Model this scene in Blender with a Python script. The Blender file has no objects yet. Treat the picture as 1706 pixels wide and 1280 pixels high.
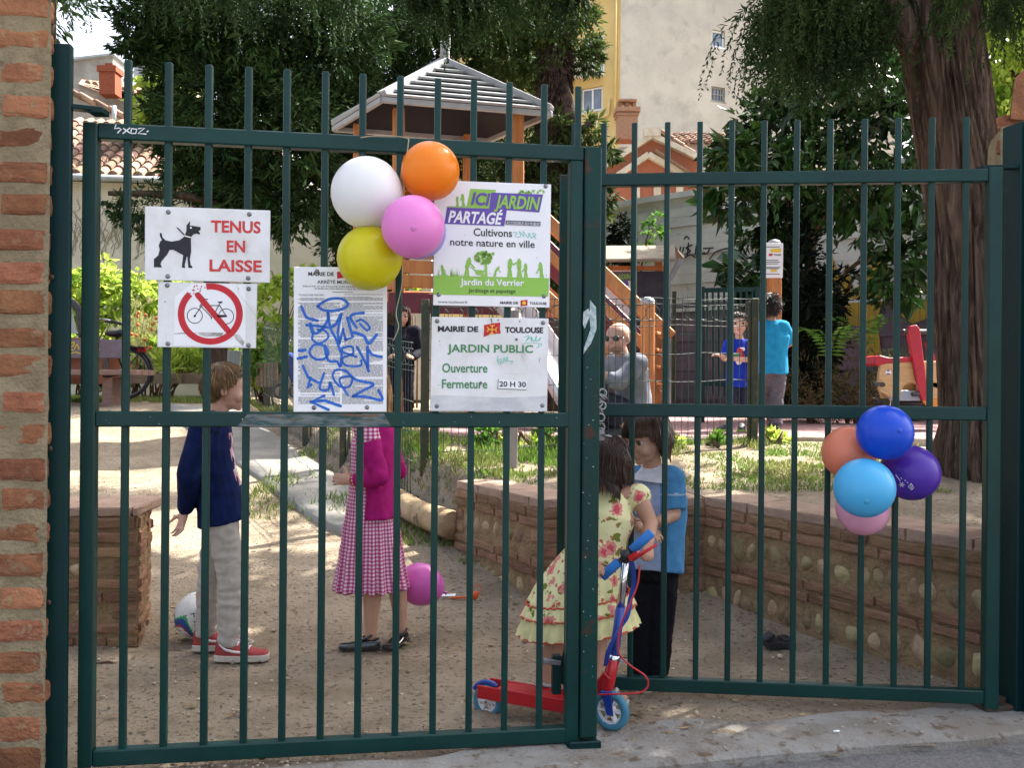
import bpy, bmesh, math, random
import numpy as np
from mathutils import Vector, Matrix, noise
R_ = math.radians
V = Vector
S = bpy.context.scene
COL = S.collection

# ------------------------------------------------------------------ camera, sky, sun, exposure
CAM_H, FPX, ROLL = 1.2, 1500.0, R_(0.5)
cd = bpy.data.cameras.new('camera'); cam = bpy.data.objects.new('camera', cd); COL.objects.link(cam)
cam.location = (0, 0, CAM_H); cam.rotation_euler = (R_(90), 0, 0)
cam.matrix_world = Matrix.Translation((0, 0, CAM_H)) @ Matrix.Rotation(R_(90), 4, 'X') @ Matrix.Rotation(ROLL, 4, 'Z')
cd.sensor_width = 36; cd.lens = 36 * FPX / 1706; cd.clip_start = 0.05; cd.clip_end = 1000
S.camera = cam
SUN = V((0.50, 0.38, 0.78)).normalized()
w = bpy.data.worlds.new('World'); S.world = w; w.use_nodes = True
sky = w.node_tree.nodes.new('ShaderNodeTexSky'); sky.sky_type = 'NISHITA'; sky.sun_disc = False
sky.sun_elevation = math.asin(SUN.z); sky.sun_rotation = math.atan2(SUN.x, SUN.y)
sky.air_density = 0.9; sky.dust_density = 6.0; sky.ozone_density = 0.4
bg = w.node_tree.nodes['Background']; bg.inputs['Strength'].default_value = 0.15
hz = w.node_tree.nodes.new('ShaderNodeHueSaturation'); hz.inputs['Saturation'].default_value = .6      # hazy, milky sky
w.node_tree.links.new(sky.outputs[0], hz.inputs['Color']); w.node_tree.links.new(hz.outputs[0], bg.inputs['Color'])
sd = bpy.data.lights.new('sun', 'SUN'); sd.energy = 5.0; sd.angle = R_(0.5); sd.color = (1, .95, .86)
sun = bpy.data.objects.new('sun', sd); COL.objects.link(sun); sun.rotation_euler = SUN.to_track_quat('Z', 'Y').to_euler()
S.view_settings.view_transform = 'Standard'; S.view_settings.look = 'None'; S.view_settings.gamma = 1
S.view_settings.exposure = 2.0

# ------------------------------------------------------------------ helpers
def P(px, py, d):
    "world point seen at photo pixel (px, py) at depth d"
    u, v = (px - 853) / FPX, (640 - py) / FPX
    c, s = math.cos(ROLL), math.sin(ROLL)
    return V((d * (u * c - v * s), d, CAM_H + d * (u * s + v * c)))

def C(h):
    "display hex -> linear rgb"
    def l(x):
        x /= 255
        return x / 12.92 if x <= .04045 else ((x + .055) / 1.055) ** 2.4
    return tuple(l(int(h[i:i + 2], 16)) for i in (0, 2, 4))

def lnk(nt, a, b): nt.links.new(a, b)

def mat(name, c1, c2=None, scale=6, detail=5, rough=.7, bump=0, bscale=40, metal=0, spec=.4, lo=.4, hi=.6, island=0,
        stretch=None, trans=0, sss=0, c3=None, s3=30, lo3=.62, hi3=.7, hue=0, coat=0, bstretch=None, attr=None, bdist=.02):
    m = bpy.data.materials.new(name); m.use_nodes = True
    nt = m.node_tree; b = nt.nodes['Principled BSDF']
    N = nt.nodes.new
    def cc(c): return C(c) if isinstance(c, str) else c
    tc = N('ShaderNodeTexCoord'); src = tc.outputs['Object']
    if attr:
        at = N('ShaderNodeAttribute'); at.attribute_name = attr; src = at.outputs['Vector']
    def coords(st):
        if not st: return src
        mp = N('ShaderNodeMapping'); mp.inputs['Scale'].default_value = st; lnk(nt, src, mp.inputs['Vector']); return mp.outputs[0]
    def nz(sc, st, det):
        n = N('ShaderNodeTexNoise'); n.inputs['Scale'].default_value = sc; n.inputs['Detail'].default_value = det
        n.inputs['Roughness'].default_value = .62; lnk(nt, coords(st), n.inputs['Vector']); return n.outputs['Fac']
    def ramp(f, a, bb):
        r = N('ShaderNodeMapRange'); r.inputs['From Min'].default_value = a; r.inputs['From Max'].default_value = bb
        lnk(nt, f, r.inputs['Value']); return r.outputs[0]
    def mix(f, a, bcol):
        x = N('ShaderNodeMix'); x.data_type = 'RGBA'
        if isinstance(f, float): x.inputs[0].default_value = f
        else: lnk(nt, f, x.inputs[0])
        for i, c in ((6, a), (7, bcol)):
            if isinstance(c, tuple): x.inputs[i].default_value = (*c, 1)
            else: lnk(nt, c, x.inputs[i])
        return x.outputs[2]
    col = cc(c1)
    if c2: col = mix(ramp(nz(scale, stretch, detail), lo, hi), col, cc(c2))
    if c3: col = mix(ramp(nz(s3, stretch, 4), lo3, hi3), col, cc(c3))
    if island or hue:
        g = N('ShaderNodeNewGeometry'); hs = N('ShaderNodeHueSaturation')
        r = N('ShaderNodeMapRange'); r.inputs['To Min'].default_value = 1 - island; r.inputs['To Max'].default_value = 1 + island
        lnk(nt, g.outputs['Random Per Island'], r.inputs['Value']); lnk(nt, r.outputs[0], hs.inputs['Value'])
        if hue:
            wn = N('ShaderNodeTexWhiteNoise'); wn.noise_dimensions = '1D'; lnk(nt, g.outputs['Random Per Island'], wn.inputs['W'])
            r2 = N('ShaderNodeMapRange'); r2.inputs['To Min'].default_value = .5 - hue; r2.inputs['To Max'].default_value = .5 + hue
            lnk(nt, wn.outputs['Value'], r2.inputs['Value']); lnk(nt, r2.outputs[0], hs.inputs['Hue'])
        if isinstance(col, tuple): hs.inputs['Color'].default_value = (*col, 1)
        else: lnk(nt, col, hs.inputs['Color'])
        col = hs.outputs[0]
    if isinstance(col, tuple): b.inputs['Base Color'].default_value = (*col, 1)
    else: lnk(nt, col, b.inputs['Base Color'])
    b.inputs['Roughness'].default_value = rough; b.inputs['Metallic'].default_value = metal
    b.inputs['Specular IOR Level'].default_value = spec
    if coat: b.inputs['Coat Weight'].default_value = coat; b.inputs['Coat Roughness'].default_value = .15
    if sss:
        b.inputs['Subsurface Weight'].default_value = sss; b.inputs['Subsurface Radius'].default_value = (.02, .01, .006); b.inputs['Subsurface Scale'].default_value = .5
    if bump:
        bp = N('ShaderNodeBump'); bp.inputs['Strength'].default_value = bump; bp.inputs['Distance'].default_value = bdist
        lnk(nt, nz(bscale, bstretch or stretch, 6), bp.inputs['Height']); lnk(nt, bp.outputs[0], b.inputs['Normal'])
    if trans:
        t = N('ShaderNodeBsdfTranslucent'); ms = N('ShaderNodeMixShader'); ms.inputs[0].default_value = trans
        if isinstance(col, tuple): t.inputs[0].default_value = (*col, 1)
        else: lnk(nt, col, t.inputs[0])
        lnk(nt, b.outputs[0], ms.inputs[1]); lnk(nt, t.outputs[0], ms.inputs[2])
        lnk(nt, ms.outputs[0], nt.nodes['Material Output'].inputs[0])
    return m

def tag(o, label=None, cat=None, group=None, kind=None):
    for k, x in (('label', label), ('category', cat), ('group', group), ('kind', kind)):
        if x: o[k] = x
    return o

def thing(name, label, cat, loc=(0, 0, 0), group=None):
    o = bpy.data.objects.new(name, None); COL.objects.link(o); o.empty_display_size = .1
    o.location = loc; return tag(o, label, cat, group)

def frame_of(d, up=V((0, 0, 1))):
    "rotation whose z axis is d"
    d = V(d).normalized()
    if abs(d.dot(up)) > .99: up = V((0, 1, 0))
    x = up.cross(d).normalized(); y = d.cross(x)
    return Matrix((x, y, d)).transposed()

class MB:
    def __init__(s): s.v, s.f, s.m, s.s = [], [], [], []
    def add(s, vs, fs, mi=0, sm=False):
        o = len(s.v); s.v += [tuple(x) for x in vs]; s.f += [tuple(i + o for i in f) for f in fs]
        s.m += [mi] * len(fs); s.s += [sm] * len(fs); return s
    def box(s, c, size, R=None, mi=0):
        c = V(c); hx, hy, hz = size[0] / 2, size[1] / 2, size[2] / 2
        vs = []
        for z in (-hz, hz):
            for x, y in ((-hx, -hy), (hx, -hy), (hx, hy), (-hx, hy)):
                q = V((x, y, z)); vs.append(c + (R @ q if R else q))
        return s.add(vs, [(3, 2, 1, 0), (4, 5, 6, 7), (0, 1, 5, 4), (1, 2, 6, 5), (2, 3, 7, 6), (3, 0, 4, 7)], mi)
    def beam(s, a, b, wx, wy, side=None, mi=0):
        "box from a to b, wx along side, wy across"
        a, b = V(a), V(b); d = (b - a); L = d.length; d.normalize()
        sd = V(side) if side else (V((0, 0, 1)).cross(d) if abs(d.z) < .95 else V((1, 0, 0)))
        sd = (sd - d * sd.dot(d)).normalized(); t = d.cross(sd)
        return s.box((a + b) / 2, (wx, wy, L), Matrix((sd, t, d)).transposed(), mi)
    def etube(s, pts, rx, ry, side=None, n=10, cap=True, mi=0, sm=True):
        pts = [V(p) for p in pts]; k = len(pts); vs, fs = [], []
        pv = None
        for i, p in enumerate(pts):
            t = (pts[min(i + 1, k - 1)] - pts[max(i - 1, 0)])
            t = t.normalized() if t.length > 1e-9 else V((0, 0, 1))
            if side is not None: a = V(side)
            elif pv is not None: a = pv
            else: a = V((1, 0, 0)) if abs(t.x) < .8 else V((0, 1, 0))
            a = a - t * a.dot(t)
            if a.length < 1e-5: a = V((0, 1, 0)) - t * t.y
            a.normalize(); pv = a; b = t.cross(a)
            x = rx[i] if hasattr(rx, '__len__') else rx; y = ry[i] if hasattr(ry, '__len__') else ry
            for j in range(n):
                q = 2 * math.pi * j / n; vs.append(p + a * (x * math.cos(q)) + b * (y * math.sin(q)))
        for i in range(k - 1):
            for j in range(n):
                j2 = (j + 1) % n; fs.append((i * n + j, i * n + j2, (i + 1) * n + j2, (i + 1) * n + j))
        if cap: fs += [tuple(range(n - 1, -1, -1)), tuple(range((k - 1) * n, k * n))]
        return s.add(vs, fs, mi, sm)
    def tube(s, pts, r, n=8, cap=True, mi=0, sm=True): return s.etube(pts, r, r, None, n, cap, mi, sm)
    def sph(s, c, r, nu=14, nv=9, R=None, mi=0, sm=True):
        c = V(c); r = (r, r, r) if not hasattr(r, '__len__') else r
        vs = []; fs = []
        def put(q): vs.append(c + (R @ q if R else q))
        put(V((0, 0, r[2])))
        for i in range(1, nv):
            t = math.pi * i / nv
            for j in range(nu):
                q = 2 * math.pi * j / nu
                put(V((r[0] * math.sin(t) * math.cos(q), r[1] * math.sin(t) * math.sin(q), r[2] * math.cos(t))))
        put(V((0, 0, -r[2])))
        for j in range(nu): fs.append((0, 1 + j, 1 + (j + 1) % nu))
        for i in range(nv - 2):
            for j in range(nu):
                a = 1 + i * nu; b = a + nu; j2 = (j + 1) % nu; fs.append((a + j, b + j, b + j2, a + j2))
        e = len(vs) - 1; a = 1 + (nv - 2) * nu
        for j in range(nu): fs.append((e, a + (j + 1) % nu, a + j))
        return s.add(vs, fs, mi, sm)
    def cap(s, a, b, ra, rb=None, n=10, mi=0):
        "tapered capsule"
        rb = ra if rb is None else rb; a, b = V(a), V(b)
        s.tube([a, b], [ra, rb], n, True, mi); s.sph(a, ra, n, 7, None, mi); s.sph(b, rb, n, 7, None, mi); return s
    def lathe(s, prof, c, R=None, n=20, mi=0, sm=True, cap=True):
        vs, fs = [], []; c = V(c)
        for r, z in prof:
            for j in range(n):
                q = 2 * math.pi * j / n; p = V((r * math.cos(q), r * math.sin(q), z)); vs.append(c + (R @ p if R else p))
        for i in range(len(prof) - 1):
            for j in range(n):
                j2 = (j + 1) % n; fs.append((i * n + j, i * n + j2, (i + 1) * n + j2, (i + 1) * n + j))
        if cap: fs += [tuple(range(n - 1, -1, -1)), tuple(range((len(prof) - 1) * n, len(prof) * n))]
        return s.add(vs, fs, mi, sm)
    def prism(s, poly, ext, mi=0):
        n = len(poly); poly = [V(p) for p in poly]; ext = V(ext)
        vs = poly + [p + ext for p in poly]
        fs = [tuple(range(n - 1, -1, -1)), tuple(range(n, 2 * n))] + [(i, (i + 1) % n, n + (i + 1) % n, n + i) for i in range(n)]
        return s.add(vs, fs, mi)
    def ring(s, c, R, r, t, n=28, k=6, mi=0, a0=0, a1=2 * math.pi):
        c = V(c); full = abs(a1 - a0 - 2 * math.pi) < 1e-6; m = n if full else n + 1
        pts = []
        for i in range(m):
            q = a0 + (a1 - a0) * i / n; pts.append((math.cos(q), math.sin(q)))
        vs, fs = [], []
        for x, y in pts:
            for j in range(k):
                q = 2 * math.pi * j / k; rr = r + t * math.cos(q)
                vs.append(c + R @ V((x * rr, y * rr, t * math.sin(q))))
        for i in range(n if full else n):
            i2 = (i + 1) % m
            for j in range(k): fs.append((i * k + j, i2 * k + j, i2 * k + (j + 1) % k, i * k + (j + 1) % k))
        return s.add(vs, fs, mi, True)
    def build(s, name, mats, parent=None, bevel=0, label=None, kind=None, seg=1):
        off = parent.location.copy() if parent is not None else V((0, 0, 0))
        if parent is not None and parent.parent is not None: off += parent.parent.location
        if parent is not None and parent.get('absolute_off'): off = V(parent['absolute_off'])
        me = bpy.data.meshes.new(name)
        a = np.array(s.v, dtype=np.float64).reshape(-1, 3) - np.array(off)
        me.from_pydata(a.tolist(), [], s.f)
        for x in (mats if isinstance(mats, (list, tuple)) else [mats]): me.materials.append(x)
        me.polygons.foreach_set('material_index', s.m); me.polygons.foreach_set('use_smooth', s.s)
        if bevel:
            bm = bmesh.new(); bm.from_mesh(me); bm.normal_update()
            es = [e for e in bm.edges if len(e.link_faces) == 2 and e.calc_face_angle(0) > .6]
            bmesh.ops.bevel(bm, geom=es, offset=bevel, segments=seg, affect='EDGES', profile=.5, clamp_overlap=True)
            bm.to_mesh(me); bm.free()
        me.update()
        o = bpy.data.objects.new(name, me); COL.objects.link(o)
        if parent is not None: o.parent = parent
        if label: o['label'] = label
        if kind: o['kind'] = kind
        return o

def top(mb, name, mats, label, cat, group=None, **k):
    "a thing that is a single mesh"
    return tag(mb.build(name, mats, **k), label, cat, group)

def copy_tree(o, loc, label=None, parent=None):
    c = o.copy(); COL.objects.link(c)
    if parent is not None: c.parent = parent
    else: c.location = loc
    if label: c['label'] = label
    for ch in list(o.children): copy_tree(ch, None, None, c)
    return c

def npmesh(name, v, f, mats, parent=None, smooth=False, mi=None):
    "fast mesh from numpy quads"
    off = np.array(parent.location) if parent is not None else np.zeros(3)
    me = bpy.data.meshes.new(name); k = f.shape[1]
    me.vertices.add(len(v)); me.vertices.foreach_set('co', (v - off).astype(np.float32).ravel())
    me.loops.add(f.size); me.loops.foreach_set('vertex_index', f.astype(np.int32).ravel())
    me.polygons.add(len(f)); me.polygons.foreach_set('loop_start', np.arange(0, f.size, k, dtype=np.int32))
    for x in (mats if isinstance(mats, (list, tuple)) else [mats]): me.materials.append(x)
    if mi is not None: me.polygons.foreach_set('material_index', mi.astype(np.int32))
    me.polygons.foreach_set('use_smooth', np.full(len(f), smooth))
    me.update(calc_edges=True); me.validate()
    o = bpy.data.objects.new(name, me); COL.objects.link(o)
    if parent is not None: o.parent = parent
    return o

rng = np.random.default_rng(7)
def unit(a): return a / np.maximum(np.linalg.norm(a, axis=1, keepdims=True), 1e-9)

def leafquads(p, d, L, W, fold=.25):
    "kite shaped leaves at p pointing along d"
    n = len(p); d = unit(d); r = unit(np.cross(d, rng.normal(size=(n, 3)))); nn = np.cross(d, r)
    L = np.asarray(L).reshape(-1, 1) * np.ones((n, 1)); W = np.asarray(W).reshape(-1, 1) * np.ones((n, 1))
    a = p; b = p + d * L * .45 + r * W * .5 + nn * W * fold; c = p + d * L; e = p + d * L * .45 - r * W * .5 + nn * W * fold
    v = np.stack([a, b, c, e], 1).reshape(-1, 3); f = np.arange(4 * n).reshape(n, 4)
    return v, f

def blob_leaves(blobs, per, L, W, droop=.2, out=.8, clump=26, shell=.55, cs_k=.13):
    "blobs: (centre, (rx,ry,rz)); leaves gathered in clumps through each blob's volume"
    PS, DS = [], []
    for c, r in blobs:
        c = np.array(c); r = np.array(r); area = (r[0] * r[2] + r[0] * r[1] + r[1] * r[2]) / 3
        nc = max(4, int(per * area / clump))
        d = unit(rng.normal(size=(nc, 3))); rad = shell + (1 - shell) * rng.random((nc, 1)) ** .6
        rad *= 1 + .12 * rng.normal(size=(nc, 1))
        cc = c + d * r * rad; cs = cs_k * np.cbrt(r.prod()) * (.6 + .9 * rng.random(nc))
        idx = np.repeat(np.arange(nc), clump); m = len(idx)
        off = rng.normal(size=(m, 3)) * cs[idx, None] * np.array([1, 1, .6])
        PS.append(cc[idx] + off); DS.append(out * d[idx] + .5 * unit(off + 1e-6) + rng.normal(size=(m, 3)) * .45 - np.array([0, 0, droop]))
    p = np.concatenate(PS); d = np.concatenate(DS); n = len(p); k = .6 + .8 * rng.random(n)
    return leafquads(p, d, L * k, W * k)

def pb(px, py, d, rx, ry, rd=None):
    "blob given by its place in the garden (seen pixel, depth) and its size in photo pixels at that depth"
    k = d / FPX; c = P(px, py, d); return (tuple(c), (rx * k, (rd if rd else (rx + ry) / 2) * k, ry * k))

# ------------------------------------------------------------------ terrain
BND = [(1.97, 3.36), (1.04, 4.86), (.2, 4.72), (-.343, 5.6), (-.82, 6.3), (-2.05, 8.6), (-3.2, 10.8), (-4.2, 14)]
REG = BND + [(-4.2, 90), (90, 90), (90, 5), (2.6, 3.5)]
def inreg(x, y, poly=REG):
    ins = np.zeros(np.shape(x), bool); n = len(poly)
    for i in range(n):
        x1, y1 = poly[i]; x2, y2 = poly[(i + 1) % n]
        c = ((y1 > y) != (y2 > y)) & (x < (x2 - x1) * (y - y1) / ((y2 - y1) if y2 != y1 else 1e-9) + x1); ins ^= c
    return ins
def bdist(x, y):
    best = np.full(np.shape(x), 1e9)
    for (x1, y1), (x2, y2) in zip(BND[:-1], BND[1:]):
        dx, dy = x2 - x1, y2 - y1; t = np.clip(((x - x1) * dx + (y - y1) * dy) / (dx * dx + dy * dy), 0, 1)
        best = np.minimum(best, np.hypot(x - x1 - t * dx, y - y1 - t * dy))
    return best
def T(x, y):
    x = np.asarray(x, float); y = np.asarray(y, float)
    gl = .123 * np.clip(y - 4.2, 0, 7.3); bz = .50 + .25 * np.clip((y - 4.4) / 2.8, 0, 1)
    sd = np.where(inreg(x, y), bdist(x, y), -1); wgt = np.clip((sd - .09) / .13, 0, 1); wgt = wgt * wgt * (3 - 2 * wgt)
    return gl * (1 - wgt) + np.maximum(bz, np.where(y > 11, gl - .12, 0)) * wgt
def tz(x, y): return float(T(np.array([x]), np.array([y]))[0])
def on_ground(px, py, lift=0):
    d = 2.0
    while d < 60:
        q = P(px, py, d)
        if q.z <= tz(q.x, q.y): return V((q.x, q.y, tz(q.x, q.y) + lift))
        d += .01
    return q
FL = lambda x: 2.835 + .2127 * (x - .429)      # kerb line along the street

# ------------------------------------------------------------------ lettering, made once while the scene is small
_txt = {}
def text_geo(body, bold=0.0):
    key = (body, bold)
    if key in _txt: return _txt[key]
    cu = bpy.data.curves.new('lettering', 'FONT'); cu.body = body; cu.offset = bold; cu.resolution_u = 3
    o = bpy.data.objects.new('lettering', cu); COL.objects.link(o)
    dg = bpy.context.evaluated_depsgraph_get(); me = bpy.data.meshes.new_from_object(o.evaluated_get(dg))
    v = np.array([x.co for x in me.vertices]); f = [tuple(p.vertices) for p in me.polygons]
    bpy.data.objects.remove(o); bpy.data.meshes.remove(me); bpy.data.curves.remove(cu)
    _txt[key] = (v, f); return v, f

class Face:
    "a flat board: maps photo pixels to points on its front plane"
    def __init__(s, p0, n): s.p0 = V(p0); s.n = V(n).normalized()
    def pt(s, px, py, lift=0):
        e = V((0, 0, CAM_H)); d = P(px, py, 1.0) - e; q = s.p0 + s.n * lift
        return e + d * ((q - e).dot(s.n) / d.dot(s.n))
    def quadmap(s, c, lift):
        "bilinear map of the unit square on the px corners bl, br, tr, tl"
        q = [s.pt(*x, lift) for x in c]
        return lambda u, v: (q[0] * (1 - u) + q[1] * u) * (1 - v) + (q[3] * (1 - u) + q[2] * u) * v
    def text(s, mb, body, bl, br, h, bold=.0, lift=.003, shear=0, mi=0):
        "text fitted to width bl-br with cap height h (photo pixels)"
        v, f = text_geo(body, bold)
        x0, x1 = v[:, 0].min(), v[:, 0].max()
        caph = text_geo('H', bold)[0][:, 1].max()
        a, b = s.pt(*bl, lift), s.pt(*br, lift); ux = b - a
        up = s.pt(bl[0] + shear * h, bl[1] - h, lift) - a
        out = [a + ux * ((x - x0) / (x1 - x0)) + up * (y / caph) for x, y, z in v]
        mb.add(out, f, mi)
    def poly(s, mb, pts, lift=.002, mi=0):
        mb.add([s.pt(x, y, lift) for x, y in pts], [tuple(range(len(pts) - 1, -1, -1))], mi)
    def disc(s, mb, c, r, lift=.002, mi=0, n=20): s.poly(mb, [(c[0] + r * math.cos(2 * math.pi * i / n), c[1] + r * math.sin(2 * math.pi * i / n)) for i in range(n)], lift, mi)
    def annulus(s, mb, c, r0, r1, lift=.002, mi=0, a0=0, a1=360, n=48, sy=1):
        vs, fs = [], []
        for i in range(n + 1):
            q = R_(a0 + (a1 - a0) * i / n)
            for r in (r0, r1): vs.append(s.pt(c[0] + r * math.cos(q), c[1] + sy * r * math.sin(q), lift))
        for i in range(n): fs.append((2 * i, 2 * i + 1, 2 * i + 3, 2 * i + 2))
        mb.add(vs, fs, mi)
    def stroke(s, mb, pts, wd, lift=.002, mi=0, smooth=True, taper=.0):
        "flat brush stroke along px points"
        if smooth and len(pts) > 2: pts = spline(pts, 6)
        n = len(pts); L, Rr = [], []
        for i in range(n):
            a = pts[max(i - 1, 0)]; b = pts[min(i + 1, n - 1)]; dx, dy = b[0] - a[0], b[1] - a[1]; l = math.hypot(dx, dy) or 1
            k = wd / 2 * (1 - taper * i / max(n - 1, 1)); L.append((pts[i][0] - dy / l * k, pts[i][1] + dx / l * k)); Rr.append((pts[i][0] + dy / l * k, pts[i][1] - dx / l * k))
        vs = [s.pt(*q, lift) for q in L] + [s.pt(*q, lift) for q in Rr]
        mb.add(vs, [(i, i + 1, n + i + 1, n + i) for i in range(n - 1)], mi)
        s.disc(mb, pts[0], wd / 2, lift + .0002, mi, 8); s.disc(mb, pts[-1], wd / 2 * (1 - taper), lift + .0002, mi, 8)

def spline(pts, k=8):
    out = []; n = len(pts)
    for i in range(n - 1):
        p0, p1, p2, p3 = (np.array(pts[max(i - 1, 0)], float), np.array(pts[i], float), np.array(pts[i + 1], float), np.array(pts[min(i + 2, n - 1)], float))
        for j in range(k):
            t = j / k; out.append(tuple(.5 * (2 * p1 + (p2 - p0) * t + (2 * p0 - 5 * p1 + 4 * p2 - p3) * t * t + (3 * p1 - p0 - 3 * p2 + p3) * t ** 3)))
    out.append(tuple(float(x) for x in pts[-1])); return out
# ------------------------------------------------------------------ materials of the setting
m_dirt = mat('dirt', (.30, .245, .18), (.215, .172, .122), 3.2, 8, .95, .9, 55, spec=.1, c3=(.14, .10, .07), s3=38, lo3=.56, hi3=.64)
m_asph = mat('asphalt', (.115, .112, .112), (.18, .175, .17), 90, 4, .9, .5, 220, spec=.2, c3=(.09, .09, .095), s3=4)
m_conc = mat('concrete', (.29, .28, .26), (.21, .19, .165), 4, 9, .9, .7, 70, spec=.15, c3=(.14, .105, .075), s3=17, lo3=.55, hi3=.66)
m_path = mat('path_concrete', (.25, .24, .215), (.19, .18, .16), 4, 7, .9, .4, 120, spec=.2)
m_play = mat('rubber_surface', (.27, .165, .165), (.23, .14, .145), 60, 3, .95, .3, 200, spec=.15)
m_kerb = mat('kerb_stone', (.48, .40, .33), (.36, .28, .22), 6, 6, .9, .4, 60, spec=.2)
m_gate = mat('gate_paint', (.0016, .034, .029), (.0013, .027, .0245), 5, 4, .40, .06, 30, spec=.3, c3=(.008, .036, .032), s3=18, lo3=.66, hi3=.75)
m_gate2 = mat('gate_paint_rusty', (.002, .034, .029), (.006, .030, .025), 6, 5, .45, .1, 40, spec=.22, c3=(.055, .024, .014), s3=9, lo3=.60, hi3=.68)
m_post = mat('post_paint', (.001, .019, .021), (.0009, .022, .0215), 4, 5, .45, .1, 20, spec=.2, c3=(.012, .035, .038), s3=26, lo3=.70, hi3=.74)
m_brick = mat('old_brick', (.36, .155, .08), (.24, .10, .056), 9, 8, .92, 1.0, 60, spec=.1, island=.28, hue=.007, c3=(.32, .21, .12), s3=22, lo3=.56, hi3=.68)
m_mortar = mat('mortar', (.33, .265, .165), (.25, .195, .12), 14, 8, .95, 1.0, 60, spec=.1, c3=(.18, .14, .09), s3=24, lo3=.62, hi3=.7)
m_brick2 = mat('thin_brick', (.33, .195, .12), (.24, .14, .088), 8, 7, .92, .9, 60, spec=.12, island=.22, hue=.012, c3=(.20, .15, .10), s3=14, stretch=(1, 1, 3))
m_mortar2 = mat('earth_mortar', (.30, .21, .12), (.225, .155, .088), 12, 8, .95, 1.0, 50, spec=.1)
m_cobble = mat('river_cobble', (.36, .285, .165), (.24, .185, .105), 14, 6, .85, .6, 60, spec=.15, island=.42, hue=.03)
m_cap = mat('wall_top', (.36, .25, .19), (.29, .20, .15), 7, 7, .9, .5, 60, spec=.15)
m_steel = mat('steel', (.26, .26, .27), (.18, .18, .19), 20, 4, .45, .1, 60, metal=.9)
m_rust = mat('dark_iron', (.05, .045, .04), (.10, .06, .04), 15, 5, .6, .3, 60, metal=.4)

# ------------------------------------------------------------------ ground sheets
def axis(a, lo, hi, step, b, g=1.25):
    "fine between lo and hi, growing outside"
    xs = list(np.arange(lo, hi + 1e-6, step)); s = step; x = hi
    while x < b: s *= g; x += s; xs.append(x)
    s = step; x = lo; pre = []
    while x > a: s *= g; x -= s; pre.append(x)
    return np.array(pre[::-1] + xs)
def sheet(name, xs, ys, zf, m, keep=None):
    X, Y = np.meshgrid(xs, ys); Z = zf(X, Y); v = np.stack([X, Y, Z], -1).reshape(-1, 3); nx = len(xs)
    i, j = np.meshgrid(np.arange(nx - 1), np.arange(len(ys) - 1)); a = (j * nx + i).ravel()
    f = np.stack([a, a + 1, a + nx + 1, a + nx], 1)
    if keep is not None: f = f[keep(v[f].mean(1))]
    o = npmesh(name, v, f, m, smooth=True); o['kind'] = 'structure'; return o
def wob(X, Y, amp=.012, k=2.3):
    return amp * (np.sin(X * k + 1.3 * np.sin(Y * 1.7)) * np.cos(Y * k * .8 + X) + .6 * np.sin(X * 7.1 + Y * 5.3) * np.sin(Y * 6.7))
sheet('ground', axis(-90, -5, 5, .07, 90), axis(1.5, 2.4, 11.6, .07, 95), lambda X, Y: T(X, Y) + wob(X, Y) - .02 * np.clip((FL(X) + .25 - Y) / .1, 0, 1), m_dirt, lambda c: c[:, 1] > FL(c[:, 0]) + .02)
sheet('street', axis(-90, -4, 4, .25, 90), axis(-60, -2, 3.6, .1, 25), lambda X, Y: -.03 + .004 * np.sin(X * 3) * np.sin(Y * 2) + 0 * X, m_asph, lambda c: c[:, 1] < FL(c[:, 0]) + .08)
mb = MB(); n = 70
xs = np.linspace(-12, 12, 24 * 12)
prof = lambda x: (FL(x) + .012 * math.sin(x * 9) * math.sin(x * 3.1), FL(x) + .215 + .03 * math.sin(x * 4.3) + .02 * math.sin(x * 11 + 1) + (.10 if x > .1 else .10 * max(0, min(1, (x + .3) / .4))) * (1 if x < 1.3 else .7))
vs, fs = [], []
for x in xs:
    a, b = prof(x); vs += [(x, a, -.1), (x, a, -.002), (x, a + .012, .010 + .003 * math.sin(x * 17)), (x, b - .02, .012 + .002 * math.sin(x * 13)), (x, b, -.015)]
for i in range(len(xs) - 1):
    for j in range(4): fs.append((i * 5 + j, (i + 1) * 5 + j, (i + 1) * 5 + j + 1, i * 5 + j + 1))
mb.add(vs, fs, 0, False); mb.build('pavement', m_conc, kind='structure')

def BX(y):
    "x of the bank edge at depth y"
    return float(np.interp(y, [4.72, 5.6, 6.3, 8.6, 10.8, 14], [.2, -.343, -.82, -2.05, -3.2, -4.2]))
# concrete path climbing beside the wire fence
mb = MB(); Lp = spline([(-1.02, 5.80), (-1.42, 6.3), (-2.2, 7.6), (-3.2, 9.2), (-4.4, 11.4)], 12); Rp = spline([(-.74, 6.0), (-.90, 6.36), (-1.45, 7.45), (-2.1, 8.62), (-3.3, 11.0)], 12); vs, fs = [], []
for i, (a, b) in enumerate(zip(Lp, Rp)):
    for q in (0, .33, .66, 1): x, y = a[0] * (1 - q) + b[0] * q, a[1] * (1 - q) + b[1] * q; vs.append((x, y, tz(-1.5 + min(x, -1.5) * 0 + min(x, BX(y) - .05) + 1.5, y) + .035 + .004 * math.sin(i * .9 + q * 5)))
    if i: 
        for q in range(3): o = i * 4 + q; fs.append((o - 4, o - 3, o + 1, o))
n0 = len(vs); vs += [(x, y, z - .12) for x, y, z in vs[::4]]
for i in range(len(Lp) - 1): fs.append((n0 + i, i * 4, i * 4 + 4, n0 + i + 1))
mb.add(vs, fs, 0, True); mb.build('path', m_path, kind='structure')
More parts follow.
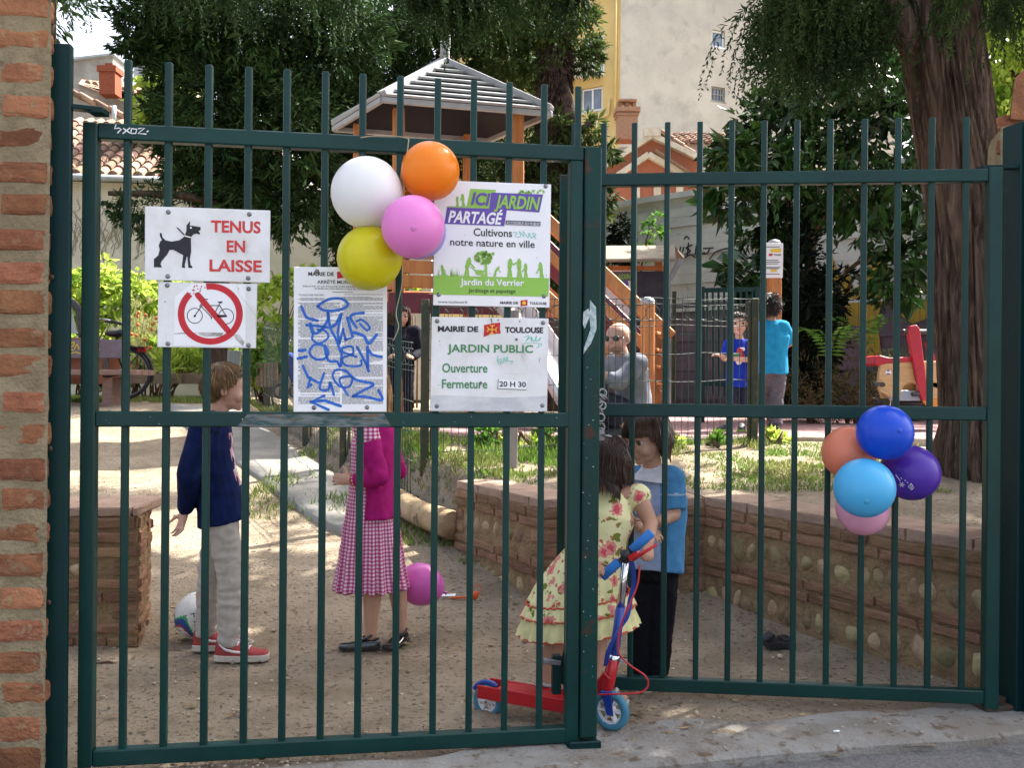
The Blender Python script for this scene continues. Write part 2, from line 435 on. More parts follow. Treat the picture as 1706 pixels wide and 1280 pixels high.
# rubber playground
PLAY = [(-.30, 7.35), (2.2, 7.35), (4.6, 7.15), (7.5, 7.0), (8, 12.4), (-3.0, 12.6), (-3.0, 11.2), (-1.75, 8.9)]
mb = MB(); mb.prism([V((x, y, .60)) for x, y in PLAY], (0, 0, .185)); mb.build('playground', m_play, kind='structure', bevel=.02)
mb = MB()
for (a, b) in zip([(1.95, 7.28), (4.6, 7.08)], [(4.6, 7.08), (8, 6.9)]): mb.beam((*a, .74), (*b, .74), .14, .13, (0, 1, 0))
mb.build('kerb', m_kerb, kind='structure', bevel=.012)

# ------------------------------------------------------------------ brick piers of the gateway
def rough_box(mb, c, s, R=None, amp=.004, mi=0, n=(5, 2, 2)):
    "a hand made brick: subdivided box with a worn outline"
    o = len(mb.v); seed = V((random.random() * 90, random.random() * 90, random.random() * 90)); b = bmesh.new()
    bmesh.ops.create_cube(b, size=1); 
    for e in [1]: bmesh.ops.subdivide_edges(b, edges=b.edges[:], cuts=4, use_grid_fill=True)
    vs = []
    for v in b.verts:
        q = V((v.co.x * s[0], v.co.y * s[1], v.co.z * s[2])); k = sum(abs(abs(v.co[i]) - .5) < .01 for i in range(3))
        if k >= 2: q = V((q.x - math.copysign(.004, q.x) * (abs(abs(v.co.x) - .5) < .01), q.y - math.copysign(.004, q.y) * (abs(abs(v.co.y) - .5) < .01), q.z - math.copysign(.003, q.z) * (abs(abs(v.co.z) - .5) < .01)))
        q += noise.noise_vector(q * 13 + seed) * amp + noise.noise_vector(q * 42 + seed) * (amp * .45)
        vs.append(V(c) + (R @ q if R else q))
    mb.add(vs, [tuple(x.index for x in f.verts) for f in b.faces], mi, False); b.free()
random.seed(3)
def pier(name, label, x_edge, y0, ang, z0, z1, width, pitch, bh, grow, depth=.3):
    "front face runs from x_edge along -grow ... built course by course"
    mb = MB(); d = V((math.cos(ang), math.sin(ang), 0)) * grow; nrm = V((math.sin(ang), -math.cos(ang), 0))
    o = V((x_edge, y0, 0)); Rm = Matrix((d * (1 if grow > 0 else -1), -nrm, V((0, 0, 1)))).transposed()
    splay = V((-.62 * -grow, 1, 0)) if False else None
    z = z0; k = 0
    while z < z1:
        x = -.008 * random.random(); h = bh * random.uniform(.85, 1.12); L = random.choice([.21, .26, .27, .12, .13])
        while x < width:
            dz = random.uniform(-.006, .006); pr = random.uniform(-.003, .003)
            c = o + d * (x + L / 2) - nrm * (.0215 - pr) + V((0, 0, z + h / 2 + dz))
            rough_box(mb, c, (L, .05, h), Rm, .006, 0); x += L + random.uniform(.012, .03); L = random.choice([.26, .27, .25, .13])
        z += pitch * random.uniform(.96, 1.04); k += 1
    # mortar core
    e = o + d * -.011 + nrm * -.0015
    q = [e, e + d * width, e + d * width - nrm * depth, e - nrm * depth + d * depth * .62]
    pts = [V((p.x, p.y, z0 - .1)) for p in (q if grow < 0 else q)]
    nn = 26; 
    m2 = MB(); m2.prism(pts, (0, 0, z1 - z0 + .1), 1)
    b = bmesh.new(); vv = [b.verts.new(p) for p in m2.v]
    for f in m2.f: b.faces.new([vv[i] for i in f])
    bmesh.ops.triangulate(b, faces=b.faces[:]); 
    for _ in range(5): bmesh.ops.subdivide_edges(b, edges=[e_ for e_ in b.edges if e_.calc_length() > .06], cuts=1); bmesh.ops.triangulate(b, faces=[f for f in b.faces if len(f.verts) > 3])
    b.verts.ensure_lookup_table(); b.verts.index_update()
    vs = [v.co + noise.noise_vector(v.co * 16) * .0035 for v in b.verts]
    mb.add(vs, [tuple(x.index for x in f.verts) for f in b.faces], 1, False); b.free()
    return mb
mb = pier('brick_pier', '', -1.352, 2.60, R_(4), -.03, 2.75, .75, .0955, .068, -1)
top(mb, 'brick_pier', [m_brick, m_mortar], 'old brick pier with thick sandy mortar filling the left edge of the photo', 'brick pier')
mb = pier('brick_pier', '', 1.905, 3.50, R_(12), -.03, 2.22, .6, .098, .058, 1)
q = V((1.905, 3.50, 0)); d = V((math.cos(R_(12)), math.sin(R_(12)), 0)); nr = V((-math.sin(R_(12)), math.cos(R_(12)), 0))
mb.prism([q - nr * .03 + V((0, 0, 2.24)), q - nr * .03 + d * .6 + V((0, 0, 2.24)), q - nr * .03 + d * .6 + V((0, 0, 2.75)), q - nr * .03 + d * .30 + V((0, 0, 2.66)), q - nr * .03 + d * .02 + V((0, 0, 2.40))], V((.15, .30, 0)), 0)
for i in range(len(mb.v)):
    q_ = V(mb.v[i]); mb.v[i] = tuple(q_ + noise.noise_vector(q_ * 14) * .004)
top(mb, 'brick_pier', [m_brick, m_mortar], 'brick pier with sloping orange coping behind the right gate post', 'brick pier')

# gate posts
def gatepost(boxes, label, br):
    r = thing('gate_post', label, 'gate post', (boxes[0][0], boxes[0][1], 0)); mb = MB()
    for x, y, wx, wy, z1 in boxes: mb.box((x, y, z1 / 2 - .02), (wx, wy, z1 + .04), Matrix.Rotation(R_(10), 3, 'Z'))
    mb.build('shaft', m_post, r, bevel=.004)
    mb = MB()
    for a, b, z in br: mb.beam((*a, z), (*b, z), .035, .014, (0, 1, 0))
    mb.box((br[0][1][0] - .012, br[0][1][1], br[0][2] - .004), (.045, .05, .018)); mb.build('hinge_bracket', m_post, r, bevel=.002)
    mb = MB(); k = boxes[-1]
    for z in (.55, 1.0, 1.5): mb.lathe([(.008, 0), (.008, .004)], (k[0], k[1] - k[3] / 2 - .012, z), frame_of((0, -1, 0)), 8)
    mb.build('bolt_hole', m_rust, r); return r
gatepost([(-1.345, 2.652, .080, .028, 2.19)], 'dark green steel gate post against the left brick pier', [((-1.335, 2.66), (-1.235, 2.70), 2.01)])
gatepost([(1.872, 3.36, .036, .10, 2.185), (1.915, 3.30, .05, .07, 2.19)], 'dark green steel gate post at the right edge in front of the orange brick', [((1.87, 3.335), (1.765, 3.345), 2.02)])
mb = MB(); mb.box((1.80, 3.36, .012), (.12, .1, .03), Matrix.Rotation(.2, 3, 'Z')); mb.box((1.86, 3.40, .03), (.1, .08, .03), Matrix.Rotation(.1, 3, 'Z'))
top(mb, 'hinge_block', m_rust, 'rusty iron pivot block on the ground under the right gate leaf', 'pivot block', bevel=.004)

# ------------------------------------------------------------------ gate leaves
def s_at(A, d, px): return ((px - 853) * A.y - 1500 * A.x) / (1500 * d.x - (px - 853) * d.y)
def gate(label, A, d, zs, bars, stiles, name='gate_leaf'):
    r = thing(name, label, 'gate', (A.x, A.y, 0)); n = V((d.y, -d.x, 0))
    (b0, b1), (m0, m1), (t0, t1), ztop = zs
    at = lambda s, z, o=0: V((A.x, A.y, 0)) + d * s + n * o + V((0, 0, z))
    s0, s1 = stiles[0][1], stiles[-1][0]
    for z0, z1 in ((b0, b1), (m0, m1), (t0, t1)):
        mb = MB(); mb.beam(at(s0, (z0 + z1) / 2), at(s1, (z0 + z1) / 2), z1 - z0, .04, (0, 0, 1)); mb.build('rail', m_gate, r, bevel=.004)
    for k, (a, b, lo, hi, off, mm) in enumerate(stiles_full(stiles, b0, t1)):
        mb = MB(); mb.beam(at((a + b) / 2, lo, off), at((a + b) / 2, hi, off), b - a, .046, d); mb.build('stile', mm, r, bevel=.004)
    for s in bars:
        mb = MB(); mb.beam(at(s, b1 - .004, 0), at(s, ztop, 0), .0215, .0215, d + n * .12); mb.build('bar', m_gate, r, bevel=.0045, seg=2)
    return r, at, n
def stiles_full(st, lo, hi): return [(x[0], x[1], x[2] if len(x) > 2 else lo, x[3] if len(x) > 3 else hi, x[4] if len(x) > 4 else 0, x[5] if len(x) > 5 else m_gate) for x in st]
A1 = V((-1.314, 2.757, 0)); D1 = V((1.584, .237, 0)).normalized(); px1 = lambda p: s_at(A1, D1, p)
bars1 = [px1(p - 3.5) for p in (213, 281, 348, 414, 478, 542, 604, 666.5, 729, 789, 848, 906)]
e = [px1(x) for x in (137.5, 162, 945, 967, 968.5, 996)]
gateL, at1, N1 = gate('tall dark green barred gate leaf carrying the signs and the left balloon bunch', A1, D1, ((.018, .068), (1.058, 1.106), (1.938, 1.988), 2.188), bars1 + [px1(959)],
    [(e[0], e[1], .018, 1.988), (e[2], e[3], .014, 1.9378), (e[4], e[5], .035, 1.985, .008, m_gate2)])
A2 = V((.20, 3.467, 0)); D2 = V((1.597, -.147, 0)).normalized(); px2 = lambda p: s_at(A2, D2, p)
bars2 = [px2(p - 3.2) for p in (957, 1006, 1057, 1112, 1166, 1219, 1273, 1327.5, 1383, 1440, 1496, 1552, 1609)]
e2 = [px2(x) for x in (930, 946, 1641, 1665)]
gateR, at2, N2 = gate('dark green barred gate leaf standing ajar on the right with the blue and purple balloons', A2, D2, ((.036, .086), (1.080, 1.130), (1.960, 2.008), 2.203), bars2,
    [(e2[0], e2[1], .04, 2.004, .004, m_gate2), (e2[2], e2[3], .02, 2.012)])
# fittings of the left leaf
mb = MB(); mb.beam(at1(px1(946), .012, .0), at1(px1(1001), .012, .0), .085, .012, N1); mb.beam(at1(px1(948), .012, .045), at1(px1(1001), .012, .045), .012, .04, N1)
mb.build('foot_plate', m_post, gateL, bevel=.004)
mb = MB(); mb.beam(at1(px1(912), .275, -.04), at1(px1(942), .265, -.04), .018, .018, N1); mb.build('bolt_lever', m_steel, gateL, bevel=.003)
mb = MB(); mb.beam(at1(px1(936), .16, -.05), at1(px1(936), .29, -.05), .03, .03, N1); mb.build('drop_bolt', m_post, gateL, bevel=.003)
F1r = Face(at1(0, 0, .0206), N1); F1s = Face(at1(0, 0, .0316), N1)
m_white = mat('marker_white', (.75, .75, .75), rough=.6); m_worn = mat('worn_paint', (.018, .06, .06), (.15, .17, .17), 14, 6, .6, .3, 40, lo=.42, hi=.6, stretch=(1, 1, 5), c3=(.16, .09, .05), s3=16, lo3=.56, hi3=.62)
mb = MB()
for p in ([(193, 208), (191, 214), (198, 213), (202, 215), (196, 221)], [(206, 214), (216, 221)], [(216, 213), (205, 222)], [(219, 214), (218, 222), (226, 222), (228, 215), (219, 214)], [(231, 214), (241, 213), (230, 222), (243, 223)], [(245, 219), (247, 218)]):
    F1r.stroke(mb, p, 2.1, .0006, smooth=False)
mb.build('graffiti_tag', m_white, gateL)
mb = MB(); F1r.poly(mb, [(412, 690.5), (500, 690), (640, 689.5), (652, 711), (560, 711.5), (470, 711), (395, 711)], .0006); mb.build('worn_patch', m_worn, gateL)
mb = MB()
F1s.poly(mb, [(983, 500), (993, 512), (994, 548), (985, 572), (972, 590), (973, 580), (984, 548), (982, 528)], .0006); F1s.poly(mb, [(972, 520), (980, 514), (984, 524), (974, 548), (971, 540)], .0007)
for i in range(26): F1s.disc(mb, (random.uniform(971, 993), random.uniform(560, 1150)), random.uniform(.5, 1.2), .0006, n=6)
for i in range(12): F1r.disc(mb, (random.uniform(170, 940), random.uniform(694, 708)), random.uniform(.4, 1.0), .0006, n=6)
mb.build('paint_scrape', mat('scraped_primer', (.45, .50, .50), (.22, .33, .34), 60, 4, .7), gateL)
# chain joining the leaves
r = thing('chain', 'steel chain with padlock hanging between the two gate leaves', 'chain', at1(px1(1003), 1.17)); r.location.z = 1.05
mb = MB(); pts = [(1004, 655), (1001, 664), (997, 672), (1006, 662), (1003, 676), (999, 685), (1001, 696), (998, 704), (1001, 712)]
for i, (x, y) in enumerate(pts):
    c = P(x, y, 3.03 + .03 * (i % 2)); mb.ring(c, frame_of((1, .4, .2 + i % 2) if i % 2 else (.3, -1, .2)), .013, .0035, 16, 6)
mb.build('links', m_steel, r)
mb = MB(); c = P(1000, 719, 3.03); mb.beam(c, c + V((.0, 0, -.03)), .028, .016, (1, 0, 0)); mb.cap(c + V((.005, -.01, -.012)), c + V((.035, -.012, -.016)), .004); mb.ring(c, frame_of((0, 1, 0)), .011, .003); mb.build('padlock', m_steel, r)
# ------------------------------------------------------------------ signs on the left leaf
m_sign = mat('sign_white', (.74, .74, .76), (.64, .63, .62), 7, 6, .45, .04, 20, spec=.45, c3=(.42, .40, .37), s3=11, lo3=.66, hi3=.80)
m_sign2 = mat('sign_clean', (.80, .80, .82), (.76, .76, .79), 5, 4, .4, spec=.4)
m_alu = mat('sign_bare_metal', (.46, .47, .50), (.60, .60, .62), 9, 6, .4, .1, 30, spec=.5, stretch=(1, 1, 2))
m_blk = mat('sign_black', (.012, .011, .016), rough=.5); m_ink = mat('sign_ink', (.05, .05, .06), rough=.7)
m_red = mat('sign_red', (.52, .012, .022), (.46, .015, .025), 12, 4, .5); m_redt = mat('sign_red_text', (.56, .028, .030), (.50, .05, .05), 40, 3, .5)
m_grn = mat('sign_green', (.055, .22, .085), rough=.5); m_lime = mat('sign_lime', (.25, .48, .075), rough=.5); m_pur = mat('sign_purple', (.115, .065, .34), rough=.5)
m_yel = mat('sign_yellow', (.75, .50, .03), rough=.5); m_tag = mat('spray_blue', (.012, .10, .46), (.02, .14, .55), 30, 4, .5); m_cy = mat('marker_cyan', (.10, .52, .42), rough=.5)
m_gry = mat('sign_grey', (.12, .12, .15), rough=.5); m_dirty = mat('sign_dirt', (.25, .22, .19), (.55, .54, .52), 30, 5, .7, lo=.4, hi=.6)
FS = Face(at1(0, 0, .0215), N1)       # the plane the boards are bolted on
def cr(x0, y0, s): return lambda x, y: (x0 + x / s, y0 + y / s)
def board(name, label, cat, corners, m, thick=.006, bolts=(), lift=0.0, group='boards bolted to the gate'):
    c = [FS.pt(*p, lift) for p in corners]; r = thing(name, label, cat, c[3], group); r.location = c[3]
    mb = MB(); mb.prism(c, -FS.n * -thick); mb.build('panel', m, r, bevel=.0012)
    fc = Face(FS.p0 + FS.n * (lift + thick), FS.n)
    for b in bolts:
        mb = MB(); q = fc.pt(*b); Rm = frame_of(FS.n); mb.lathe([(.0072, 0), (.0072, .0012), (.0055, .003), (.0025, .0042)], q, Rm, 12); mb.build('bolt', m_steel, r)
    return r, fc
# dogs on a leash
k = cr(230, 330, 4.92)
r, f = board('sign', 'white sign with black leashed dog and red letters', 'sign', [k(58, 672), k(1082, 696), k(1086, 104), k(60, 68)], m_sign, .006, [k(248, 115), k(912, 133), k(244, 642), k(903, 657)], .004)
mb = MB()
for t, a, b, h in (('TENUS', (598, 276), (1005, 286), 95), ('EN', (727, 440), (877, 443), 94), ('LAISSE', (585, 597), (1014, 605), 94)): f.text(mb, t, k(*a), k(*b), h / 4.92, .028, .0012)
mb.build('lettering', m_redt, r)
dog = [(178, 285), (192, 287), (200, 322), (225, 346), (275, 356), (335, 346), (372, 322), (384, 302), (396, 270), (398, 222), (428, 188), (424, 226), (445, 226), (513, 238), (512, 262), (494, 270), (508, 287), (502, 299), (480, 290), (452, 298), (437, 318), (433, 345), (435, 440), (424, 500), (430, 548), (445, 562), (445, 573), (412, 571), (404, 480), (399, 480), (383, 548), (386, 572), (358, 570), (370, 468), (340, 452), (290, 424), (258, 424), (240, 460), (190, 520), (184, 545), (195, 562), (193, 568), (130, 567), (130, 500), (165, 470), (178, 422), (170, 390), (183, 352), (196, 346), (180, 312)]
mb = MB(); f.poly(mb, [k(*p) for p in dog], .0012, 0); f.stroke(mb, [k(322, 243), k(380, 303)], 2.0, .0014, 0); f.stroke(mb, [k(378, 308), k(437, 324)], 1.7, .0022, 1); f.disc(mb, k(433, 243), 1.6, .0022, 1)
mb.build('dog_emblem', [m_blk, m_sign2], r)
# no cycling
r, f = board('sign', 'white round-ringed no cycling sign with scuffed red circle, under the dog sign', 'sign', [k(160, 1222), k(968, 1232), k(978, 706), k(168, 688)], m_sign, .005, [k(240, 716), k(907, 745), k(245, 1195), k(905, 1208)])
mb = MB(); f.poly(mb, [k(292, 1210), k(880, 1216), k(884, 705), k(440, 700), k(300, 810)], .0008); mb.build('sticker', m_sign2, r)
mb = MB(); c = k(592, 950); f.annulus(mb, c, 43.2, 54.2, .0016, 0, -98, 226, 60, .945); f.stroke(mb, [k(490, 795), k(735, 1085)], 10.0, .0014, 0)
for i in range(16): f.disc(mb, k(random.uniform(420, 520), random.uniform(718, 800)), random.uniform(.6, 1.6), .0016, 0, 7)
mb.build('prohibition_ring', m_red, r)
mb = MB()
for x, y in ((465, 965), (722, 970)): f.annulus(mb, k(x, y), 11.9, 13.2, .0012, 0, 0, 360, 30); 
f.disc(mb, k(465, 967), 2.0, .0013); f.disc(mb, k(722, 968), 1.6, .0013)
for q in ([(465, 965), (525, 878)], [(525, 880), (668, 882)], [(520, 890), (605, 980)], [(668, 868), (628, 945)], [(668, 880), (722, 968)], [(632, 968), (722, 968)], [(600, 990), (600, 975)], [(540, 829), (570, 830)], [(505, 890), (540, 830)]): f.stroke(mb, [k(*p) for p in q], 1.5, .0013)
f.poly(mb, [k(650, 850), k(692, 847), k(690, 860), k(676, 864), k(664, 862)], .0014); f.poly(mb, [k(640, 958), k(720, 958), k(726, 976), k(655, 980)], .0014)
mb.build('bicycle_emblem', m_blk, r)
mb = MB(); f.poly(mb, [k(500, 1122), k(560, 1136), k(690, 1134), k(700, 1104), k(490, 1100)], .0011); f.poly(mb, [k(800, 1160), k(860, 1215), k(872, 1180), k(830, 1120), k(780, 1115)], .0011); f.stroke(mb, [k(300, 1112), k(480, 1106)], 1.6, .001); f.stroke(mb, [k(810, 700), k(830, 790), k(880, 850), k(965, 965)], .5, .0012, smooth=True)
for x, y in ((548, 735), (824, 742), (222, 850)): f.disc(mb, k(x, y), 1.3, .0013, n=8)
mb.build('dirt_mark', m_dirty, r)
# municipal notice
k = cr(480, 440, 4.92)
r, f = board('notice_board', 'tall white notice of fine print sprayed with blue graffiti', 'notice board', [k(45, 1212), k(806, 1212), k(812, 30), k(48, 24)], m_sign2, .005, [k(212, 1178), k(647, 1175), k(236, 60)], 0)
mb = MB()
f.text(mb, 'MAIRIE DE', k(165, 95), k(375, 97), 6.4, .03, .0008); f.text(mb, 'TOULOUSE', k(470, 99), k(690, 101), 6.4, .03, .0008)
f.text(mb, 'ARRÊTÉ MUNICIPAL', k(238, 160), k(618, 164), 5.6, .012, .0008)
f.text(mb, 'RELATIF A LA POLICE DES JARDINS, SQUARES,', k(122, 187), k(735, 195), 2.4, .01, .0008); f.text(mb, 'ET BASES DE PLEIN AIR DE LA VILLE DE TOULOUSE', k(218, 207), k(660, 214), 2.4, .01, .0008)
f.stroke(mb, [k(363, 230), k(530, 232)], .8, .0008)
mb.build('lettering', m_blk, r)
mb = MB(); f.poly(mb, [k(400, 64), k(455, 58), k(462, 112), k(402, 120)], .0008); mb.build('emblem', m_red, r)
mb = MB(); random.seed(11)
for x0, x1 in ((82, 425), (442, 778)):
    y = 248
    while y < 1150:
        if random.random() < .07: y += 13; continue
        x = x0 + (18 if random.random() < .3 else 0); end = x1 if random.random() < .8 else random.uniform(x0 + 100, x1)
        if (y < 300 and x0 < 100): end = min(end, 300)
        while x < end:
            l = random.uniform(12, 46); f.poly(mb, [k(x, y + 3.6), k(min(x + l, end), y + 3.7), k(min(x + l, end), y), k(x, y)], .0006); x += l + 5
        y += 8.6
mb.build('fine_print', m_ink, r)
mb = MB()
for p, wd in (([(240, 345), (330, 290), (440, 285), (490, 335), (420, 375), (300, 380), (240, 345)], 22), ([(108, 350), (150, 440), (240, 465)], 24), ([(150, 500), (220, 505), (325, 520)], 22), ([(325, 395), (320, 470), (250, 560), (200, 570)], 22), ([(180, 490), (205, 570)], 30), ([(330, 400), (345, 520), (395, 620), (430, 720)], 22), ([(345, 525), (395, 490), (435, 410)], 26), ([(435, 420), (405, 560), (420, 650)], 20), ([(420, 650), (455, 520), (470, 620)], 24), ([(470, 620), (530, 600), (485, 440)], 24), ([(620, 400), (540, 410), (510, 440), (560, 520)], 22), ([(560, 470), (610, 460), (670, 520), (640, 540), (590, 490)], 18), ([(540, 560), (620, 590), (660, 650), (725, 580)], 26),
    ([(205, 560), (200, 620), (260, 650), (330, 600), (300, 545), (240, 540)], 18), ([(90, 710), (140, 705)], 26), ([(80, 775), (150, 760)], 24), ([(300, 670), (220, 660), (175, 720), (215, 775), (290, 780), (330, 730), (305, 670)], 20), ([(300, 680), (330, 790), (400, 800), (430, 840), (440, 700)], 22), ([(440, 690), (520, 675), (530, 735), (450, 770), (470, 830), (590, 835), (600, 790)], 18), ([(440, 720), (560, 760)], 18), ([(565, 680), (640, 820), (660, 880)], 22), ([(650, 680), (655, 870)], 24), ([(655, 700), (690, 745), (765, 762)], 22),
    ([(120, 835), (165, 930), (255, 975)], 22), ([(185, 930), (160, 1020), (190, 990)], 20), ([(295, 895), (260, 1020), (330, 1030), (345, 970), (375, 1075)], 20), ([(480, 880), (400, 865), (365, 920), (420, 1000), (500, 1005), (525, 930), (440, 930), (425, 970), (490, 1075)], 18), ([(470, 870), (560, 950), (700, 985), (610, 1040), (530, 1085)], 22), ([(530, 1085), (640, 1090), (770, 1115), (740, 1035)], 22),
    ([(430, 1165), (300, 1120), (185, 1130)], 24), ([(295, 1080), (185, 1130), (330, 1195)], 24)):
    f.stroke(mb, [k(*q) for q in p], wd / 4.92, .0012, 0, len(p) > 3)
mb.build('graffiti_tag', m_tag, r)
# shared garden board
k = cr(700, 290, 5.565)
r, f = board('sign', 'green and purple shared garden sign partly behind the balloons', 'sign', [k(120, 1218), k(1196, 1240), k(1212, 98), k(130, 58)], m_sign2, .005, [k(1163, 112), k(172, 1118), k(1147, 1133)], .002)
mb = MB(); f.poly(mb, [k(*p) for p in ((465, 135), (703, 145), (668, 322), (430, 310))], .0008, 0); f.poly(mb, [k(*p) for p in ((660, 170), (1140, 188), (1105, 355), (638, 322))], .0010, 1); f.poly(mb, [k(*p) for p in ((250, 308), (805, 325), (780, 482), (225, 460))], .0012, 1); f.poly(mb, [k(*p) for p in ((792, 428), (1118, 440), (1115, 484), (790, 470))], .0008, 2); f.poly(mb, [k(*p) for p in ((128, 940), (1195, 965), (1188, 1138), (122, 1118))], .0008, 0)
mb.build('colour_block', [m_lime, m_pur, m_gry], r)
mb = MB(); s = 5.565
f.text(mb, 'ICI', k(472, 278), k(628, 290), 112 / s, .03, .0022, .22, 0); f.text(mb, 'JARDIN', k(690, 308), k(1090, 331), 118 / s, .03, .0022, .22, 1); f.text(mb, 'PARTAGÉ', k(258, 443), k(745, 465), 106 / s, .03, .0024, .22, 2); f.text(mb, 'ACCESSIBLE AU PUBLIC', k(797, 466), k(1110, 479), 28 / s, .02, .002, .15, 4)
f.text(mb, 'Cultivons', k(495, 571), k(852, 583), 70 / s, .012, .001, 0, 3); f.text(mb, 'notre nature en ville', k(278, 660), k(1062, 684), 66 / s, .012, .001, 0, 3); f.text(mb, 'Jardin du Verrier', k(372, 1028), k(962, 1038), 60 / s, .02, .0018, 0, 2); f.text(mb, 'Jardinage et papotage', k(448, 1096), k(884, 1104), 38 / s, .004, .0018, 0, 3)
f.text(mb, 'www.toulouse.fr', k(165, 1196), k(443, 1199), 24 / s, 0, .001, 0, 3); f.text(mb, 'MAIRIE DE', k(742, 1204), k(908, 1207), 24 / s, .03, .001, 0, 3); f.text(mb, 'TOULOUSE', k(1016, 1210), k(1172, 1213), 24 / s, .03, .001, 0, 3)
mb.build('lettering', [m_pur, m_lime, m_sign2, m_blk, m_alu], r)
mb = MB(); f.poly(mb, [k(*p) for p in ((932, 1172), (996, 1166), (994, 1220), (930, 1226))], .0010, 0); f.disc(mb, k(963, 1196), 3.2, .0016, 1, 10); mb.build('emblem', [m_red, m_yel], r)
mb = MB()
def man(x, y, h, lean=0, arm=(30, 40)):
    f.disc(mb, k(x + lean, y - h * .92), h * .075 / s, .0010, 0, 10); f.stroke(mb, [k(x + lean * .9, y - h * .82), k(x + lean * .3, y - h * .5)], h * .24 / s, .0010, smooth=False); f.stroke(mb, [k(x + lean * .3, y - h * .5), k(x - h * .06, y)], h * .13 / s, .0011, smooth=False); f.stroke(mb, [k(x + lean * .3, y - h * .5), k(x + h * .1, y)], h * .13 / s, .0012, smooth=False); f.stroke(mb, [k(x + lean * .8, y - h * .78), k(x + arm[0], y - arm[1])], h * .08 / s, .0013, smooth=False)
for a in ((210, 945, 105, -8, (20, 40)), (428, 945, 175, 28, (75, 75)), (690, 945, 92, 40, (55, 30)), (828, 950, 170, 8, (40, 110)), (918, 952, 170, 0, (-45, 120)), (978, 955, 130, 0, (-30, 50)), (1125, 960, 145, -12, (-45, 40)), (345, 300, 95, 0, (10, 30)), (400, 300, 120, -8, (-25, 60))): man(*a)
f.stroke(mb, [k(612, 945), k(608, 840), k(600, 800)], 4.4, .001); 
for i in range(70):
    a = random.uniform(0, 6.28); q = math.sqrt(random.random()); f.disc(mb, k(603 + 92 * q * math.cos(a), 775 + 62 * q * math.sin(a)), random.uniform(1.5, 3.4), .0012, 0, 6)
f.poly(mb, [k(500, 885), k(600, 895), k(580, 935), k(525, 935)], .0014); f.stroke(mb, [k(470, 860), k(515, 900)], 1.2, .001); f.disc(mb, k(580, 938), 3, .0015)
for i in range(40): x = random.uniform(160, 400); f.stroke(mb, [k(x, 945), k(x + random.uniform(-8, 8), 945 - random.uniform(10, 80))], 1.0, .001, smooth=False, taper=.8)
for i in range(36): f.disc(mb, k(random.uniform(915, 1150), random.uniform(145, 180)), random.uniform(.8, 2.8), .0009, 0, 6)
f.stroke(mb, [k(250, 302), k(440, 304)], 1.8, .0009)
mb.build('garden_silhouettes', m_lime, r)
mb = MB(); f.stroke(mb, [k(*p) for p in ((860, 540), (900, 545), (880, 575), (930, 580), (920, 530), (960, 580), (955, 530), (1000, 590), (1010, 545), (1030, 590), (1075, 560), (1040, 550), (1075, 600))], .9, .0016); mb.build('marker_scribble', m_cy, r)
mb = MB()
for i in range(22): f.disc(mb, k(random.uniform(140, 1190), random.uniform(200, 1200)), random.uniform(.3, .8), .0028, 0, 6)
mb.build('dirt_mark', m_gry, r)
# opening hours
k = cr(700, 500, 6.4)
r, f = board('sign', 'white opening hours sign with green letters and 20 H 30 label', 'sign', [k(105, 1185), k(1350, 1190), k(1368, 198), k(122, 180)], m_sign, .005, [k(182, 225), k(1310, 243), k(178, 1132), k(1302, 1125)], 0)
mb = MB(); f.poly(mb, [k(108, 1180), k(1348, 1185), k(1352, 1022), k(900, 1042), k(500, 1024), k(112, 1012)], .0007); mb.build('bare_strip', m_alu, r)
mb = MB(); s = 6.4
f.text(mb, 'MAIRIE DE', k(188, 334), k(620, 338), 58 / s, .04, .0012, 0, 0); f.text(mb, 'TOULOUSE', k(905, 347), k(1312, 351), 60 / s, .04, .0012, 0, 0)
f.text(mb, 'JARDIN PUBLIC', k(290, 554), k(1203, 562), 82 / s, .022, .0012, 0, 1); f.text(mb, 'Ouverture', k(235, 771), k(718, 773), 96 / s, .018, .0012, 0, 1); f.text(mb, 'Fermeture', k(232, 940), k(716, 942), 94 / s, .018, .0012, 0, 1)
mb.build('lettering', [m_blk, m_grn], r)
mb = MB(); f.poly(mb, [k(828, 945), k(1132, 957), k(1142, 862), k(835, 845)], .0014, 0); f.text(mb, '20 H 30', k(845, 922), k(1128, 929), 56 / s, .02, .0022, 0, 1); f.annulus(mb, k(0, 0), 0, 0.001, .001, 0); f.stroke(mb, [k(828, 945), k(1132, 957)], .8, .0018, 1, False); f.stroke(mb, [k(835, 845), k(828, 945)], .8, .0018, 1, False); mb.build('hour_label', [m_sign2, m_blk], r)
mb = MB(); f.poly(mb, [k(680, 268), k(770, 248), k(855, 240), k(850, 300), k(860, 355), k(760, 362), k(675, 395), k(682, 330)], .0012, 0)
c = (767, 315)
for a in range(4):
    q = a * math.pi / 2 + .05; dx, dy = math.cos(q), math.sin(q); f.stroke(mb, [k(*c), k(c[0] + 45 * dx, c[1] + 45 * dy)], 1.6, .0018, 1, False)
    for t in (-.45, .45): f.stroke(mb, [k(c[0] + 30 * dx, c[1] + 30 * dy), k(c[0] + 58 * math.cos(q + t), c[1] + 58 * math.sin(q + t))], 1.2, .0019, 1, False)
mb.build('emblem', [m_red, m_yel], r)
mb = MB(); f.stroke(mb, [k(*p) for p in ((1110, 395), (1160, 380), (1130, 440), (1170, 395), (1190, 440), (1185, 390), (1215, 440), (1240, 380), (1235, 440), (1290, 400), (1260, 440))], .9, .0016); f.stroke(mb, [k(1090, 465), k(1180, 455), k(1290, 465)], .7, .0016); f.stroke(mb, [k(1240, 510), k(1300, 480), k(1265, 465), k(1262, 500)], .7, .0016)
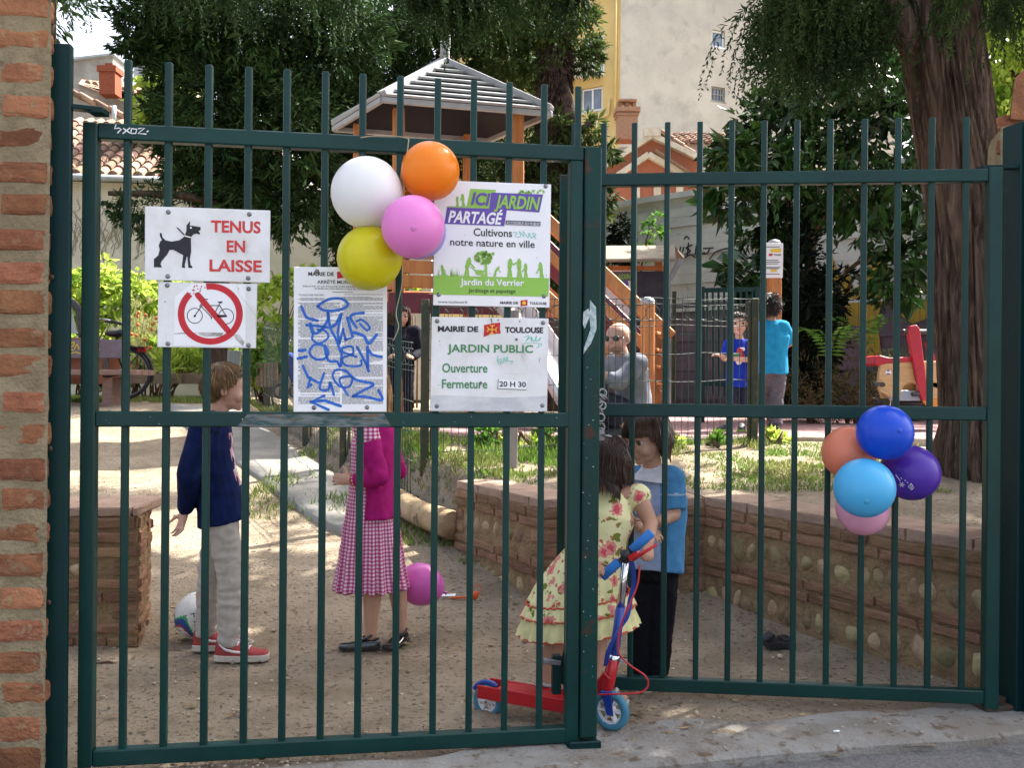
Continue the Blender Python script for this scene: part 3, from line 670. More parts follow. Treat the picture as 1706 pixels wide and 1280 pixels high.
f.stroke(mb, [k(*p) for p in ((830, 590), (825, 650), (850, 690), (865, 630), (830, 640), (880, 670), (895, 610), (910, 660), (930, 600), (935, 650), (990, 650), (960, 680))], .9, .0016); mb.build('marker_scribble', m_cy, r)
mb = MB()
for q in ((1027, 420, 2.4), (205, 440, .9), (212, 475, .7), (645, 880, 2.0), (640, 905, 1.4), (196, 908, .8), (758, 205, 1.5), (762, 225, 1.2), (832, 215, 1.4), (1062, 228, 1.3)): f.disc(mb, k(q[0], q[1]), q[2], .0020, 0, 8)
f.stroke(mb, [k(760, 200), k(765, 265)], 1.0, .0019); f.stroke(mb, [k(1268, 660), k(1278, 620)], .7, .0016)
mb.build('dirt_mark', m_gry, r)
mb = MB(); f.stroke(mb, [k(868, 685), k(1143, 685), k(1140, 788), k(868, 788), k(868, 685)], .5, .0010, 0, False); mb.build('label_ghost', mat('faint_line', (.6, .6, .63), rough=.6), r)

# ------------------------------------------------------------------ balloons
def balloon(px, py, d, rx, ry, col, label, group, axis=(0, .3, -1), nub=None, prt=False):
    c = P(px, py, d); k_ = d / FPX; R = rx * k_; Ry = ry * k_
    m = mat('latex', col, tuple(min(1, x * 1.06) for x in (C(col) if isinstance(col, str) else col)), 3, 2, .3, spec=.4, sss=0, trans=.22)
    m2 = mat('latex_knot', tuple(x * .72 for x in (C(col) if isinstance(col, str) else col)), rough=.4)
    r = thing('balloon', label, 'balloon', c, group); ax = V(axis).normalized(); Rm = frame_of(ax, V((1, 0, .1)))
    # profile along the axis: crown at -R, knot at +1.1R
    pr = []
    for i in range(25):
        t = math.pi * i / 24; z = -math.cos(t); rad = math.sin(t); pr.append((max(.001, R * rad * (1 - .03 * max(0, z))), (R + Ry) / 2 * (z + (.06 * max(0, z) ** 3))))
    mb = MB(); mb.lathe(pr, c, Rm, 36); mb.build('skin', m, r)
    mb = MB(); z = (R + Ry) / 2 * 1.05
    mb.lathe([(.001, z - .006), (.010, z - .002), (.006, z + .006), (.005, z + .010), (.011, z + .018), (.010, z + .019), (.004, z + .012)], c, Rm, 12); mb.build('knot', m2, r)
    if nub:
        q = V(nub).normalized(); e = c + q * R * 1.0; mb = MB(); mb.lathe([(.010, -.003), (.0085, .0002), (.003, .0009)], e, frame_of(q), 14); mb.build('tip', m2, r)
    return r, c, R
g1 = 'balloons bunched on the left gate leaf'; g2 = 'balloons bunched on the right gate leaf'
balloon(611, 321, 2.76, 60, 57, (.80, .80, .80), 'white balloon at the upper left of the left bunch', g1, (.6, .5, -.35))
balloon(717, 285, 2.79, 49, 48, (.86, .24, .008), 'orange balloon tied under the top rail', g1, (-.7, .5, -.5))
balloon(616, 430, 2.77, 54, 54.5, (.66, .60, .008), 'yellow balloon over the graffitied notice', g1, (.6, .5, .5))
balloon(697, 386, 2.86, 46, 46, (.40, .30, .72), 'lavender balloon almost hidden behind the pink one', g1, (-.5, .8, .1))
balloon(688, 378, 2.66, 52.5, 52.5, (.80, .25, .62), 'bright pink balloon in the middle of the left bunch', g1, (-.1, .9, .15), (.13, -1, -.22))
balloon(1414, 755, 3.27, 44, 43, (.76, .24, .14), 'salmon balloon behind the dark blue one', g2, (.7, .5, 0))
balloon(1517, 788, 3.24, 46, 48, (.085, .03, .36), 'purple balloon printed with small white marks', g2, (-.6, .6, .1))
balloon(1437, 846, 3.27, 43, 51, (.72, .35, .48), 'pale pink balloon at the bottom under the light blue one', g2, (.1, .6, .9))
balloon(1474, 721, 3.12, 46, 45.5, (.008, .075, .60), 'dark blue balloon topping the right bunch', g2, (-.1, .9, -.3), (.12, -1, .12))
balloon(1440, 813, 3.08, 49.5, 49.5, (.085, .46, .78), 'light blue balloon in the middle of the right bunch', g2, (.2, .9, .3), (-.30, -1, -.42))
pb_ = [o for o in COL.objects if o.get('label', '').startswith('purple balloon')][0]
c0 = P(1517, 788, 3.24); Rb = 47 * 3.24 / FPX
def onball(px, py):
    e = V((0, 0, CAM_H)); d = (P(px, py, 1) - e).normalized(); oc = e - c0; b = oc.dot(d); h = b * b - (oc.dot(oc) - (Rb * 1.004) ** 2); return e + d * (-b - math.sqrt(max(h, 0)))
mb = MB()
def ballstroke(pts, wd):
    a = [onball(*p) for p in pts]; 
    for p, q in zip(a[:-1], a[1:]): mb.tube([p, q], wd, 4)
for q in range(6): a = q * math.pi / 3; ballstroke([(1502, 808), (1502 + 5 * math.cos(a), 808 + 4.5 * math.sin(a))], .0012)
for p in ([(1492, 791), (1500, 802)], [(1513, 811), (1518, 806), (1522, 813), (1519, 817), (1513, 811)], [(1516, 808), (1520, 816)], [(1500, 797), (1503, 798)], [(1507, 800), (1509, 802)], [(1511, 804), (1513, 805)]): ballstroke(p, .0012)
mb.build('print', m_sign2, pb_)
m_str = mat('jute_string', (.42, .34, .22), (.34, .27, .17), 60, 3, .9)
def string(px, label, rad=.0018, d0=None):
    mb = MB(); mb.tube(px, rad, 5); return top(mb, 'balloon_string', m_str, label, 'string')
string([P(x, y, d) for x, y, d in spline([(600, 229, 2.84), (630, 226, 2.845), (676, 229, 2.85), (680, 240, 2.84), (676, 262, 2.83), (668, 290, 2.82), (672, 330, 2.82)], 6)], 'jute string looped over the top rail above the orange balloon')
string([P(x, y, d) for x, y, d in spline([(668, 420, 2.80), (670, 470, 2.82), (660, 520, 2.83), (664, 545, 2.82), (655, 568, 2.83)], 6)], 'loose string end dangling beside the fine print notice')
string([P(x, y, d) for x, y, d in spline([(1463, 644, 3.33), (1470, 648, 3.32), (1482, 655, 3.31), (1484, 668, 3.3), (1480, 690, 3.2)], 6)] , 'string tying the right balloons to the middle rail')
# ------------------------------------------------------------------ low garden walls of brick and cobbles
def wall_run(mbs, a, b, h, zb, seed, courses=((.0, .055, 1), (.058, .05, 1), (.112, .155, 0), (.27, .05, 1), (.323, .05, 1), (.376, .174, 0)), quoin=0, flip=True):
    "one straight face from a to b (seen side on the right hand of a->b reversed); courses measured down from the top"
    rnd = random.Random(seed); mbB, mbC = mbs; a, b = V((*a, 0)), V((*b, 0)); d = (b - a); L = d.length; d.normalize(); n = V((d.y, -d.x, 0))
    if flip and n.y > 0: n = -n
    Rm = Matrix((d, -n, V((0, 0, 1)))).transposed()
    for dz, hh, br in courses:
        x = 0.0; zc = h - dz - hh / 2
        if br:
            while x < L - .01:
                l = min(rnd.choice([.27, .3, .25, .14, .28]), L - x); pr = rnd.uniform(-.003, .006)
                rough_box(mbB, a + d * (x + l / 2) + n * (-.045 + pr) + V((0, 0, zb + zc + rnd.uniform(-.003, .003))), (l - rnd.uniform(.004, .012), .115, hh * rnd.uniform(.86, .96)), Rm, .005); x += l
        else:
            x = quoin + .05
            while x < L - quoin - .03:
                w_ = rnd.uniform(.024, .056); t = rnd.uniform(.55, 1.0) * hh / 2 * .92; R2 = Rm @ Matrix.Rotation(rnd.uniform(-.6, .6), 3, 'Y'); c = a + d * x + n * -.020 + V((0, 0, zb + zc + rnd.uniform(-.012, .012)))
                o = len(mbC.v); mbC.sph(c, (w_, .036, max(t, .03)), 12, 8, R2)
                sd = V((rnd.random() * 50,) * 3)
                for i in range(o, len(mbC.v)): mbC.v[i] = tuple(V(mbC.v[i]) + noise.noise_vector(V(mbC.v[i]) * 18 + sd) * .011)
                x += w_ * 2 * rnd.uniform(1.0, 1.35)
            if quoin:
                for x0 in (0, L - quoin):
                    for q in range(2): rough_box(mbB, a + d * (x0 + quoin / 2) - n * .05 + V((0, 0, zb + h - dz - hh * (q + .5) / 2)), (quoin - .01, .115, hh / 2 - .008), Rm, .005)
def mortar_body(poly, z0, z1, amp=.008, cut=.05):
    m2 = MB(); m2.prism([V((x, y, z0)) for x, y in poly], (0, 0, z1 - z0)); b = bmesh.new(); vv = [b.verts.new(p) for p in m2.v]
    for f in m2.f: b.faces.new([vv[i] for i in f])
    bmesh.ops.triangulate(b, faces=b.faces[:])
    for _ in range(6): bmesh.ops.subdivide_edges(b, edges=[e for e in b.edges if e.calc_length() > cut], cuts=1); bmesh.ops.triangulate(b, faces=[f for f in b.faces if len(f.verts) > 3])
    b.verts.index_update(); o = MB(); o.add([v.co + noise.noise_vector(v.co * 15) * amp for v in b.verts], [tuple(x.index for x in f.verts) for f in b.faces], 0, False); b.free(); return o
def capstones(pts, wd, z, h=.055):
    mb = MB(); rnd = random.Random(5)
    for (a, b) in zip(pts[:-1], pts[1:]):
        a, b = V((*a, 0)), V((*b, 0)); d = b - a; L = d.length; d.normalize(); n = V((-d.y, d.x, 0)); x = 0; Rm = Matrix((d, n, V((0, 0, 1)))).transposed()
        while x < L:
            l = min(.30, L - x); rough_box(mb, a + d * (x + l / 2) + n * wd / 2 + V((0, 0, z - h / 2 + rnd.uniform(-.002, .002))), (l - .004, wd + .012, h), Rm, .003); x += l
    return mb
# planter wall, right: A-B end pier, B-C back of the recess, C-D coming towards the gate
WH = .60
r = thing('planter_wall', 'low earthy brick and cobble planter wall wrapping the recess on the right', 'garden wall', (.2, 4.7, 0))
WA, WB, WC, WD = (-.34, 5.6), (.16, 4.70), (1.05, 4.86), (1.96, 3.40)
def offs(p, q, t): a, b = V((*p, 0)), V((*q, 0)); d = (b - a).normalized(); n = V((-d.y, d.x, 0)); return (a + n * t).to_2d(), (b + n * t).to_2d()
mortar_body([WA, WB, WC, WD, (2.25, 3.58), (1.2, 5.2), (.33, 5.02), (-.05, 5.7)], -.15, WH - .035).build('mortar_core', m_mortar2, r)
mbB, mbC = MB(), MB()
wall_run((mbB, mbC), WA, WB, WH - .05, 0, 1, quoin=.11); wall_run((mbB, mbC), WB, WC, WH - .05, 0, 2, quoin=.1); wall_run((mbB, mbC), WC, WD, WH - .05, 0, 3)
mbB.build('brick_courses', m_brick2, r); mbC.build('cobble_bands', m_cobble, r)
mb = capstones([WA, WB, WC, WD], .30, WH); mb.build('coping', m_cap, r)
# low wall end, left
r = thing('planter_wall', 'low thin-brick wall end with a few pebbles behind the left gate post', 'garden wall', (-1.7, 4.1, 0))
W1, W2, W3, W4 = (-3.2, 3.90), (-1.675, 4.06), (-1.80, 4.50), (-3.2, 4.4)
mortar_body([W1, W2, W3, W4], -.1, .585).build('mortar_core', m_mortar2, r)
mbB, mbC = MB(), MB()
cs = ((.0, .06, 1), (.07, .055, 1), (.135, .055, 1), (.20, .075, 0), (.28, .05, 1), (.34, .05, 1), (.40, .07, 0), (.48, .05, 1), (.54, .05, 1))
wall_run((mbB, mbC), W1, W2, .59, 0, 7, cs, .12)
rnd = random.Random(2)
mbC2 = MB(); keep = 0
wall_run((mbB, MB()), (W2[0] - .003, W2[1]), (W3[0] - .003, W3[1]), .59, 0, 8, cs, .12, False)
mbB.build('brick_courses', m_brick2, r); mbC.build('cobble_bands', m_cobble, r)
mb = capstones([W1, W2], .42, .63, .045); mb.build('coping', m_cap, r)

# ------------------------------------------------------------------ log edging, sticks and small things on the ground
m_log = mat('barkless_log', (.42, .31, .19), (.30, .21, .12), 8, 6, .85, .6, 30, stretch=(1, 1, 1), spec=.15, c3=(.15, .10, .07), s3=5)
mb = MB(); a, b = V((-.92, 6.55, tz(-1.0, 6.5) + .09)), V((-.36, 5.58, .31)); pts = [a.lerp(b, t / 10) + V((0, 0, .008 * math.sin(t * .8))) for t in range(11)]
mb.tube(pts, [.088 + .003 * math.sin(i * .9) for i in range(11)], 16); top(mb, 'log', m_log, 'thick pale bare log edging the bank beside the path', 'log')
m_black = mat('black_plastic', (.015, .015, .018), (.03, .03, .034), 20, 4, .45, .1, 40, spec=.4); m_glass = mat('dark_glass', (.05, .07, .10), rough=.1, spec=.6)
q = on_ground(1297, 1080); mb = MB(); Rz = Matrix.Rotation(.15, 3, 'Z'); mb.box(q + V((0, 0, .02)), (.13, .09, .035), Rz); mb.box(q + V((-.055, -.02, .055)), (.05, .06, .02), Rz @ Matrix.Rotation(-.6, 3, 'Y')); mb.box(q + V((.03, 0, .043)), (.05, .07, .015), Rz)
top(mb, 'door_stop', m_black, 'black metal floor stop on the soil in front of the cobble wall', 'gate stop', bevel=.004)
m_twig = mat('twig', (.16, .10, .06), (.09, .055, .035), 20, 3, .9)
m_litter = mat('litter', (.30, .22, .12), (.17, .11, .06), 30, 3, .9, island=.5)
mb = MB(); rr = random.Random(8)
for i in range(2600):
    y = 2.75 + 5.5 * rr.random() ** 1.8; x = rr.uniform(-1.6, 2.0) * (y / 3.2); 
    if y < FL(x) + .03: continue
    if inreg(np.array([x]), np.array([y]))[0]: continue
    z = tz(x, y) + float(wob(np.array(x), np.array(y))); s_ = rr.uniform(.002, .0075) * (1 if rr.random() < .94 else 1.9)
    mb.sph((x, y, max(z, .004) + s_ * .25), (s_ * rr.uniform(.8, 1.6), s_ * rr.uniform(.6, 1.1), s_ * .6), 6, 4, Matrix.Rotation(rr.random() * 6, 3, 'Z'))
o = mb.build('gravel', mat('gravel', (.40, .34, .26), (.22, .18, .13), 30, 3, .9, island=.5), kind='stuff'); tag(o, 'loose gravel grains scattered over the dirt', 'gravel')
mb = MB()
for i in range(900):
    y = 2.8 + 3.2 * rr.random() ** 1.5; x = rr.uniform(-1.6, 2.0) * (y / 3.2)
    if y < FL(x) + (.05 if rr.random() < .4 else .2) or inreg(np.array([x]), np.array([y]))[0]: continue
    z = max(tz(x, y) + float(wob(np.array(x), np.array(y))), .005) + .004; a = rr.random() * 6.28; l = rr.uniform(.006, .03); d = V((math.cos(a), math.sin(a), rr.uniform(-.1, .25))) * l
    if i % 5 == 0: s_ = V((-d.y, d.x, .004)) * rr.uniform(.5, .9); k_ = V((x, y, z + .002)); d = d * 1.2; mb.add([k_, k_ + d * .5 + s_, k_ + d, k_ + d * .5 - s_], [(0, 1, 2, 3)]); continue
    mb.beam(V((x, y, z)), V((x, y, z)) + d, rr.uniform(.0015, .006), .0015)
o = mb.build('leaf_litter', m_litter, kind='stuff'); tag(o, 'dry bits of leaf and twig on the ground', 'litter')
q = on_ground(172, 1110); mb = MB(); mb.tube([q + V((-.04, 0, .006)), q + V((.02, .01, .012)), q + V((.05, .005, .006))], .005, 6); top(mb, 'stick', m_twig, 'short dry stick by the foot of the left wall end', 'stick')
for i, (px, py, l) in enumerate(((1390, 1209, 'cigarette butt lying in the middle of the concrete strip'), (540, 1258, 'pale pebble on the concrete under the left leaf'))):
    q = P(px, py, 3.08 if i == 0 else 2.86); q.z = .02; mb = MB()
    if i == 0: mb.cap(q, q + V((.016, .003, 0)), .0038)
    else: mb.sph(q - V((0, 0, .004)), (.012, .009, .008), 8, 6)
    top(mb, 'cigarette_butt' if i == 0 else 'pebble', m_sign2 if i == 0 else m_cobble, l, 'cigarette butt' if i == 0 else 'pebble')
m_org = mat('orange_plastic', (.65, .10, .01), rough=.4)
q = on_ground(792, 1000); mb = MB(); mb.sph(q + V((0, 0, .022)), (.018, .012, .024), 10, 7, Matrix.Rotation(.5, 3, 'Y')); mb.ring(q + V((.01, 0, .055)), frame_of((0, 1, 0)), .022, .002, 16, 5); mb.tube([q + V((-.01, 0, .01)), q + V((-.07, .01, .008)), q + V((-.13, 0, .006))], .006, 6)
top(mb, 'burst_balloon', m_org, 'scrap of burst orange balloon on the ground by the wall pier', 'balloon scrap')
mb = MB(); q = on_ground(742, 998); mb.add([q + V(p) for p in ((-.04, 0, .012), (.05, .01, .012), (.055, .03, .02), (-.04, .018, .016), (-.06, .01, .03), (-.055, .02, .034))], [(0, 1, 2, 3), (0, 3, 5, 4)]); top(mb, 'ribbon', m_sign2, 'white ribbon end beside the pink balloon on the ground', 'ribbon')

# ------------------------------------------------------------------ wire fence round the playground
m_wire = mat('fence_green', (.012, .028, .022), (.03, .05, .045), 30, 3, .4, spec=.5); m_fpost = mat('fence_post_green', (.022, .035, .018), (.05, .045, .02), 7, 5, .55, .1, 30, c3=(.10, .085, .05), s3=14)
def wire_fence(name, label, ps, ht, posts, sag=.0):
    r = thing(name, label, 'fence', (*ps[0], tz(*ps[0])))
    for (a, b) in zip(ps[:-1], ps[1:]):
        za, zb = tz(*a) + .02, tz(*b) + .02; A, B = V((*a, za)), V((*b, zb)); d = B - A; L = d.length; u = d / L; mb = MB(); n_ = V((u.y, -u.x, 0)).normalized()
        at = lambda s, z: A + u * s + V((0, 0, z))
        for z in (ht, ht - .045, ht - .165, ht - .205, ht - .42, ht - .63, ht - .84, .04): mb.tube([at(L * t / 6, z + sag * math.sin(t * 1.9 + z * 9)) for t in range(7)], .0034, 5)
        x = .03
        while x < L - .02: mb.tube([at(x, .0), at(x, ht)], .0024, 4, False); x += .0545
        x = .06
        while x < L - .06: mb.ring(at(x + .05, ht - .105), Matrix((u, V((0, 0, 1)), n_)).transposed(), .055, .0026, 18, 4); x += .109
        mb.build('mesh_panel', m_wire, r)
    for p, extra in posts:
        z = tz(*p); mb = MB(); mb.beam((*p, z - .1), (*p, z + ht + .03), .055, .05); mb.beam((p[0] + extra, p[1], z), (p[0] + extra, p[1], z + ht + .01), .022, .03); mb.build('post', m_fpost, r, bevel=.004)
    return r
F0, F1 = (-.615, 6.35), (1.895, 7.05)
wire_fence('wire_fence', 'wire mesh fence with a row of hoops in front of the playground', [F0, (.64, 6.70), F1], 1.12, [(F0, .05), (F1, -.04)], .008)
wire_fence('wire_fence', 'wire mesh fence running uphill beside the concrete path behind the notice', [(-.70, 6.35), (-1.45, 7.75), (-2.0, 8.75), (-2.9, 10.5)], 1.12, [((-1.45, 7.75), .05), ((-2.0, 8.75), .05)], .004)
# grey post in the grass
mb = MB(); q = V((.0, 6.0, tz(.0, 6.0))); mb.beam(q - V((0, 0, .1)), q + V((0, 0, 1.05)), .085, .06); top(mb, 'timber_post', mat('grey_timber', (.30, .27, .24), (.22, .19, .17), 6, 5, .9, .4, 30, stretch=(4, 4, 1)), 'weathered grey post in the grass behind the hours sign', 'post', bevel=.006)
# ------------------------------------------------------------------ houses behind the garden
m_wall = mat('pale_render', (.58, .55, .48), (.47, .44, .38), 1.2, 7, .95, .4, 30, spec=.1, c3=(.30, .28, .25), s3=5, lo3=.64, hi3=.8)
m_cream = mat('cream_render', (.47, .445, .385), (.39, .37, .325), .5, 8, .95, .25, 20, spec=.1, c3=(.32, .305, .27), s3=1.3, lo3=.5, hi3=.75)
m_yellow = mat('yellow_render', (.62, .47, .20), (.56, .42, .18), .8, 6, .95, .2, 20, spec=.1)
m_greyw = mat('grey_render', (.34, .33, .30), (.24, .23, .21), 1.5, 8, .95, .4, 20, spec=.1)
m_tile = mat('roof_tile', (.25, .15, .105), (.19, .125, .095), 5, 6, .9, .4, 30, spec=.15, island=.38, hue=.018, c3=(.15, .125, .11), s3=9, lo3=.55, hi3=.7)
m_rbrick = mat('red_brick', (.33, .12, .07), (.25, .09, .055), 16, 5, .9, .3, 30, spec=.1, stretch=(1, 1, 4))
m_stone = mat('stone_trim', (.52, .47, .38), (.40, .36, .29), 3, 6, .9, .3, 20, spec=.1)
m_winf = mat('window_frame_white', (.72, .74, .76), rough=.5); m_pane = mat('window_pane', (.10, .13, .18), (.16, .20, .27), 2, 3, .12, spec=.6); m_zinc = mat('zinc_gutter', (.34, .37, .40), (.28, .31, .34), 6, 4, .45, spec=.5)
m_metalw = mat('painted_metal', (.50, .53, .50), (.40, .43, .41), 2, 6, .6, .1, 20, spec=.3, c3=(.30, .33, .31), s3=6); m_pinkw = mat('sprayed_purple', (.15, .10, .13), (.10, .075, .095), 2.5, 6, .7, spec=.2, c3=(.08, .10, .11), s3=4, lo3=.55, hi3=.65)
random.seed(21)
def tiles(mb, o, ux, up, L, Hh, pitch=.22, row=.36, r=.085):
    "half round canal tiles on a slope; o is the eave corner, ux along the eave, up the slope"
    ux, up = V(ux).normalized(), V(up).normalized(); n = ux.cross(up)
    if n.z < 0: n = -n
    nx, ny = int(L / pitch), int(Hh / row)
    for i in range(nx):
        for j in range(ny):
            a = o + ux * (pitch * (i + .5) + random.uniform(-.012, .012)) + up * (row * j - .03) + n * (.02 + random.uniform(0, .012)); vs = []
            for t in (0, 1):
                for k in range(6):
                    q = math.pi * k / 5; rr = r * (1.08 if t == 0 else .9); vs.append(a + up * (row * 1.12 * t) + n * (rr * math.sin(q) + (.022 if t == 0 else 0)) + ux * (rr * math.cos(q)))
            mb.add(vs, [(k, k + 1, 7 + k, 6 + k) for k in range(5)] + [tuple(range(5, -1, -1))], 0, False)
    c = [o, o + ux * L, o + ux * L + up * Hh, o + up * Hh]; mb.prism([p - n * .02 for p in c], n * .025)
def window(r, c, u, n, w_, h, panes=2, frame=m_winf, bars=False, shut=None):
    u, n = V(u).normalized(), V(n).normalized(); z = V((0, 0, 1)); Rm = Matrix((u, n, z)).transposed(); mb = MB()
    for s_ in (-1, 1): mb.box(c + u * s_ * (w_ / 2 - .03) + n * .02, (.06, .08, h), Rm); mb.box(c + z * s_ * (h / 2 - .03) + n * .021, (w_ - .12, .078, .06), Rm)
    for k in range(1, panes): mb.box(c + u * (w_ * (k / panes - .5)) + n * .022, (.07, .07, h - .12), Rm)
    mb.box(c - z * (h / 2 + .04) + n * .06, (w_ + .16, .16, .06), Rm)
    if bars:
        for k in range(1, 4): mb.box(c + u * (w_ * (k / 4 - .5)) + n * .05, (.03, .03, h - .12), Rm); 
        mb.box(c + n * .051, (w_ - .12, .03, .03), Rm)
    f = mb.build('window', frame, r); mb = MB(); mb.box(c, (w_ - .1, .03, h - .1), Rm); mb.build('pane', m_pane, f); return f
def cut_wall(o, u, L, H, n, holes, th=.3, jamb=None):
    "a rendered wall with window openings: holes (s, z, w, h)"
    u, n = V(u).normalized(), V(n).normalized(); mb = MB(); xs = sorted({0, L, *[s - w_ / 2 for s, z, w_, h in holes], *[s + w_ / 2 for s, z, w_, h in holes]}); zs = sorted({0, H, *[z - h / 2 for s, z, w_, h in holes], *[z + h / 2 for s, z, w_, h in holes]})
    for a, b in zip(xs[:-1], xs[1:]):
        za = 0
        for c, d in zip(zs[:-1], zs[1:]):
            if any(abs((a + b) / 2 - s) < w_ / 2 and abs((c + d) / 2 - z) < h / 2 for s, z, w_, h in holes): continue
            q = [o + u * a + V((0, 0, c)), o + u * b + V((0, 0, c)), o + u * b + V((0, 0, d)), o + u * a + V((0, 0, d))]; mb.add(q, [(0, 1, 2, 3)])
    for s, z, w_, h in holes:
        q = [o + u * (s + a * w_ / 2) + V((0, 0, z + b * h / 2)) for a, b in ((-1, -1), (1, -1), (1, 1), (-1, 1))]; q2 = [p - n * th * .6 for p in q]; mb.add(q + q2, [(i, (i + 1) % 4, 4 + (i + 1) % 4, 4 + i) for i in range(4)])
    e = [o, o + u * L, o + u * L + V((0, 0, H)), o + V((0, 0, H))]; k = [p - n * (th * .6 + .02) for p in e]; mb.add(k, [(0, 1, 2, 3)]); mb.add(e + k, [(0, 4, 5, 1), (1, 5, 6, 2), (2, 6, 7, 3), (3, 7, 4, 0)])
    return mb
g0 = .85
# long low house with the canal tile roof, left
r = thing('house', 'low house with canal tile roof and pale wall behind the left gate leaf', 'house', (-9, 18, g0))
a = P(60, 300, 18.0); a -= (P(720, 300, 19.0) - a).normalized() * 6; b = P(720, 300, 19.0); zg = 5.2; a.z = b.z = g0; u = (b - a).normalized(); L = (b - a).length; nb = V((-u.y, u.x, 0))
mb = MB(); mb.prism([a, b, b + nb * .4, a + nb * .4], (0, 0, zg - g0)); mb.prism([a + nb * .4, a + nb * 4.2, a + nb * 4.2 + V((0, 0, zg - g0 + 2.1)), a + nb * .4 + V((0, 0, zg - g0))], u * L); mb.build('wall', m_wall, r)
mb = MB(); tiles(mb, a - nb * .25 + V((0, 0, zg - g0 + .06)), u, nb + V((0, 0, .55)), 10.6, 4.6, .24, .40, .095); mb.build('roof', m_tile, r)
mb = MB(); mb.tube([a - nb * .33 + V((0, 0, zg - g0 + .02)), a - nb * .33 + u * 10.6 + V((0, 0, zg - g0 + .02))], .07, 8); mb.build('gutter', m_zinc, r)
FW = Face(a - nb * .004, -nb); mb = MB()
for p in ([(395, 470), (402, 455), (410, 468)], [(398, 464), (408, 463)], [(425, 458), (418, 452), (414, 462), (420, 470), (427, 468)], [(440, 455), (452, 452), (455, 462), (445, 468), (438, 462), (440, 455)], [(430, 480), (428, 492)], [(440, 480), (438, 492), (446, 492)], [(452, 480), (450, 490)], [(462, 482), (456, 486), (462, 490), (456, 493)]): FW.stroke(mb, p, 1.6, .006)
mb.build('graffiti_tag', m_gry, r)
m_vine = mat('dry_vine', (.22, .18, .14), rough=.9); mb = MB(); rr = random.Random(4)
for i in range(46):
    x, y = rr.uniform(105, 250), rr.uniform(400, 440); pts = []
    for k_ in range(7): pts.append(FW.pt(x, y, .012)); x += rr.uniform(-9, 9); y -= rr.uniform(4, 18)
    mb.tube(pts, .006, 3)
mb.build('climber_stems', m_vine, r)
# gable house behind it
r = thing('house', 'grey gabled house with a sloping tiled verge behind the low roof', 'house', (-14, 25, g0))
q = [P(20, 320, 25), P(290, 320, 25), P(290, 222, 25), P(214, 203, 25), P(118, 158, 25), P(20, 112, 25)]; mb = MB(); mb.prism(q, (0, 5, 0)); mb.build('wall', m_greyw, r)
e0, e1 = P(10, 104, 24.8), P(232, 206, 24.8); mb = MB()
d = (e1 - e0); n_ = int(d.length / .42)
for i in range(n_):
    for t in range(2): mb.etube([e0 + d * (i / n_) + V((0, .25 * t, .06)), e0 + d * ((i + 1.15) / n_) + V((0, .25 * t, 0.0))], .11, .08, (0, 1, 0), 8)
mb.prism([e0, e1, e1 + V((0, 5, 0)), e0 + V((0, 5, 0))], (0, 0, .05)); mb.build('roof', m_tile, r)
mb = MB(); c = P(190, 205, 24); mb.tube([c, P(190, 176, 24)], .06, 8); mb.build('flue_pipe', m_zinc, r)
# house with the chimney
r = thing('house', 'house with a red brick chimney on a low tiled roof', 'house', (-15, 30, g0))
mb = MB(); mb.prism([P(100, 300, 30), P(320, 300, 30), P(320, 178, 30), P(228, 172, 30), P(131, 140, 30), P(100, 138, 30)], (0, 7, 0)); mb.build('wall', m_greyw, r)
mb = MB(); e = P(131, 139, 29.7); e2 = P(232, 178, 29.7); tiles(mb, e2, V((1, 0, 0)), (V((-.2, 1, .28))), 3.0, 3.2, .25, .4, .1); rf = [e, e2, P(330, 182, 29.7), P(330, 150, 33), P(136, 132, 33)]; mb.add(rf, [(0, 1, 2, 3, 4)]); tiles(mb, P(140, 140, 30.0), (P(330, 176, 30) - P(140, 140, 30)), V((0, 1, .25)), 4.0, 3.0, .25, .4, .1); roof = mb.build('roof', m_tile, r)
mb = MB(); c0_, c1_ = P(184, 160, 29.5), P(184, 115, 29.5); mb.beam(c0_, c1_, .52, .5, (1, 0, 0)); mb.beam(c1_ - V((0, 0, .16)), c1_ + V((0, 0, .03)), .62, .6, (1, 0, 0)); mb.beam(c1_, c1_ + V((0, 0, .16)), .25, .25); mb.build('chimney', mat('sunlit_brick', (.24, .075, .042), (.17, .055, .032), 14, 5, .9, .4, 30, spec=.1, stretch=(1, 1, 5)), roof)
# tall grey block behind
r = thing('building', 'plain weathered grey building with a sloping top behind the chimney', 'building', (-20, 42, g0))
mb = MB(); mb.prism([P(90, 300, 42), P(188, 300, 42), P(188, 92, 42), P(120, 98, 42), P(90, 104, 42)], (0, 8, 0)); mb.build('wall', m_greyw, r)
mb = MB(); mb.prism([P(88, 103, 41.8), P(190, 90, 41.8), P(190, 87, 41.8), P(88, 99, 41.8)], (0, 8, 0)); mb.build('roof', m_zinc, r)
r = thing('building', 'dark roofed attic behind the bare cypress branch tip', 'building', (-17, 40, g0))
mb = MB(); mb.prism([P(205, 300, 40), P(300, 300, 40), P(300, 125, 40), P(205, 130, 40)], (0, 6, 0)); mb.build('wall', m_greyw, r)
mb = MB(); mb.prism([P(200, 140, 39.7), P(305, 138, 39.7), P(300, 116, 41), P(228, 118, 41)], (0, .3, 0)); mb.beam(P(236, 135, 39), P(236, 108, 39), .5, .4); mb.build('roof', m_zinc, r)

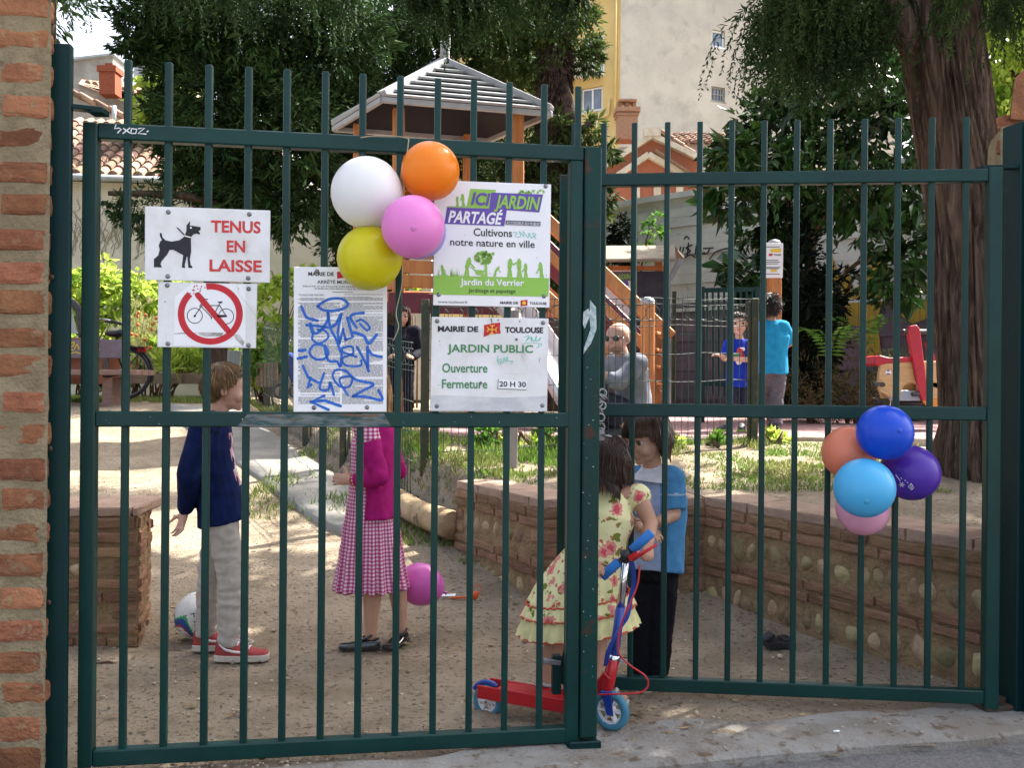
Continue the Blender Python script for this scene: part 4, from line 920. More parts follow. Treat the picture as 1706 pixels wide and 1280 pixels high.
# tall cream apartment building
r = thing('apartment_building', 'tall cream apartment building with a yellow side and two tiny windows', 'building', (4, 36, g0))
cn = P(1032, 300, 36); cn.z = g0; ur = V((.83, .56, 0)).normalized(); ur = V((.93, .36, 0)).normalized(); ul = V((-.86, .50, 0)).normalized(); nr = V((ur.y, -ur.x, 0)); nl = V((ul.y * -1, ul.x, 0)); nl = V((-.50, -.86, 0)).normalized()
Fr, Fl = Face(cn, nr), Face(cn, nl)
def hole(F, o, u, x0, y0, x1, y1):
    p, q = F.pt(x0, y1), F.pt(x1, y0); s0, s1 = (p - o).dot(u), (q - o).dot(u); return ((s0 + s1) / 2, (p.z + q.z) / 2 - o.z, abs(s1 - s0), abs(q.z - p.z))
hr = [hole(Fr, cn, ur, 1186, 52, 1208, 76), hole(Fr, cn, ur, 1185, 146, 1208, 167)]
Lw = (Fr.pt(1345, 200) - cn).dot(ur)
mb = cut_wall(cn, ur, Lw, 19, nr, hr, .35); mb.build('wall', m_cream, r)
hl = [hole(Fl, cn, ul, 968, 142, 1004, 188), hole(Fl, cn, ul, 972, 55, 1006, 126), hole(Fl, cn, ul, 890, 160, 912, 205), hole(Fl, cn, ul, 880, 70, 915, 130)]
mb = cut_wall(cn, ul, 9, 19, nl, hl, .35); mb.build('wall', m_yellow, r)
for i, h in enumerate(hr): window(r, cn + ur * h[0] + V((0, 0, h[1])) - nr * .14, ur, nr, h[2] * .96, h[3] * .96, 1, m_winf if i == 0 else m_greyw, i == 1)
for i, h in enumerate(hl): window(r, cn + ul * h[0] + V((0, 0, h[1])) - nl * .14, ul, nl, h[2] * .96, h[3] * .96, 2)
mb = MB(); p = Fl.pt(1024, 205, .1); p2 = Fl.pt(1027, -60, .1); mb.tube([p, p2], .05, 8); mb.tube([Fl.pt(1015, 165, .1), Fl.pt(1013, 190, .1), Fl.pt(960, 218, .1), Fl.pt(900, 246, .1)], .07, 8); mb.build('drainpipe', m_yellow, r)
mb = MB()
for y in (128, -20): mb.prism([Fl.pt(1006, y, 0), Fl.pt(860, y + 12, 0), Fl.pt(860, y + 12, 0) + nl * 1.0, Fl.pt(1006, y, 0) + nl * 1.0], (0, 0, .16))
mb.build('balcony', m_stone, r)
mb = MB(); a_, b_ = Fl.pt(1006, 127, 1.0), Fl.pt(860, 139, 1.0)
for t in range(41): q = a_.lerp(b_, t / 40); mb.tube([q, q + V((0, 0, 1.0))], .012, 4)
for z in (.12, 1.0): mb.tube([a_ + V((0, 0, z)), b_ + V((0, 0, z))], .022, 5)
mb.build('balcony_railing', m_winf, r)
r = thing('apartment_building', 'far white building with blue panes glimpsed beside the big trunk', 'building', (20, 48, g0))
mb = MB(); mb.prism([P(1395, 260, 48), P(1500, 260, 48), P(1500, -60, 48), P(1395, -60, 48)], (0, 9, 0)); mb.build('wall', m_cream, r)
F_ = Face(P(1450, 50, 48), (0, -1, 0))
for (x0, x1, y0, y1) in ((1455, 1472, 34, 64), (1484, 1496, 34, 64), (1420, 1440, 34, 64), (1420, 1440, -50, -10)): c = (F_.pt(x0, y1) + F_.pt(x1, y0)) / 2 + V((0, -.03, 0)); window(r, c, (1, 0, 0), (0, -1, 0), (x1 - x0) * 48 / FPX, (y1 - y0) * 48 / FPX, 1)
mb = MB(); c = F_.pt(1448, 19); mb.box(c + V((0, -.5, 0)), (3.4, 1.0, .2)); mb.build('balcony', m_stone, r)
mb = MB(); mb.box(c + V((0, -.98, .45)), (3.4, .05, .75)); mb.build('balcony_railing', m_pane, r)
# brick gable with stone coping
r = thing('house', 'small red brick gable with pale stone coping below the cream building', 'house', (5, 28, g0))
D = 28; mb = MB(); mb.prism([P(990, 420, D), P(1172, 420, D), P(1165, 262, D), P(1086, 226, D), P(1008, 272, D), P(990, 285, D)], (0, 5, 0)); mb.build('wall', m_rbrick, r)
def strip(mb, pts, d, th, dep=.25):
    for a, b in zip(pts[:-1], pts[1:]): A, B = P(*a, d), P(*b, d); mb.beam(A, B, dep, th, (0, 1, 0))
mb = MB(); strip(mb, [(1003, 279), (1086, 226)], D - .12, .16); strip(mb, [(1086, 226), (1170, 266)], D - .121, .16); strip(mb, [(1018, 300), (1080, 258)], D - .1, .17); strip(mb, [(1080, 258), (1150, 297)], D - .101, .17); mb.beam(P(1086, 228, D - .15), P(1086, 214, D - .15), .5, .3, (1, 0, 0))
for x in (1095, 1060, 1132): mb.beam(P(x, 330, D - .04), P(x, 296, D - .04), .22, .1, (1, 0, 0))
mb.build('stone_coping', m_stone, r)
mb = MB(); A = P(1102, 232, D + .3); tiles(mb, P(1172, 268, D - .1), V((0, 1, 0)), (P(1120, 226, D) - P(1172, 262, D)), 4.5, 1.8, .25, .4, .1); strip(mb, [(1090, 252), (1150, 292)], D - .2, .05, .5); mb.build('roof', m_tile, r)
mb = MB(); A = P(1044, 236, 30); mb.beam(A, P(1044, 183, 30), .66, .6, (1, 0, 0)); mb.beam(P(1044, 190, 30), P(1044, 183, 30), .82, .76, (1, 0, 0)); mb.beam(P(1044, 196, 30), P(1044, 193, 30), .74, .68, (1, 0, 0)); 
for x in (1032, 1044, 1056): mb.beam(P(x, 183, 30), P(x, 173, 30), .12, .3, (1, 0, 0))
mb.beam(P(1044, 172, 30), P(1044, 169, 30), .6, .6, (1, 0, 0)); mb.build('chimney', mat('brown_brick', (.36, .22, .14), (.26, .15, .10), 10, 6, .9, .4, 30, spec=.1, stretch=(1, 1, 5)), r)
mb = MB(); mb.prism([P(1030, 300, 31), P(1250, 300, 31), P(1250, 236, 31), P(1030, 245, 31)], (0, 3, 0)); mb.build('outbuilding_wall', m_greyw, r)
mb = MB(); tiles(mb, P(1125, 240, 30.8), V((1, .0, .0)), V((0, 1, .42)), 3.0, 2.6, .25, .4, .1); mb.build('outbuilding_roof', m_tile, r)
# slatted metal fence wall with graffiti
r = thing('boundary_wall', 'tall slatted pale metal wall, purple sprayed below, with graffiti', 'boundary wall', (2, 17, g0))
wa, wb = V((.9, 17.75, .78)), V((9.5, 10.2, .78)); u = (wb - wa).normalized(); nb = V((u.y, -u.x, 0)); L = (wb - wa).length; mb = MB(); z = 0; H = 3.72
R3 = Matrix((u, nb, V((0, 0, 1)))).transposed(); i = 0; mb.box(wa + u * L / 2 + V((0, 0, .85)) - nb * .05, (L, .04, 1.75), R3, 1); mb.box(wa + u * L / 2 + V((0, 0, 2.72)) - nb * .05, (L, .04, 1.95), R3, 0)
while z < H:
    mb.box(wa + u * L / 2 + V((0, 0, z + .085)) - nb * (.0 if i % 3 else .03), (L, .05 if i % 3 else .035, .166), R3, 0 if z > 1.75 else 1); z += .17; i += 1
mb.box(wa + u * L / 2 + V((0, 0, H + .06)), (L, .22, .1), R3, 0); mb.box(wa + u * L / 2 + V((0, 0, 1.75)), (L, .1, .06), R3, 0); mb.build('slats', [m_metalw, m_pinkw], r)
FG = Face(wa + nb * .035, nb); mb = MB(); mk = mat('spray_black', (.03, .025, .035), rough=.6)
for p in ([(1134, 412), (1132, 420)], [(1139, 412), (1137, 420)], [(1153, 408), (1143, 413), (1150, 418), (1141, 424)], [(1147, 405), (1145, 427)], [(1160, 410), (1158, 424)], [(1160, 410), (1168, 412)], [(1159, 417), (1165, 417)], [(1168, 422), (1174, 421)], [(1172, 414), (1188, 413)], [(1182, 414), (1178, 422), (1168, 423)], [(1140, 398), (1144, 394), (1148, 398)], [(1182, 432), (1192, 420), (1212, 414), (1230, 418), (1245, 432)], [(1140, 430), (1150, 424), (1158, 429)]): FG.stroke(mb, p, 2.4, .004)
mb.build('graffiti_tag', mk, r)
mb = MB(); my = mat('spray_yellow', (.34, .23, .02), (.24, .17, .02), 4, 4, .7)
for p in ([(1384, 420), (1402, 470), (1408, 440), (1425, 490), (1440, 450), (1462, 430), (1480, 450), (1470, 500), (1455, 560), (1440, 545), (1400, 540), (1388, 500)], [(1500, 500), (1540, 470), (1560, 490), (1545, 530), (1520, 540), (1500, 525)], [(1440, 560), (1462, 540), (1470, 600), (1440, 600)]): FG.poly(mb, p, .005)
mb.build('graffiti_painting', my, r)
mb = MB(); FG.poly(mb, [(1193, 432), (1203, 420), (1222, 416), (1240, 424), (1240, 432)], .004); mb.build('graffiti_patch', mat('spray_green', (.10, .19, .14), rough=.7), r)
# ------------------------------------------------------------------ trees and plants
def leafmat(name, c, c2=None, isl=.5, tr=.3, rough=.7, hue=.015, spec=.12): return mat(name, c, c2 or tuple(x * .62 for x in c), 1.6, 4, rough, spec=spec, island=isl, hue=hue, trans=tr, lo=.42, hi=.58)
m_cyp = leafmat('cypress_leaf', (.040, .082, .022), (.016, .036, .011), tr=.12)
m_cyp2 = leafmat('cedar_leaf', (.075, .11, .026), (.030, .052, .016), tr=.22)
m_spr = leafmat('sequoia_leaf', (.045, .075, .022), (.028, .050, .018), tr=.3)
m_lau = leafmat('laurel_leaf', (.042, .108, .020), (.020, .055, .013), .45, .14, .3, spec=.4)
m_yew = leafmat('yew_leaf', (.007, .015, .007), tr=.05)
m_lime_l = leafmat('bright_leaf', (.42, .52, .10), (.25, .37, .05), .4, .5)
m_mid_l = leafmat('green_leaf', (.13, .26, .04), (.06, .15, .025), .45, .4)
m_dry_l = leafmat('dry_shrub_leaf', (.115, .095, .045), (.065, .065, .03), .5, .15, .8)
m_grass = leafmat('grass_blade', (.13, .22, .04), (.20, .22, .07), .45, .35, .6)
m_bark = mat('dark_bark', (.10, .075, .055), (.05, .038, .03), 6, 7, .95, 1, 25, stretch=(3, 3, .6), spec=.1)
m_redbark = mat('fibrous_bark', (.135, .090, .066), (.068, .045, .034), 7, 9, .95, 1.0, 7, stretch=(3, 3, .3), spec=.06, c3=(.185, .135, .10), s3=13, lo3=.54, hi3=.66, lo=.44, hi=.56, bdist=.07)
m_shag = mat('shaggy_bark', (.12, .08, .06), (.045, .03, .025), 9, 6, .95, 1, 30, spec=.1)
def crown(root, name, blobs, m, per, L, W, **k):
    v, f = blob_leaves(blobs, per, L, W, **k); return npmesh(name, v, f, m, root)
def limb(mb, pts, r0, r1, n=8):
    p = [V(x) for x in spline(pts, 5)]; mb.tube(p, [r0 + (r1 - r0) * i / (len(p) - 1) for i in range(len(p))], n)
def tree(name, label, base, trunk_pts, r0, r1, blobs, m, per, L, W, bark=m_bark, limbs=(), group=None, cat='tree', inner=True, **k):
    r = thing(name, label, cat, base, group); mb = MB(); limb(mb, trunk_pts, r0, r1)
    for l in limbs: limb(mb, l, r1 * .8, r1 * .25, 6)
    mb.build('trunk', bark, r); c = crown(r, 'crown', blobs, m, per, L, W, **k)
    if inner: crown(r, 'inner_foliage', [(q[0], tuple(x * .86 for x in q[1])) for q in blobs], m, inner if inner is not True else per * .3, max(.17, L * 2), max(.05, W * 2), clump=12, shell=.1, out=.3, droop=.3, cs_k=.12)
    return r
# big dark cypress on the left
B = [pb(420, 50, 13, 150, 110), pb(300, 45, 13, 100, 55), pb(380, 180, 13, 110, 110), pb(480, 210, 13, 90, 120), pb(410, 320, 13, 78, 85), pb(475, 345, 13, 50, 60), pb(350, 290, 13, 70, 55), pb(300, 100, 13.2, 55, 55), pb(255, 85, 12.6, 52, 28), pb(212, 72, 12.4, 34, 22), pb(290, 190, 13.5, 45, 70), pb(548, 60, 13.3, 110, 100), pb(560, 150, 13.6, 70, 90), pb(300, 250, 13, 40, 60), pb(520, 300, 13.4, 50, 80), pb(250, 20, 12.6, 70, 30)]
x0 = P(357, 700, 13.5)
tree('cypress', 'huge dark cypress filling the sky behind the left gate leaf', (x0.x, x0.y, .9), [(x0.x, 13.5, .8), (x0.x + .1, 13.5, 4), (x0.x + .3, 13.4, 9)], .17, .12, B, m_cyp, 9500, .085, .022, clump=60, cs_k=.085, limbs=[[P(420, 200, 13.4), P(330, 120, 13), P(220, 75, 12.5)], [P(420, 380, 13.4), P(330, 330, 12.6), P(180, 322, 12)]])
sp = [o for o in COL.objects if o.name == 'cypress'][0]
v, f = blob_leaves([pb(185, 330, 12, 22, 12), pb(205, 350, 12, 22, 22), pb(225, 360, 12, 25, 28), pb(245, 345, 12.2, 40, 40), pb(196, 372, 12, 12, 18), pb(262, 372, 12.2, 30, 36)], 7000, .09, .022, droop=.4); npmesh('low_branch', v, f, m_cyp, sp)
# conifers behind the play tower
B = [pb(690, 35, 15, 140, 60), pb(640, 150, 16, 90, 110), pb(620, 300, 16, 80, 110), pb(590, 400, 16, 60, 60), pb(560, 250, 16, 60, 80), pb(800, 30, 15, 110, 55), pb(830, 100, 16, 70, 70), pb(770, 210, 17, 120, 70), pb(720, 300, 17, 120, 70)]
tree('conifer', 'dense dark conifer behind the play tower roof', (-2.2, 16.5, .9), [(-2.2, 16.5, .8), (-2.1, 16.5, 4), (-2.1, 16.4, 10)], .3, .1, B, m_cyp, 8500, .09, .024, clump=60, cs_k=.085)
B = [pb(880, 30, 14.5, 90, 45), pb(955, 50, 14.5, 55, 60), pb(870, 110, 14.7, 60, 50), pb(980, 95, 14.5, 25, 35), pb(880, 260, 14.6, 55, 70), pb(930, 235, 14.4, 45, 40), pb(860, 350, 14.8, 60, 80), pb(930, 360, 14.5, 50, 90), pb(975, 215, 14.3, 30, 30), pb(1010, 250, 14.6, 25, 25), pb(960, 300, 14.6, 40, 50), pb(905, 450, 14.6, 80, 60), pb(1000, 330, 14.6, 24, 45)]
tree('cedar', 'shaggy trunked cedar with sunlit olive sprays right of the play tower', (.75, 14.6, .8), [P(915, 700, 14.6), P(918, 330, 14.6), P(922, 160, 14.6), P(928, 40, 14.6), P(930, -80, 14.6)], .22, .20, B, m_cyp2, 7500, .085, .022, m_shag, [[P(925, 120, 14.6), P(960, 210, 14.3), P(985, 205, 14.2)]], clump=60, cs_k=.09)
ce = [o for o in COL.objects if o.name == 'cedar'][0]
n = 2600; t = rng.random(n); a = rng.random(n) * 6.28; c0_ = np.array(P(915, 300, 14.6)); c1_ = np.array(P(930, 0, 14.6)); ax = c0_ + (c1_ - c0_) * t[:, None]; d = np.stack([np.cos(a), np.sin(a), np.zeros(n)], 1); v, f = leafquads(ax + d * .2, d * .45 + np.array([0, 0, -1.0]) + rng.normal(size=(n, 3)) * .15, .26, .05); npmesh('bark_shreds', v, f, m_shag, ce)
# small things between
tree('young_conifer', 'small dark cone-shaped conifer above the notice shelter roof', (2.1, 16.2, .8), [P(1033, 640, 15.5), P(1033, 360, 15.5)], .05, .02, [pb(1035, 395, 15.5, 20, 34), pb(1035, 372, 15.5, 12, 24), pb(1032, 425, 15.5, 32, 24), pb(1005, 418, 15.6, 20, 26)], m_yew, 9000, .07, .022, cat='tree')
tree('young_tree', 'thin young tree with sparse light leaves before the slatted metal wall', (2.6, 14.8, .8), [P(1062, 660, 14.8), P(1066, 470, 14.8), P(1082, 380, 14.8)], .025, .01, [pb(1065, 400, 14.8, 16, 30), pb(1085, 375, 14.8, 18, 26), pb(1072, 425, 14.8, 22, 18), pb(1095, 395, 14.8, 14, 18)], m_mid_l, 380, .10, .04, inner=False, limbs=[[P(1066, 430, 14.8), P(1095, 370, 14.8)]])
# glossy evergreen, right middle
B = [pb(1305, 210, 11, 90, 60), pb(1245, 270, 10.8, 75, 60), pb(1390, 170, 11, 120, 80), pb(1480, 230, 10.8, 90, 90), pb(1340, 300, 11, 110, 80), pb(1450, 330, 11, 110, 70), pb(1225, 330, 10.8, 50, 40), pb(1290, 380, 11, 60, 60), pb(1510, 400, 11, 70, 70), pb(1205, 245, 10.7, 26, 24), pb(1440, 90, 11.2, 100, 60), pb(1530, 130, 11.2, 60, 80), pb(1255, 455, 10.6, 50, 30), pb(1230, 490, 10.6, 40, 22), pb(1500, 470, 10.8, 70, 40), pb(1360, 90, 11.4, 80, 60)]
tree('laurel', 'broad glossy-leaved evergreen between the cream building and the big trunk', (3.5, 11.2, .75), [P(1340, 680, 11.2), P(1345, 520, 11.2), P(1352, 380, 11.2), P(1350, 200, 11.2)], .09, .05, B, m_lau, 1900, .125, .055, mat('laurel_bark', (.20, .14, .08), (.12, .08, .05), 8, 5, .9, .4), [[P(1342, 480, 11.2), P(1310, 430, 11.0), P(1318, 260, 11)], [P(1390, 640, 11.3), P(1400, 470, 11.3), P(1480, 420, 11.2), P(1545, 425, 11)], [P(1392, 640, 11.3), P(1410, 490, 11.3), P(1450, 430, 11)], [P(1345, 400, 11.2), P(1420, 300, 11)]], out=.5, droop=.35, clump=18)
# dark ivy hedge below it
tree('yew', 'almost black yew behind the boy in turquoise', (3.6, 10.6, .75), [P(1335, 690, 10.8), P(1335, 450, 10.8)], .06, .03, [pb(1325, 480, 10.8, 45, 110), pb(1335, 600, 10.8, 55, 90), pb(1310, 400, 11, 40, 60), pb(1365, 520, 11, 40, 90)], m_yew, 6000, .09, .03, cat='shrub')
# sunlit foliage far right and left
tree('lime_tree', 'sunlit yellow green tree glimpsed right of the big trunk', (13, 22, .9), [P(1690, 700, 22), P(1690, 300, 22), P(1690, 0, 22)], .2, .1, [pb(1690, 60, 22, 90, 90), pb(1680, 220, 22, 80, 90), pb(1680, 340, 22, 70, 80), pb(1620, 20, 22, 60, 60), pb(1700, -80, 22, 120, 80)], m_lime_l, 1300, .2, .1)
tree('plum_tree', 'bright green small tree between the chimney roof and the cypress', (-8, 20, .9), [P(270, 620, 20), P(272, 300, 20), P(270, 150, 20)], .12, .05, [pb(262, 180, 20, 42, 40), pb(285, 140, 20, 45, 50), pb(250, 215, 20, 34, 20), pb(300, 90, 20, 40, 40)], m_lime_l, 2200, .14, .07)
# garden plants along the left wall
def shrub(name, label, blobs, m, per, L, W, base=None, stem=True, cat='plant', group=None, **k):
    c = blobs[0][0]; b = base or (c[0], c[1], tz(c[0], c[1])); r = thing(name, label, cat, b, group)
    mb = MB()
    for bl in blobs:
        for q in range(2): mb.tube([V(b) + V((random.uniform(-.1, .1), random.uniform(-.1, .1), 0)), V(b).lerp(V(bl[0]), .5) + V((random.uniform(-.1, .1), 0, .1)), V(bl[0])], [.018, .012, .006], 5)
    mb.build('stems', m_twig, r); crown(r, 'foliage', blobs, m, per, L, W, **k); return r
gp = 'garden plants along the back wall'
shrub('vine', 'bright vine with big sunlit leaves above the parked bicycle', [pb(140, 480, 16, 50, 45), pb(200, 500, 16, 60, 40), pb(130, 540, 16, 60, 50), pb(215, 540, 16, 60, 40), pb(70, 500, 16, 60, 60), pb(140, 600, 15.2, 60, 45), pb(215, 600, 15.3, 50, 40), pb(265, 575, 15.4, 50, 45), pb(165, 455, 16.2, 60, 30), pb(310, 600, 15.2, 50, 30)], m_lime_l, 1200, .14, .11, group=gp, out=.4, droop=.4)
shrub('vine', 'leafy green bush directly under the dog sign', [pb(260, 490, 16.2, 60, 45), pb(300, 520, 16.2, 60, 50), pb(260, 560, 15.8, 40, 40), pb(300, 600, 15.5, 60, 40), pb(360, 600, 15.6, 50, 45), pb(350, 540, 16, 50, 50)], m_lime_l, 1200, .14, .1, group=gp, out=.4)
shrub('flowering_grass', 'pale seedy tall plants with orange flowers beside the rear wheel', [pb(232, 560, 14.8, 28, 45), pb(215, 600, 14.6, 26, 40), pb(250, 585, 14.8, 26, 40), pb(240, 530, 14.9, 16, 30)], leafmat('seedy_stalk', (.42, .40, .20), (.30, .34, .13), .3, .4, .7), 4500, .11, .012, group=gp, out=.2, droop=-1.2)
fl = [o for o in COL.objects if o.name == 'flowering_grass'][0]; mb = MB()
for i in range(16): mb.sph(P(random.uniform(215, 265), random.uniform(520, 620), 14.5), .03, 6, 4)
mb.build('flowers', mat('orange_flower', (.75, .18, .05), rough=.7), fl)
shrub('maize', 'clump of tall maize-like leaves under the cycling sign', [pb(280, 605, 14.6, 30, 34), pb(310, 600, 14.6, 32, 36), pb(335, 610, 14.6, 22, 30)], m_lime_l, 1500, .30, .04, group=gp, out=.25, droop=-.9)
shrub('bean_plant', 'tall light green climbing beans between the cycling sign and notice', [pb(440, 520, 15.2, 42, 50), pb(470, 500, 15.4, 40, 50), pb(430, 580, 15, 40, 40), pb(480, 570, 15, 40, 40), pb(500, 480, 15.6, 40, 40), pb(420, 615, 14.8, 40, 30), pb(480, 610, 14.8, 40, 35), pb(385, 560, 15.6, 40, 60)], m_lime_l, 1300, .14, .08, group=gp, out=.4)
shrub('leafy_pot_plant', 'dark broad-leaved plant in a wooden tub near the notice', [pb(445, 590, 13.8, 34, 34), pb(425, 572, 13.8, 22, 28), pb(470, 600, 13.8, 26, 26)], m_mid_l, 1300, .18, .065, group=gp, out=.4)
shrub('bush', 'sunlit bush seen beside the yellow balloon string', [pb(690, 500, 15, 30, 32), pb(670, 485, 15, 24, 22)], m_lime_l, 1200, .14, .09, group=gp, out=.4)
# brown shrubs in the right bed
gs = 'brown shrubs along the playground'
for i, (lb, bl) in enumerate((('dry brown heather-like shrub right of the boy in turquoise', [pb(1352, 640, 10.2, 50, 48), pb(1325, 660, 10, 34, 40)]), ('brownish shrub in front of the yellow graffiti', [pb(1425, 640, 10.3, 55, 60), pb(1400, 665, 10.1, 45, 40), pb(1460, 660, 10.2, 45, 45)]), ('olive shrub behind the red motorbike toy', [pb(1500, 620, 10.8, 50, 40), pb(1540, 640, 10.6, 40, 40)]), ('olive green shrub against the foot of the big trunk', [pb(1585, 640, 10.8, 40, 45), pb(1620, 630, 10.8, 40, 45)]))):
    shrub('shrub', lb, bl, m_dry_l if i < 2 else leafmat('olive_leaf', (.10, .125, .04), None, .5, .2), 6500, .065, .016, cat='shrub', group=gs, out=.6, droop=-.3)
def fern(px, py, d, n, label):
    o = P(px, py, d); r = thing('fern', label, 'fern', (o.x, o.y, tz(o.x, o.y))); PP, DD, LL = [], [], []
    for i in range(n):
        a = i * 2.4; ln = random.uniform(.4, .6); 
        for k_ in range(16):
            t = k_ / 15; q = np.array(o) + np.array([math.cos(a) * ln * t, math.sin(a) * ln * t, .28 * math.sin(t * 2.2)]); 
            for s_ in (-1, 1): PP.append(q); DD.append([math.cos(a + s_ * 1.2), math.sin(a + s_ * 1.2), -.1]); LL.append(.13 * (1 - t) + .02)
    v, f = leafquads(np.array(PP), np.array(DD), np.array(LL), .028); npmesh('fronds', v, f, m_mid_l, r); return r
fern(1385, 590, 9.8, 7, 'fern fronds catching light beside the yew')
fern(1440, 570, 10.2, 5, 'larger fern under the graffiti painting')
# ------------------------------------------------------------------ the big leaning trunk on the right with drooping sprays and its crown overhead
r = thing('sequoia', 'massive leaning red-barked conifer trunk with drooping sprays, right of centre', 'tree', (2.95, 5.9, .6))
cen = [(P(1650, 850, 5.9), .36), (P(1640, 780, 5.9), .31), (P(1636, 700, 5.9), .25), (P(1626, 560, 5.9), .24), (P(1614, 400, 5.9), .24), (P(1597, 250, 5.9), .243), (P(1572, 100, 5.9), .25), (P(1556, 0, 5.9), .255), (P(1535, -150, 5.9), .28), (P(1500, -600, 6), .25), (P(1480, -1500, 6), .12)]
NA, NB = 260, 260; vs, fs = [], []
def groove(a, z):
    "deep vertical fissures in the fibrous bark"
    q = V((math.cos(a) * 3.2, math.sin(a) * 3.2, z * .55)); tw = noise.noise(q * .7 + V((3, 1, 7))) * .5
    n1 = 1 - abs(noise.noise(V((math.cos(a + tw) * 4.2, math.sin(a + tw) * 4.2, z * .5)))) * 2.2; n2 = 1 - abs(noise.noise(V((math.cos(a + tw) * 9, math.sin(a + tw) * 9, z * 1.0 + 4)))) * 2.2; n3 = noise.noise(V((math.cos(a) * 30, math.sin(a) * 30, z * 3)))
    return -.17 * max(0, n1) ** 3 - .09 * max(0, n2) ** 2 + .018 * n3
for i in range(NB + 1):
    t = (i / NB) ** 1.5 * (len(cen) - 1); k_ = min(int(t), len(cen) - 2); q = t - k_; c = cen[k_][0].lerp(cen[k_ + 1][0], q); rad = cen[k_][1] * (1 - q) + cen[k_ + 1][1] * q
    for j in range(NA):
        a = 2 * math.pi * j / NA; w1 = noise.noise(V((math.cos(a) * 1.6, math.sin(a) * 1.6, c.z * .35))); fl_ = max(0, 1 - (c.z - .5) / .5) if c.z < 1 else 0
        rr_ = rad * (1.06 + .09 * w1 + groove(a, c.z) + fl_ * .30 * max(0, math.sin(a * 3 + 1.2))); vs.append(c + V((math.cos(a) * rr_, math.sin(a) * rr_, 0)))
for i in range(NB):
    for j in range(NA): j2 = (j + 1) % NA; fs.append((i * NA + j, i * NA + j2, (i + 1) * NA + j2, (i + 1) * NA + j))
mb = MB(); mb.add(vs, fs, 0, True)
limb(mb, [P(1560, 130, 5.9), P(1510, 50, 5.85), P(1470, -20, 5.8), P(1380, -120, 5.6), P(1280, -160, 5.3)], .12, .04, 14)
for q in ([P(1555, -100, 5.9), (1.6, 5.0, 4.4), (.2, 4.6, 4.6)], [P(1540, -140, 5.9), (2.2, 7, 5.0), (.4, 8.5, 5.4)], [P(1560, -100, 5.9), (3.6, 5.2, 4.6), (4.6, 4.2, 4.6)], [P(1520, -300, 5.9), (1.8, 3.6, 5.4), (.6, 2.4, 5.6)], [P(1500, -600, 6), (-1.0, 6.2, 6.2), (-2.4, 6, 6.2)], [P(1500, -600, 6), (3.8, 8.2, 6.4), (4.6, 10, 6.6)]): limb(mb, q, .1, .03, 8)
mb.build('trunk', m_redbark, r)
def sprays(items, n_sub, L, W, leng):
    "hanging feathery sprays: items (start, end) of carrying twigs"
    PP, DD, LL = [], [], []
    for a, b in items:
        a, b = np.array(a), np.array(b)
        for i in range(n_sub):
            t = rng.random(); p = a + (b - a) * t + rng.normal(size=3) * np.array([.06, .10, .05]); h = np.array([(b - a)[0], (b - a)[1], 0]); h = h / (np.linalg.norm(h) + 1e-6); d = h * .6 + rng.normal(size=3) * .35 + np.array([0, 0, -.25]); ln = leng * (.5 + .8 * rng.random()); m = 22
            for k_ in range(m):
                s_ = k_ / m; d = d * .93 + np.array([0, 0, -.10]); p = p + d / np.linalg.norm(d) * ln / m
                for _ in range(2): PP.append(p); DD.append(d / np.linalg.norm(d) * .8 + rng.normal(size=3) * .55); LL.append(L * (1.1 - .6 * s_))
    return leafquads(np.array(PP), np.array(DD), np.array(LL), W)
IT = []
for (x0, y0, x1, y1, d) in ((1480, -30, 1400, 10, 5.7), (1440, -30, 1360, 20, 5.6), (1400, -40, 1320, 20, 5.5), (1400, -20, 1295, 30, 5.4), (1350, -50, 1280, 20, 5.3), (1470, 10, 1440, 60, 5.8), (1420, 20, 1380, 70, 5.7), (1500, -20, 1450, 40, 6.0), (1340, -40, 1300, 20, 5.6), (1400, 0, 1340, 60, 5.9)): IT += [(P(x0, y0, d), P(x1, y1, d - .15))] * 2
v, f = sprays(IT, 26, .05, .012, .50); npmesh('drooping_sprays', v, f, m_spr, r)
IT = [(P(x0, y0, d), P(x1, y1, d)) for (x0, y0, x1, y1, d) in ((1600, -60, 1570, 0, 5.3), (1640, -50, 1690, 10, 5.8), (1650, -40, 1660, 10, 5.6), (1700, -40, 1660, 40, 6.2), (1630, -60, 1610, 10, 5.2))]
v, f = sprays(IT, 20, .05, .012, .36); npmesh('drooping_sprays', v, f, m_spr, r)
# crown overhead (it shades the gate and the children)
def over(gx, gy, H, rx, rz):
    "a clump of the crown, H above the ground, whose shadow lands on (gx, gy)"
    k_ = H / SUN.z; return ((gx + SUN.x * k_, gy + SUN.y * k_, tz(gx, gy) + H), (rx, rx, rz))
OB = []; rs = random.Random(12)
for i in range(390):
    gx, gy = rs.uniform(-3.6, 4.6), rs.uniform(.2, 4.95)
    if gx > 1 and False: continue
    OB.append(over(gx, gy, rs.uniform(5.2, 8.0), rs.uniform(.5, .8), .35))
for i in range(10): OB.append(over(rs.uniform(-1.4, -.7), rs.uniform(6.6, 7.4), rs.uniform(6.5, 8.5), rs.uniform(.45, .7), .3))
for i in range(60): OB.append(over(rs.uniform(.9, 4.5), rs.uniform(3.6, 5.6), rs.uniform(5.2, 7.5), rs.uniform(.5, .7), .3))
for i in range(50): OB.append(over(rs.uniform(2.6, 7.0), rs.uniform(8.6, 11.5), rs.uniform(6.5, 8.5), rs.uniform(.6, .9), .35))
v, f = blob_leaves(OB, 210, .24, .07, droop=.5, clump=20); npmesh('crown', v, f, m_spr, r)
print('overhead leaves', len(f))
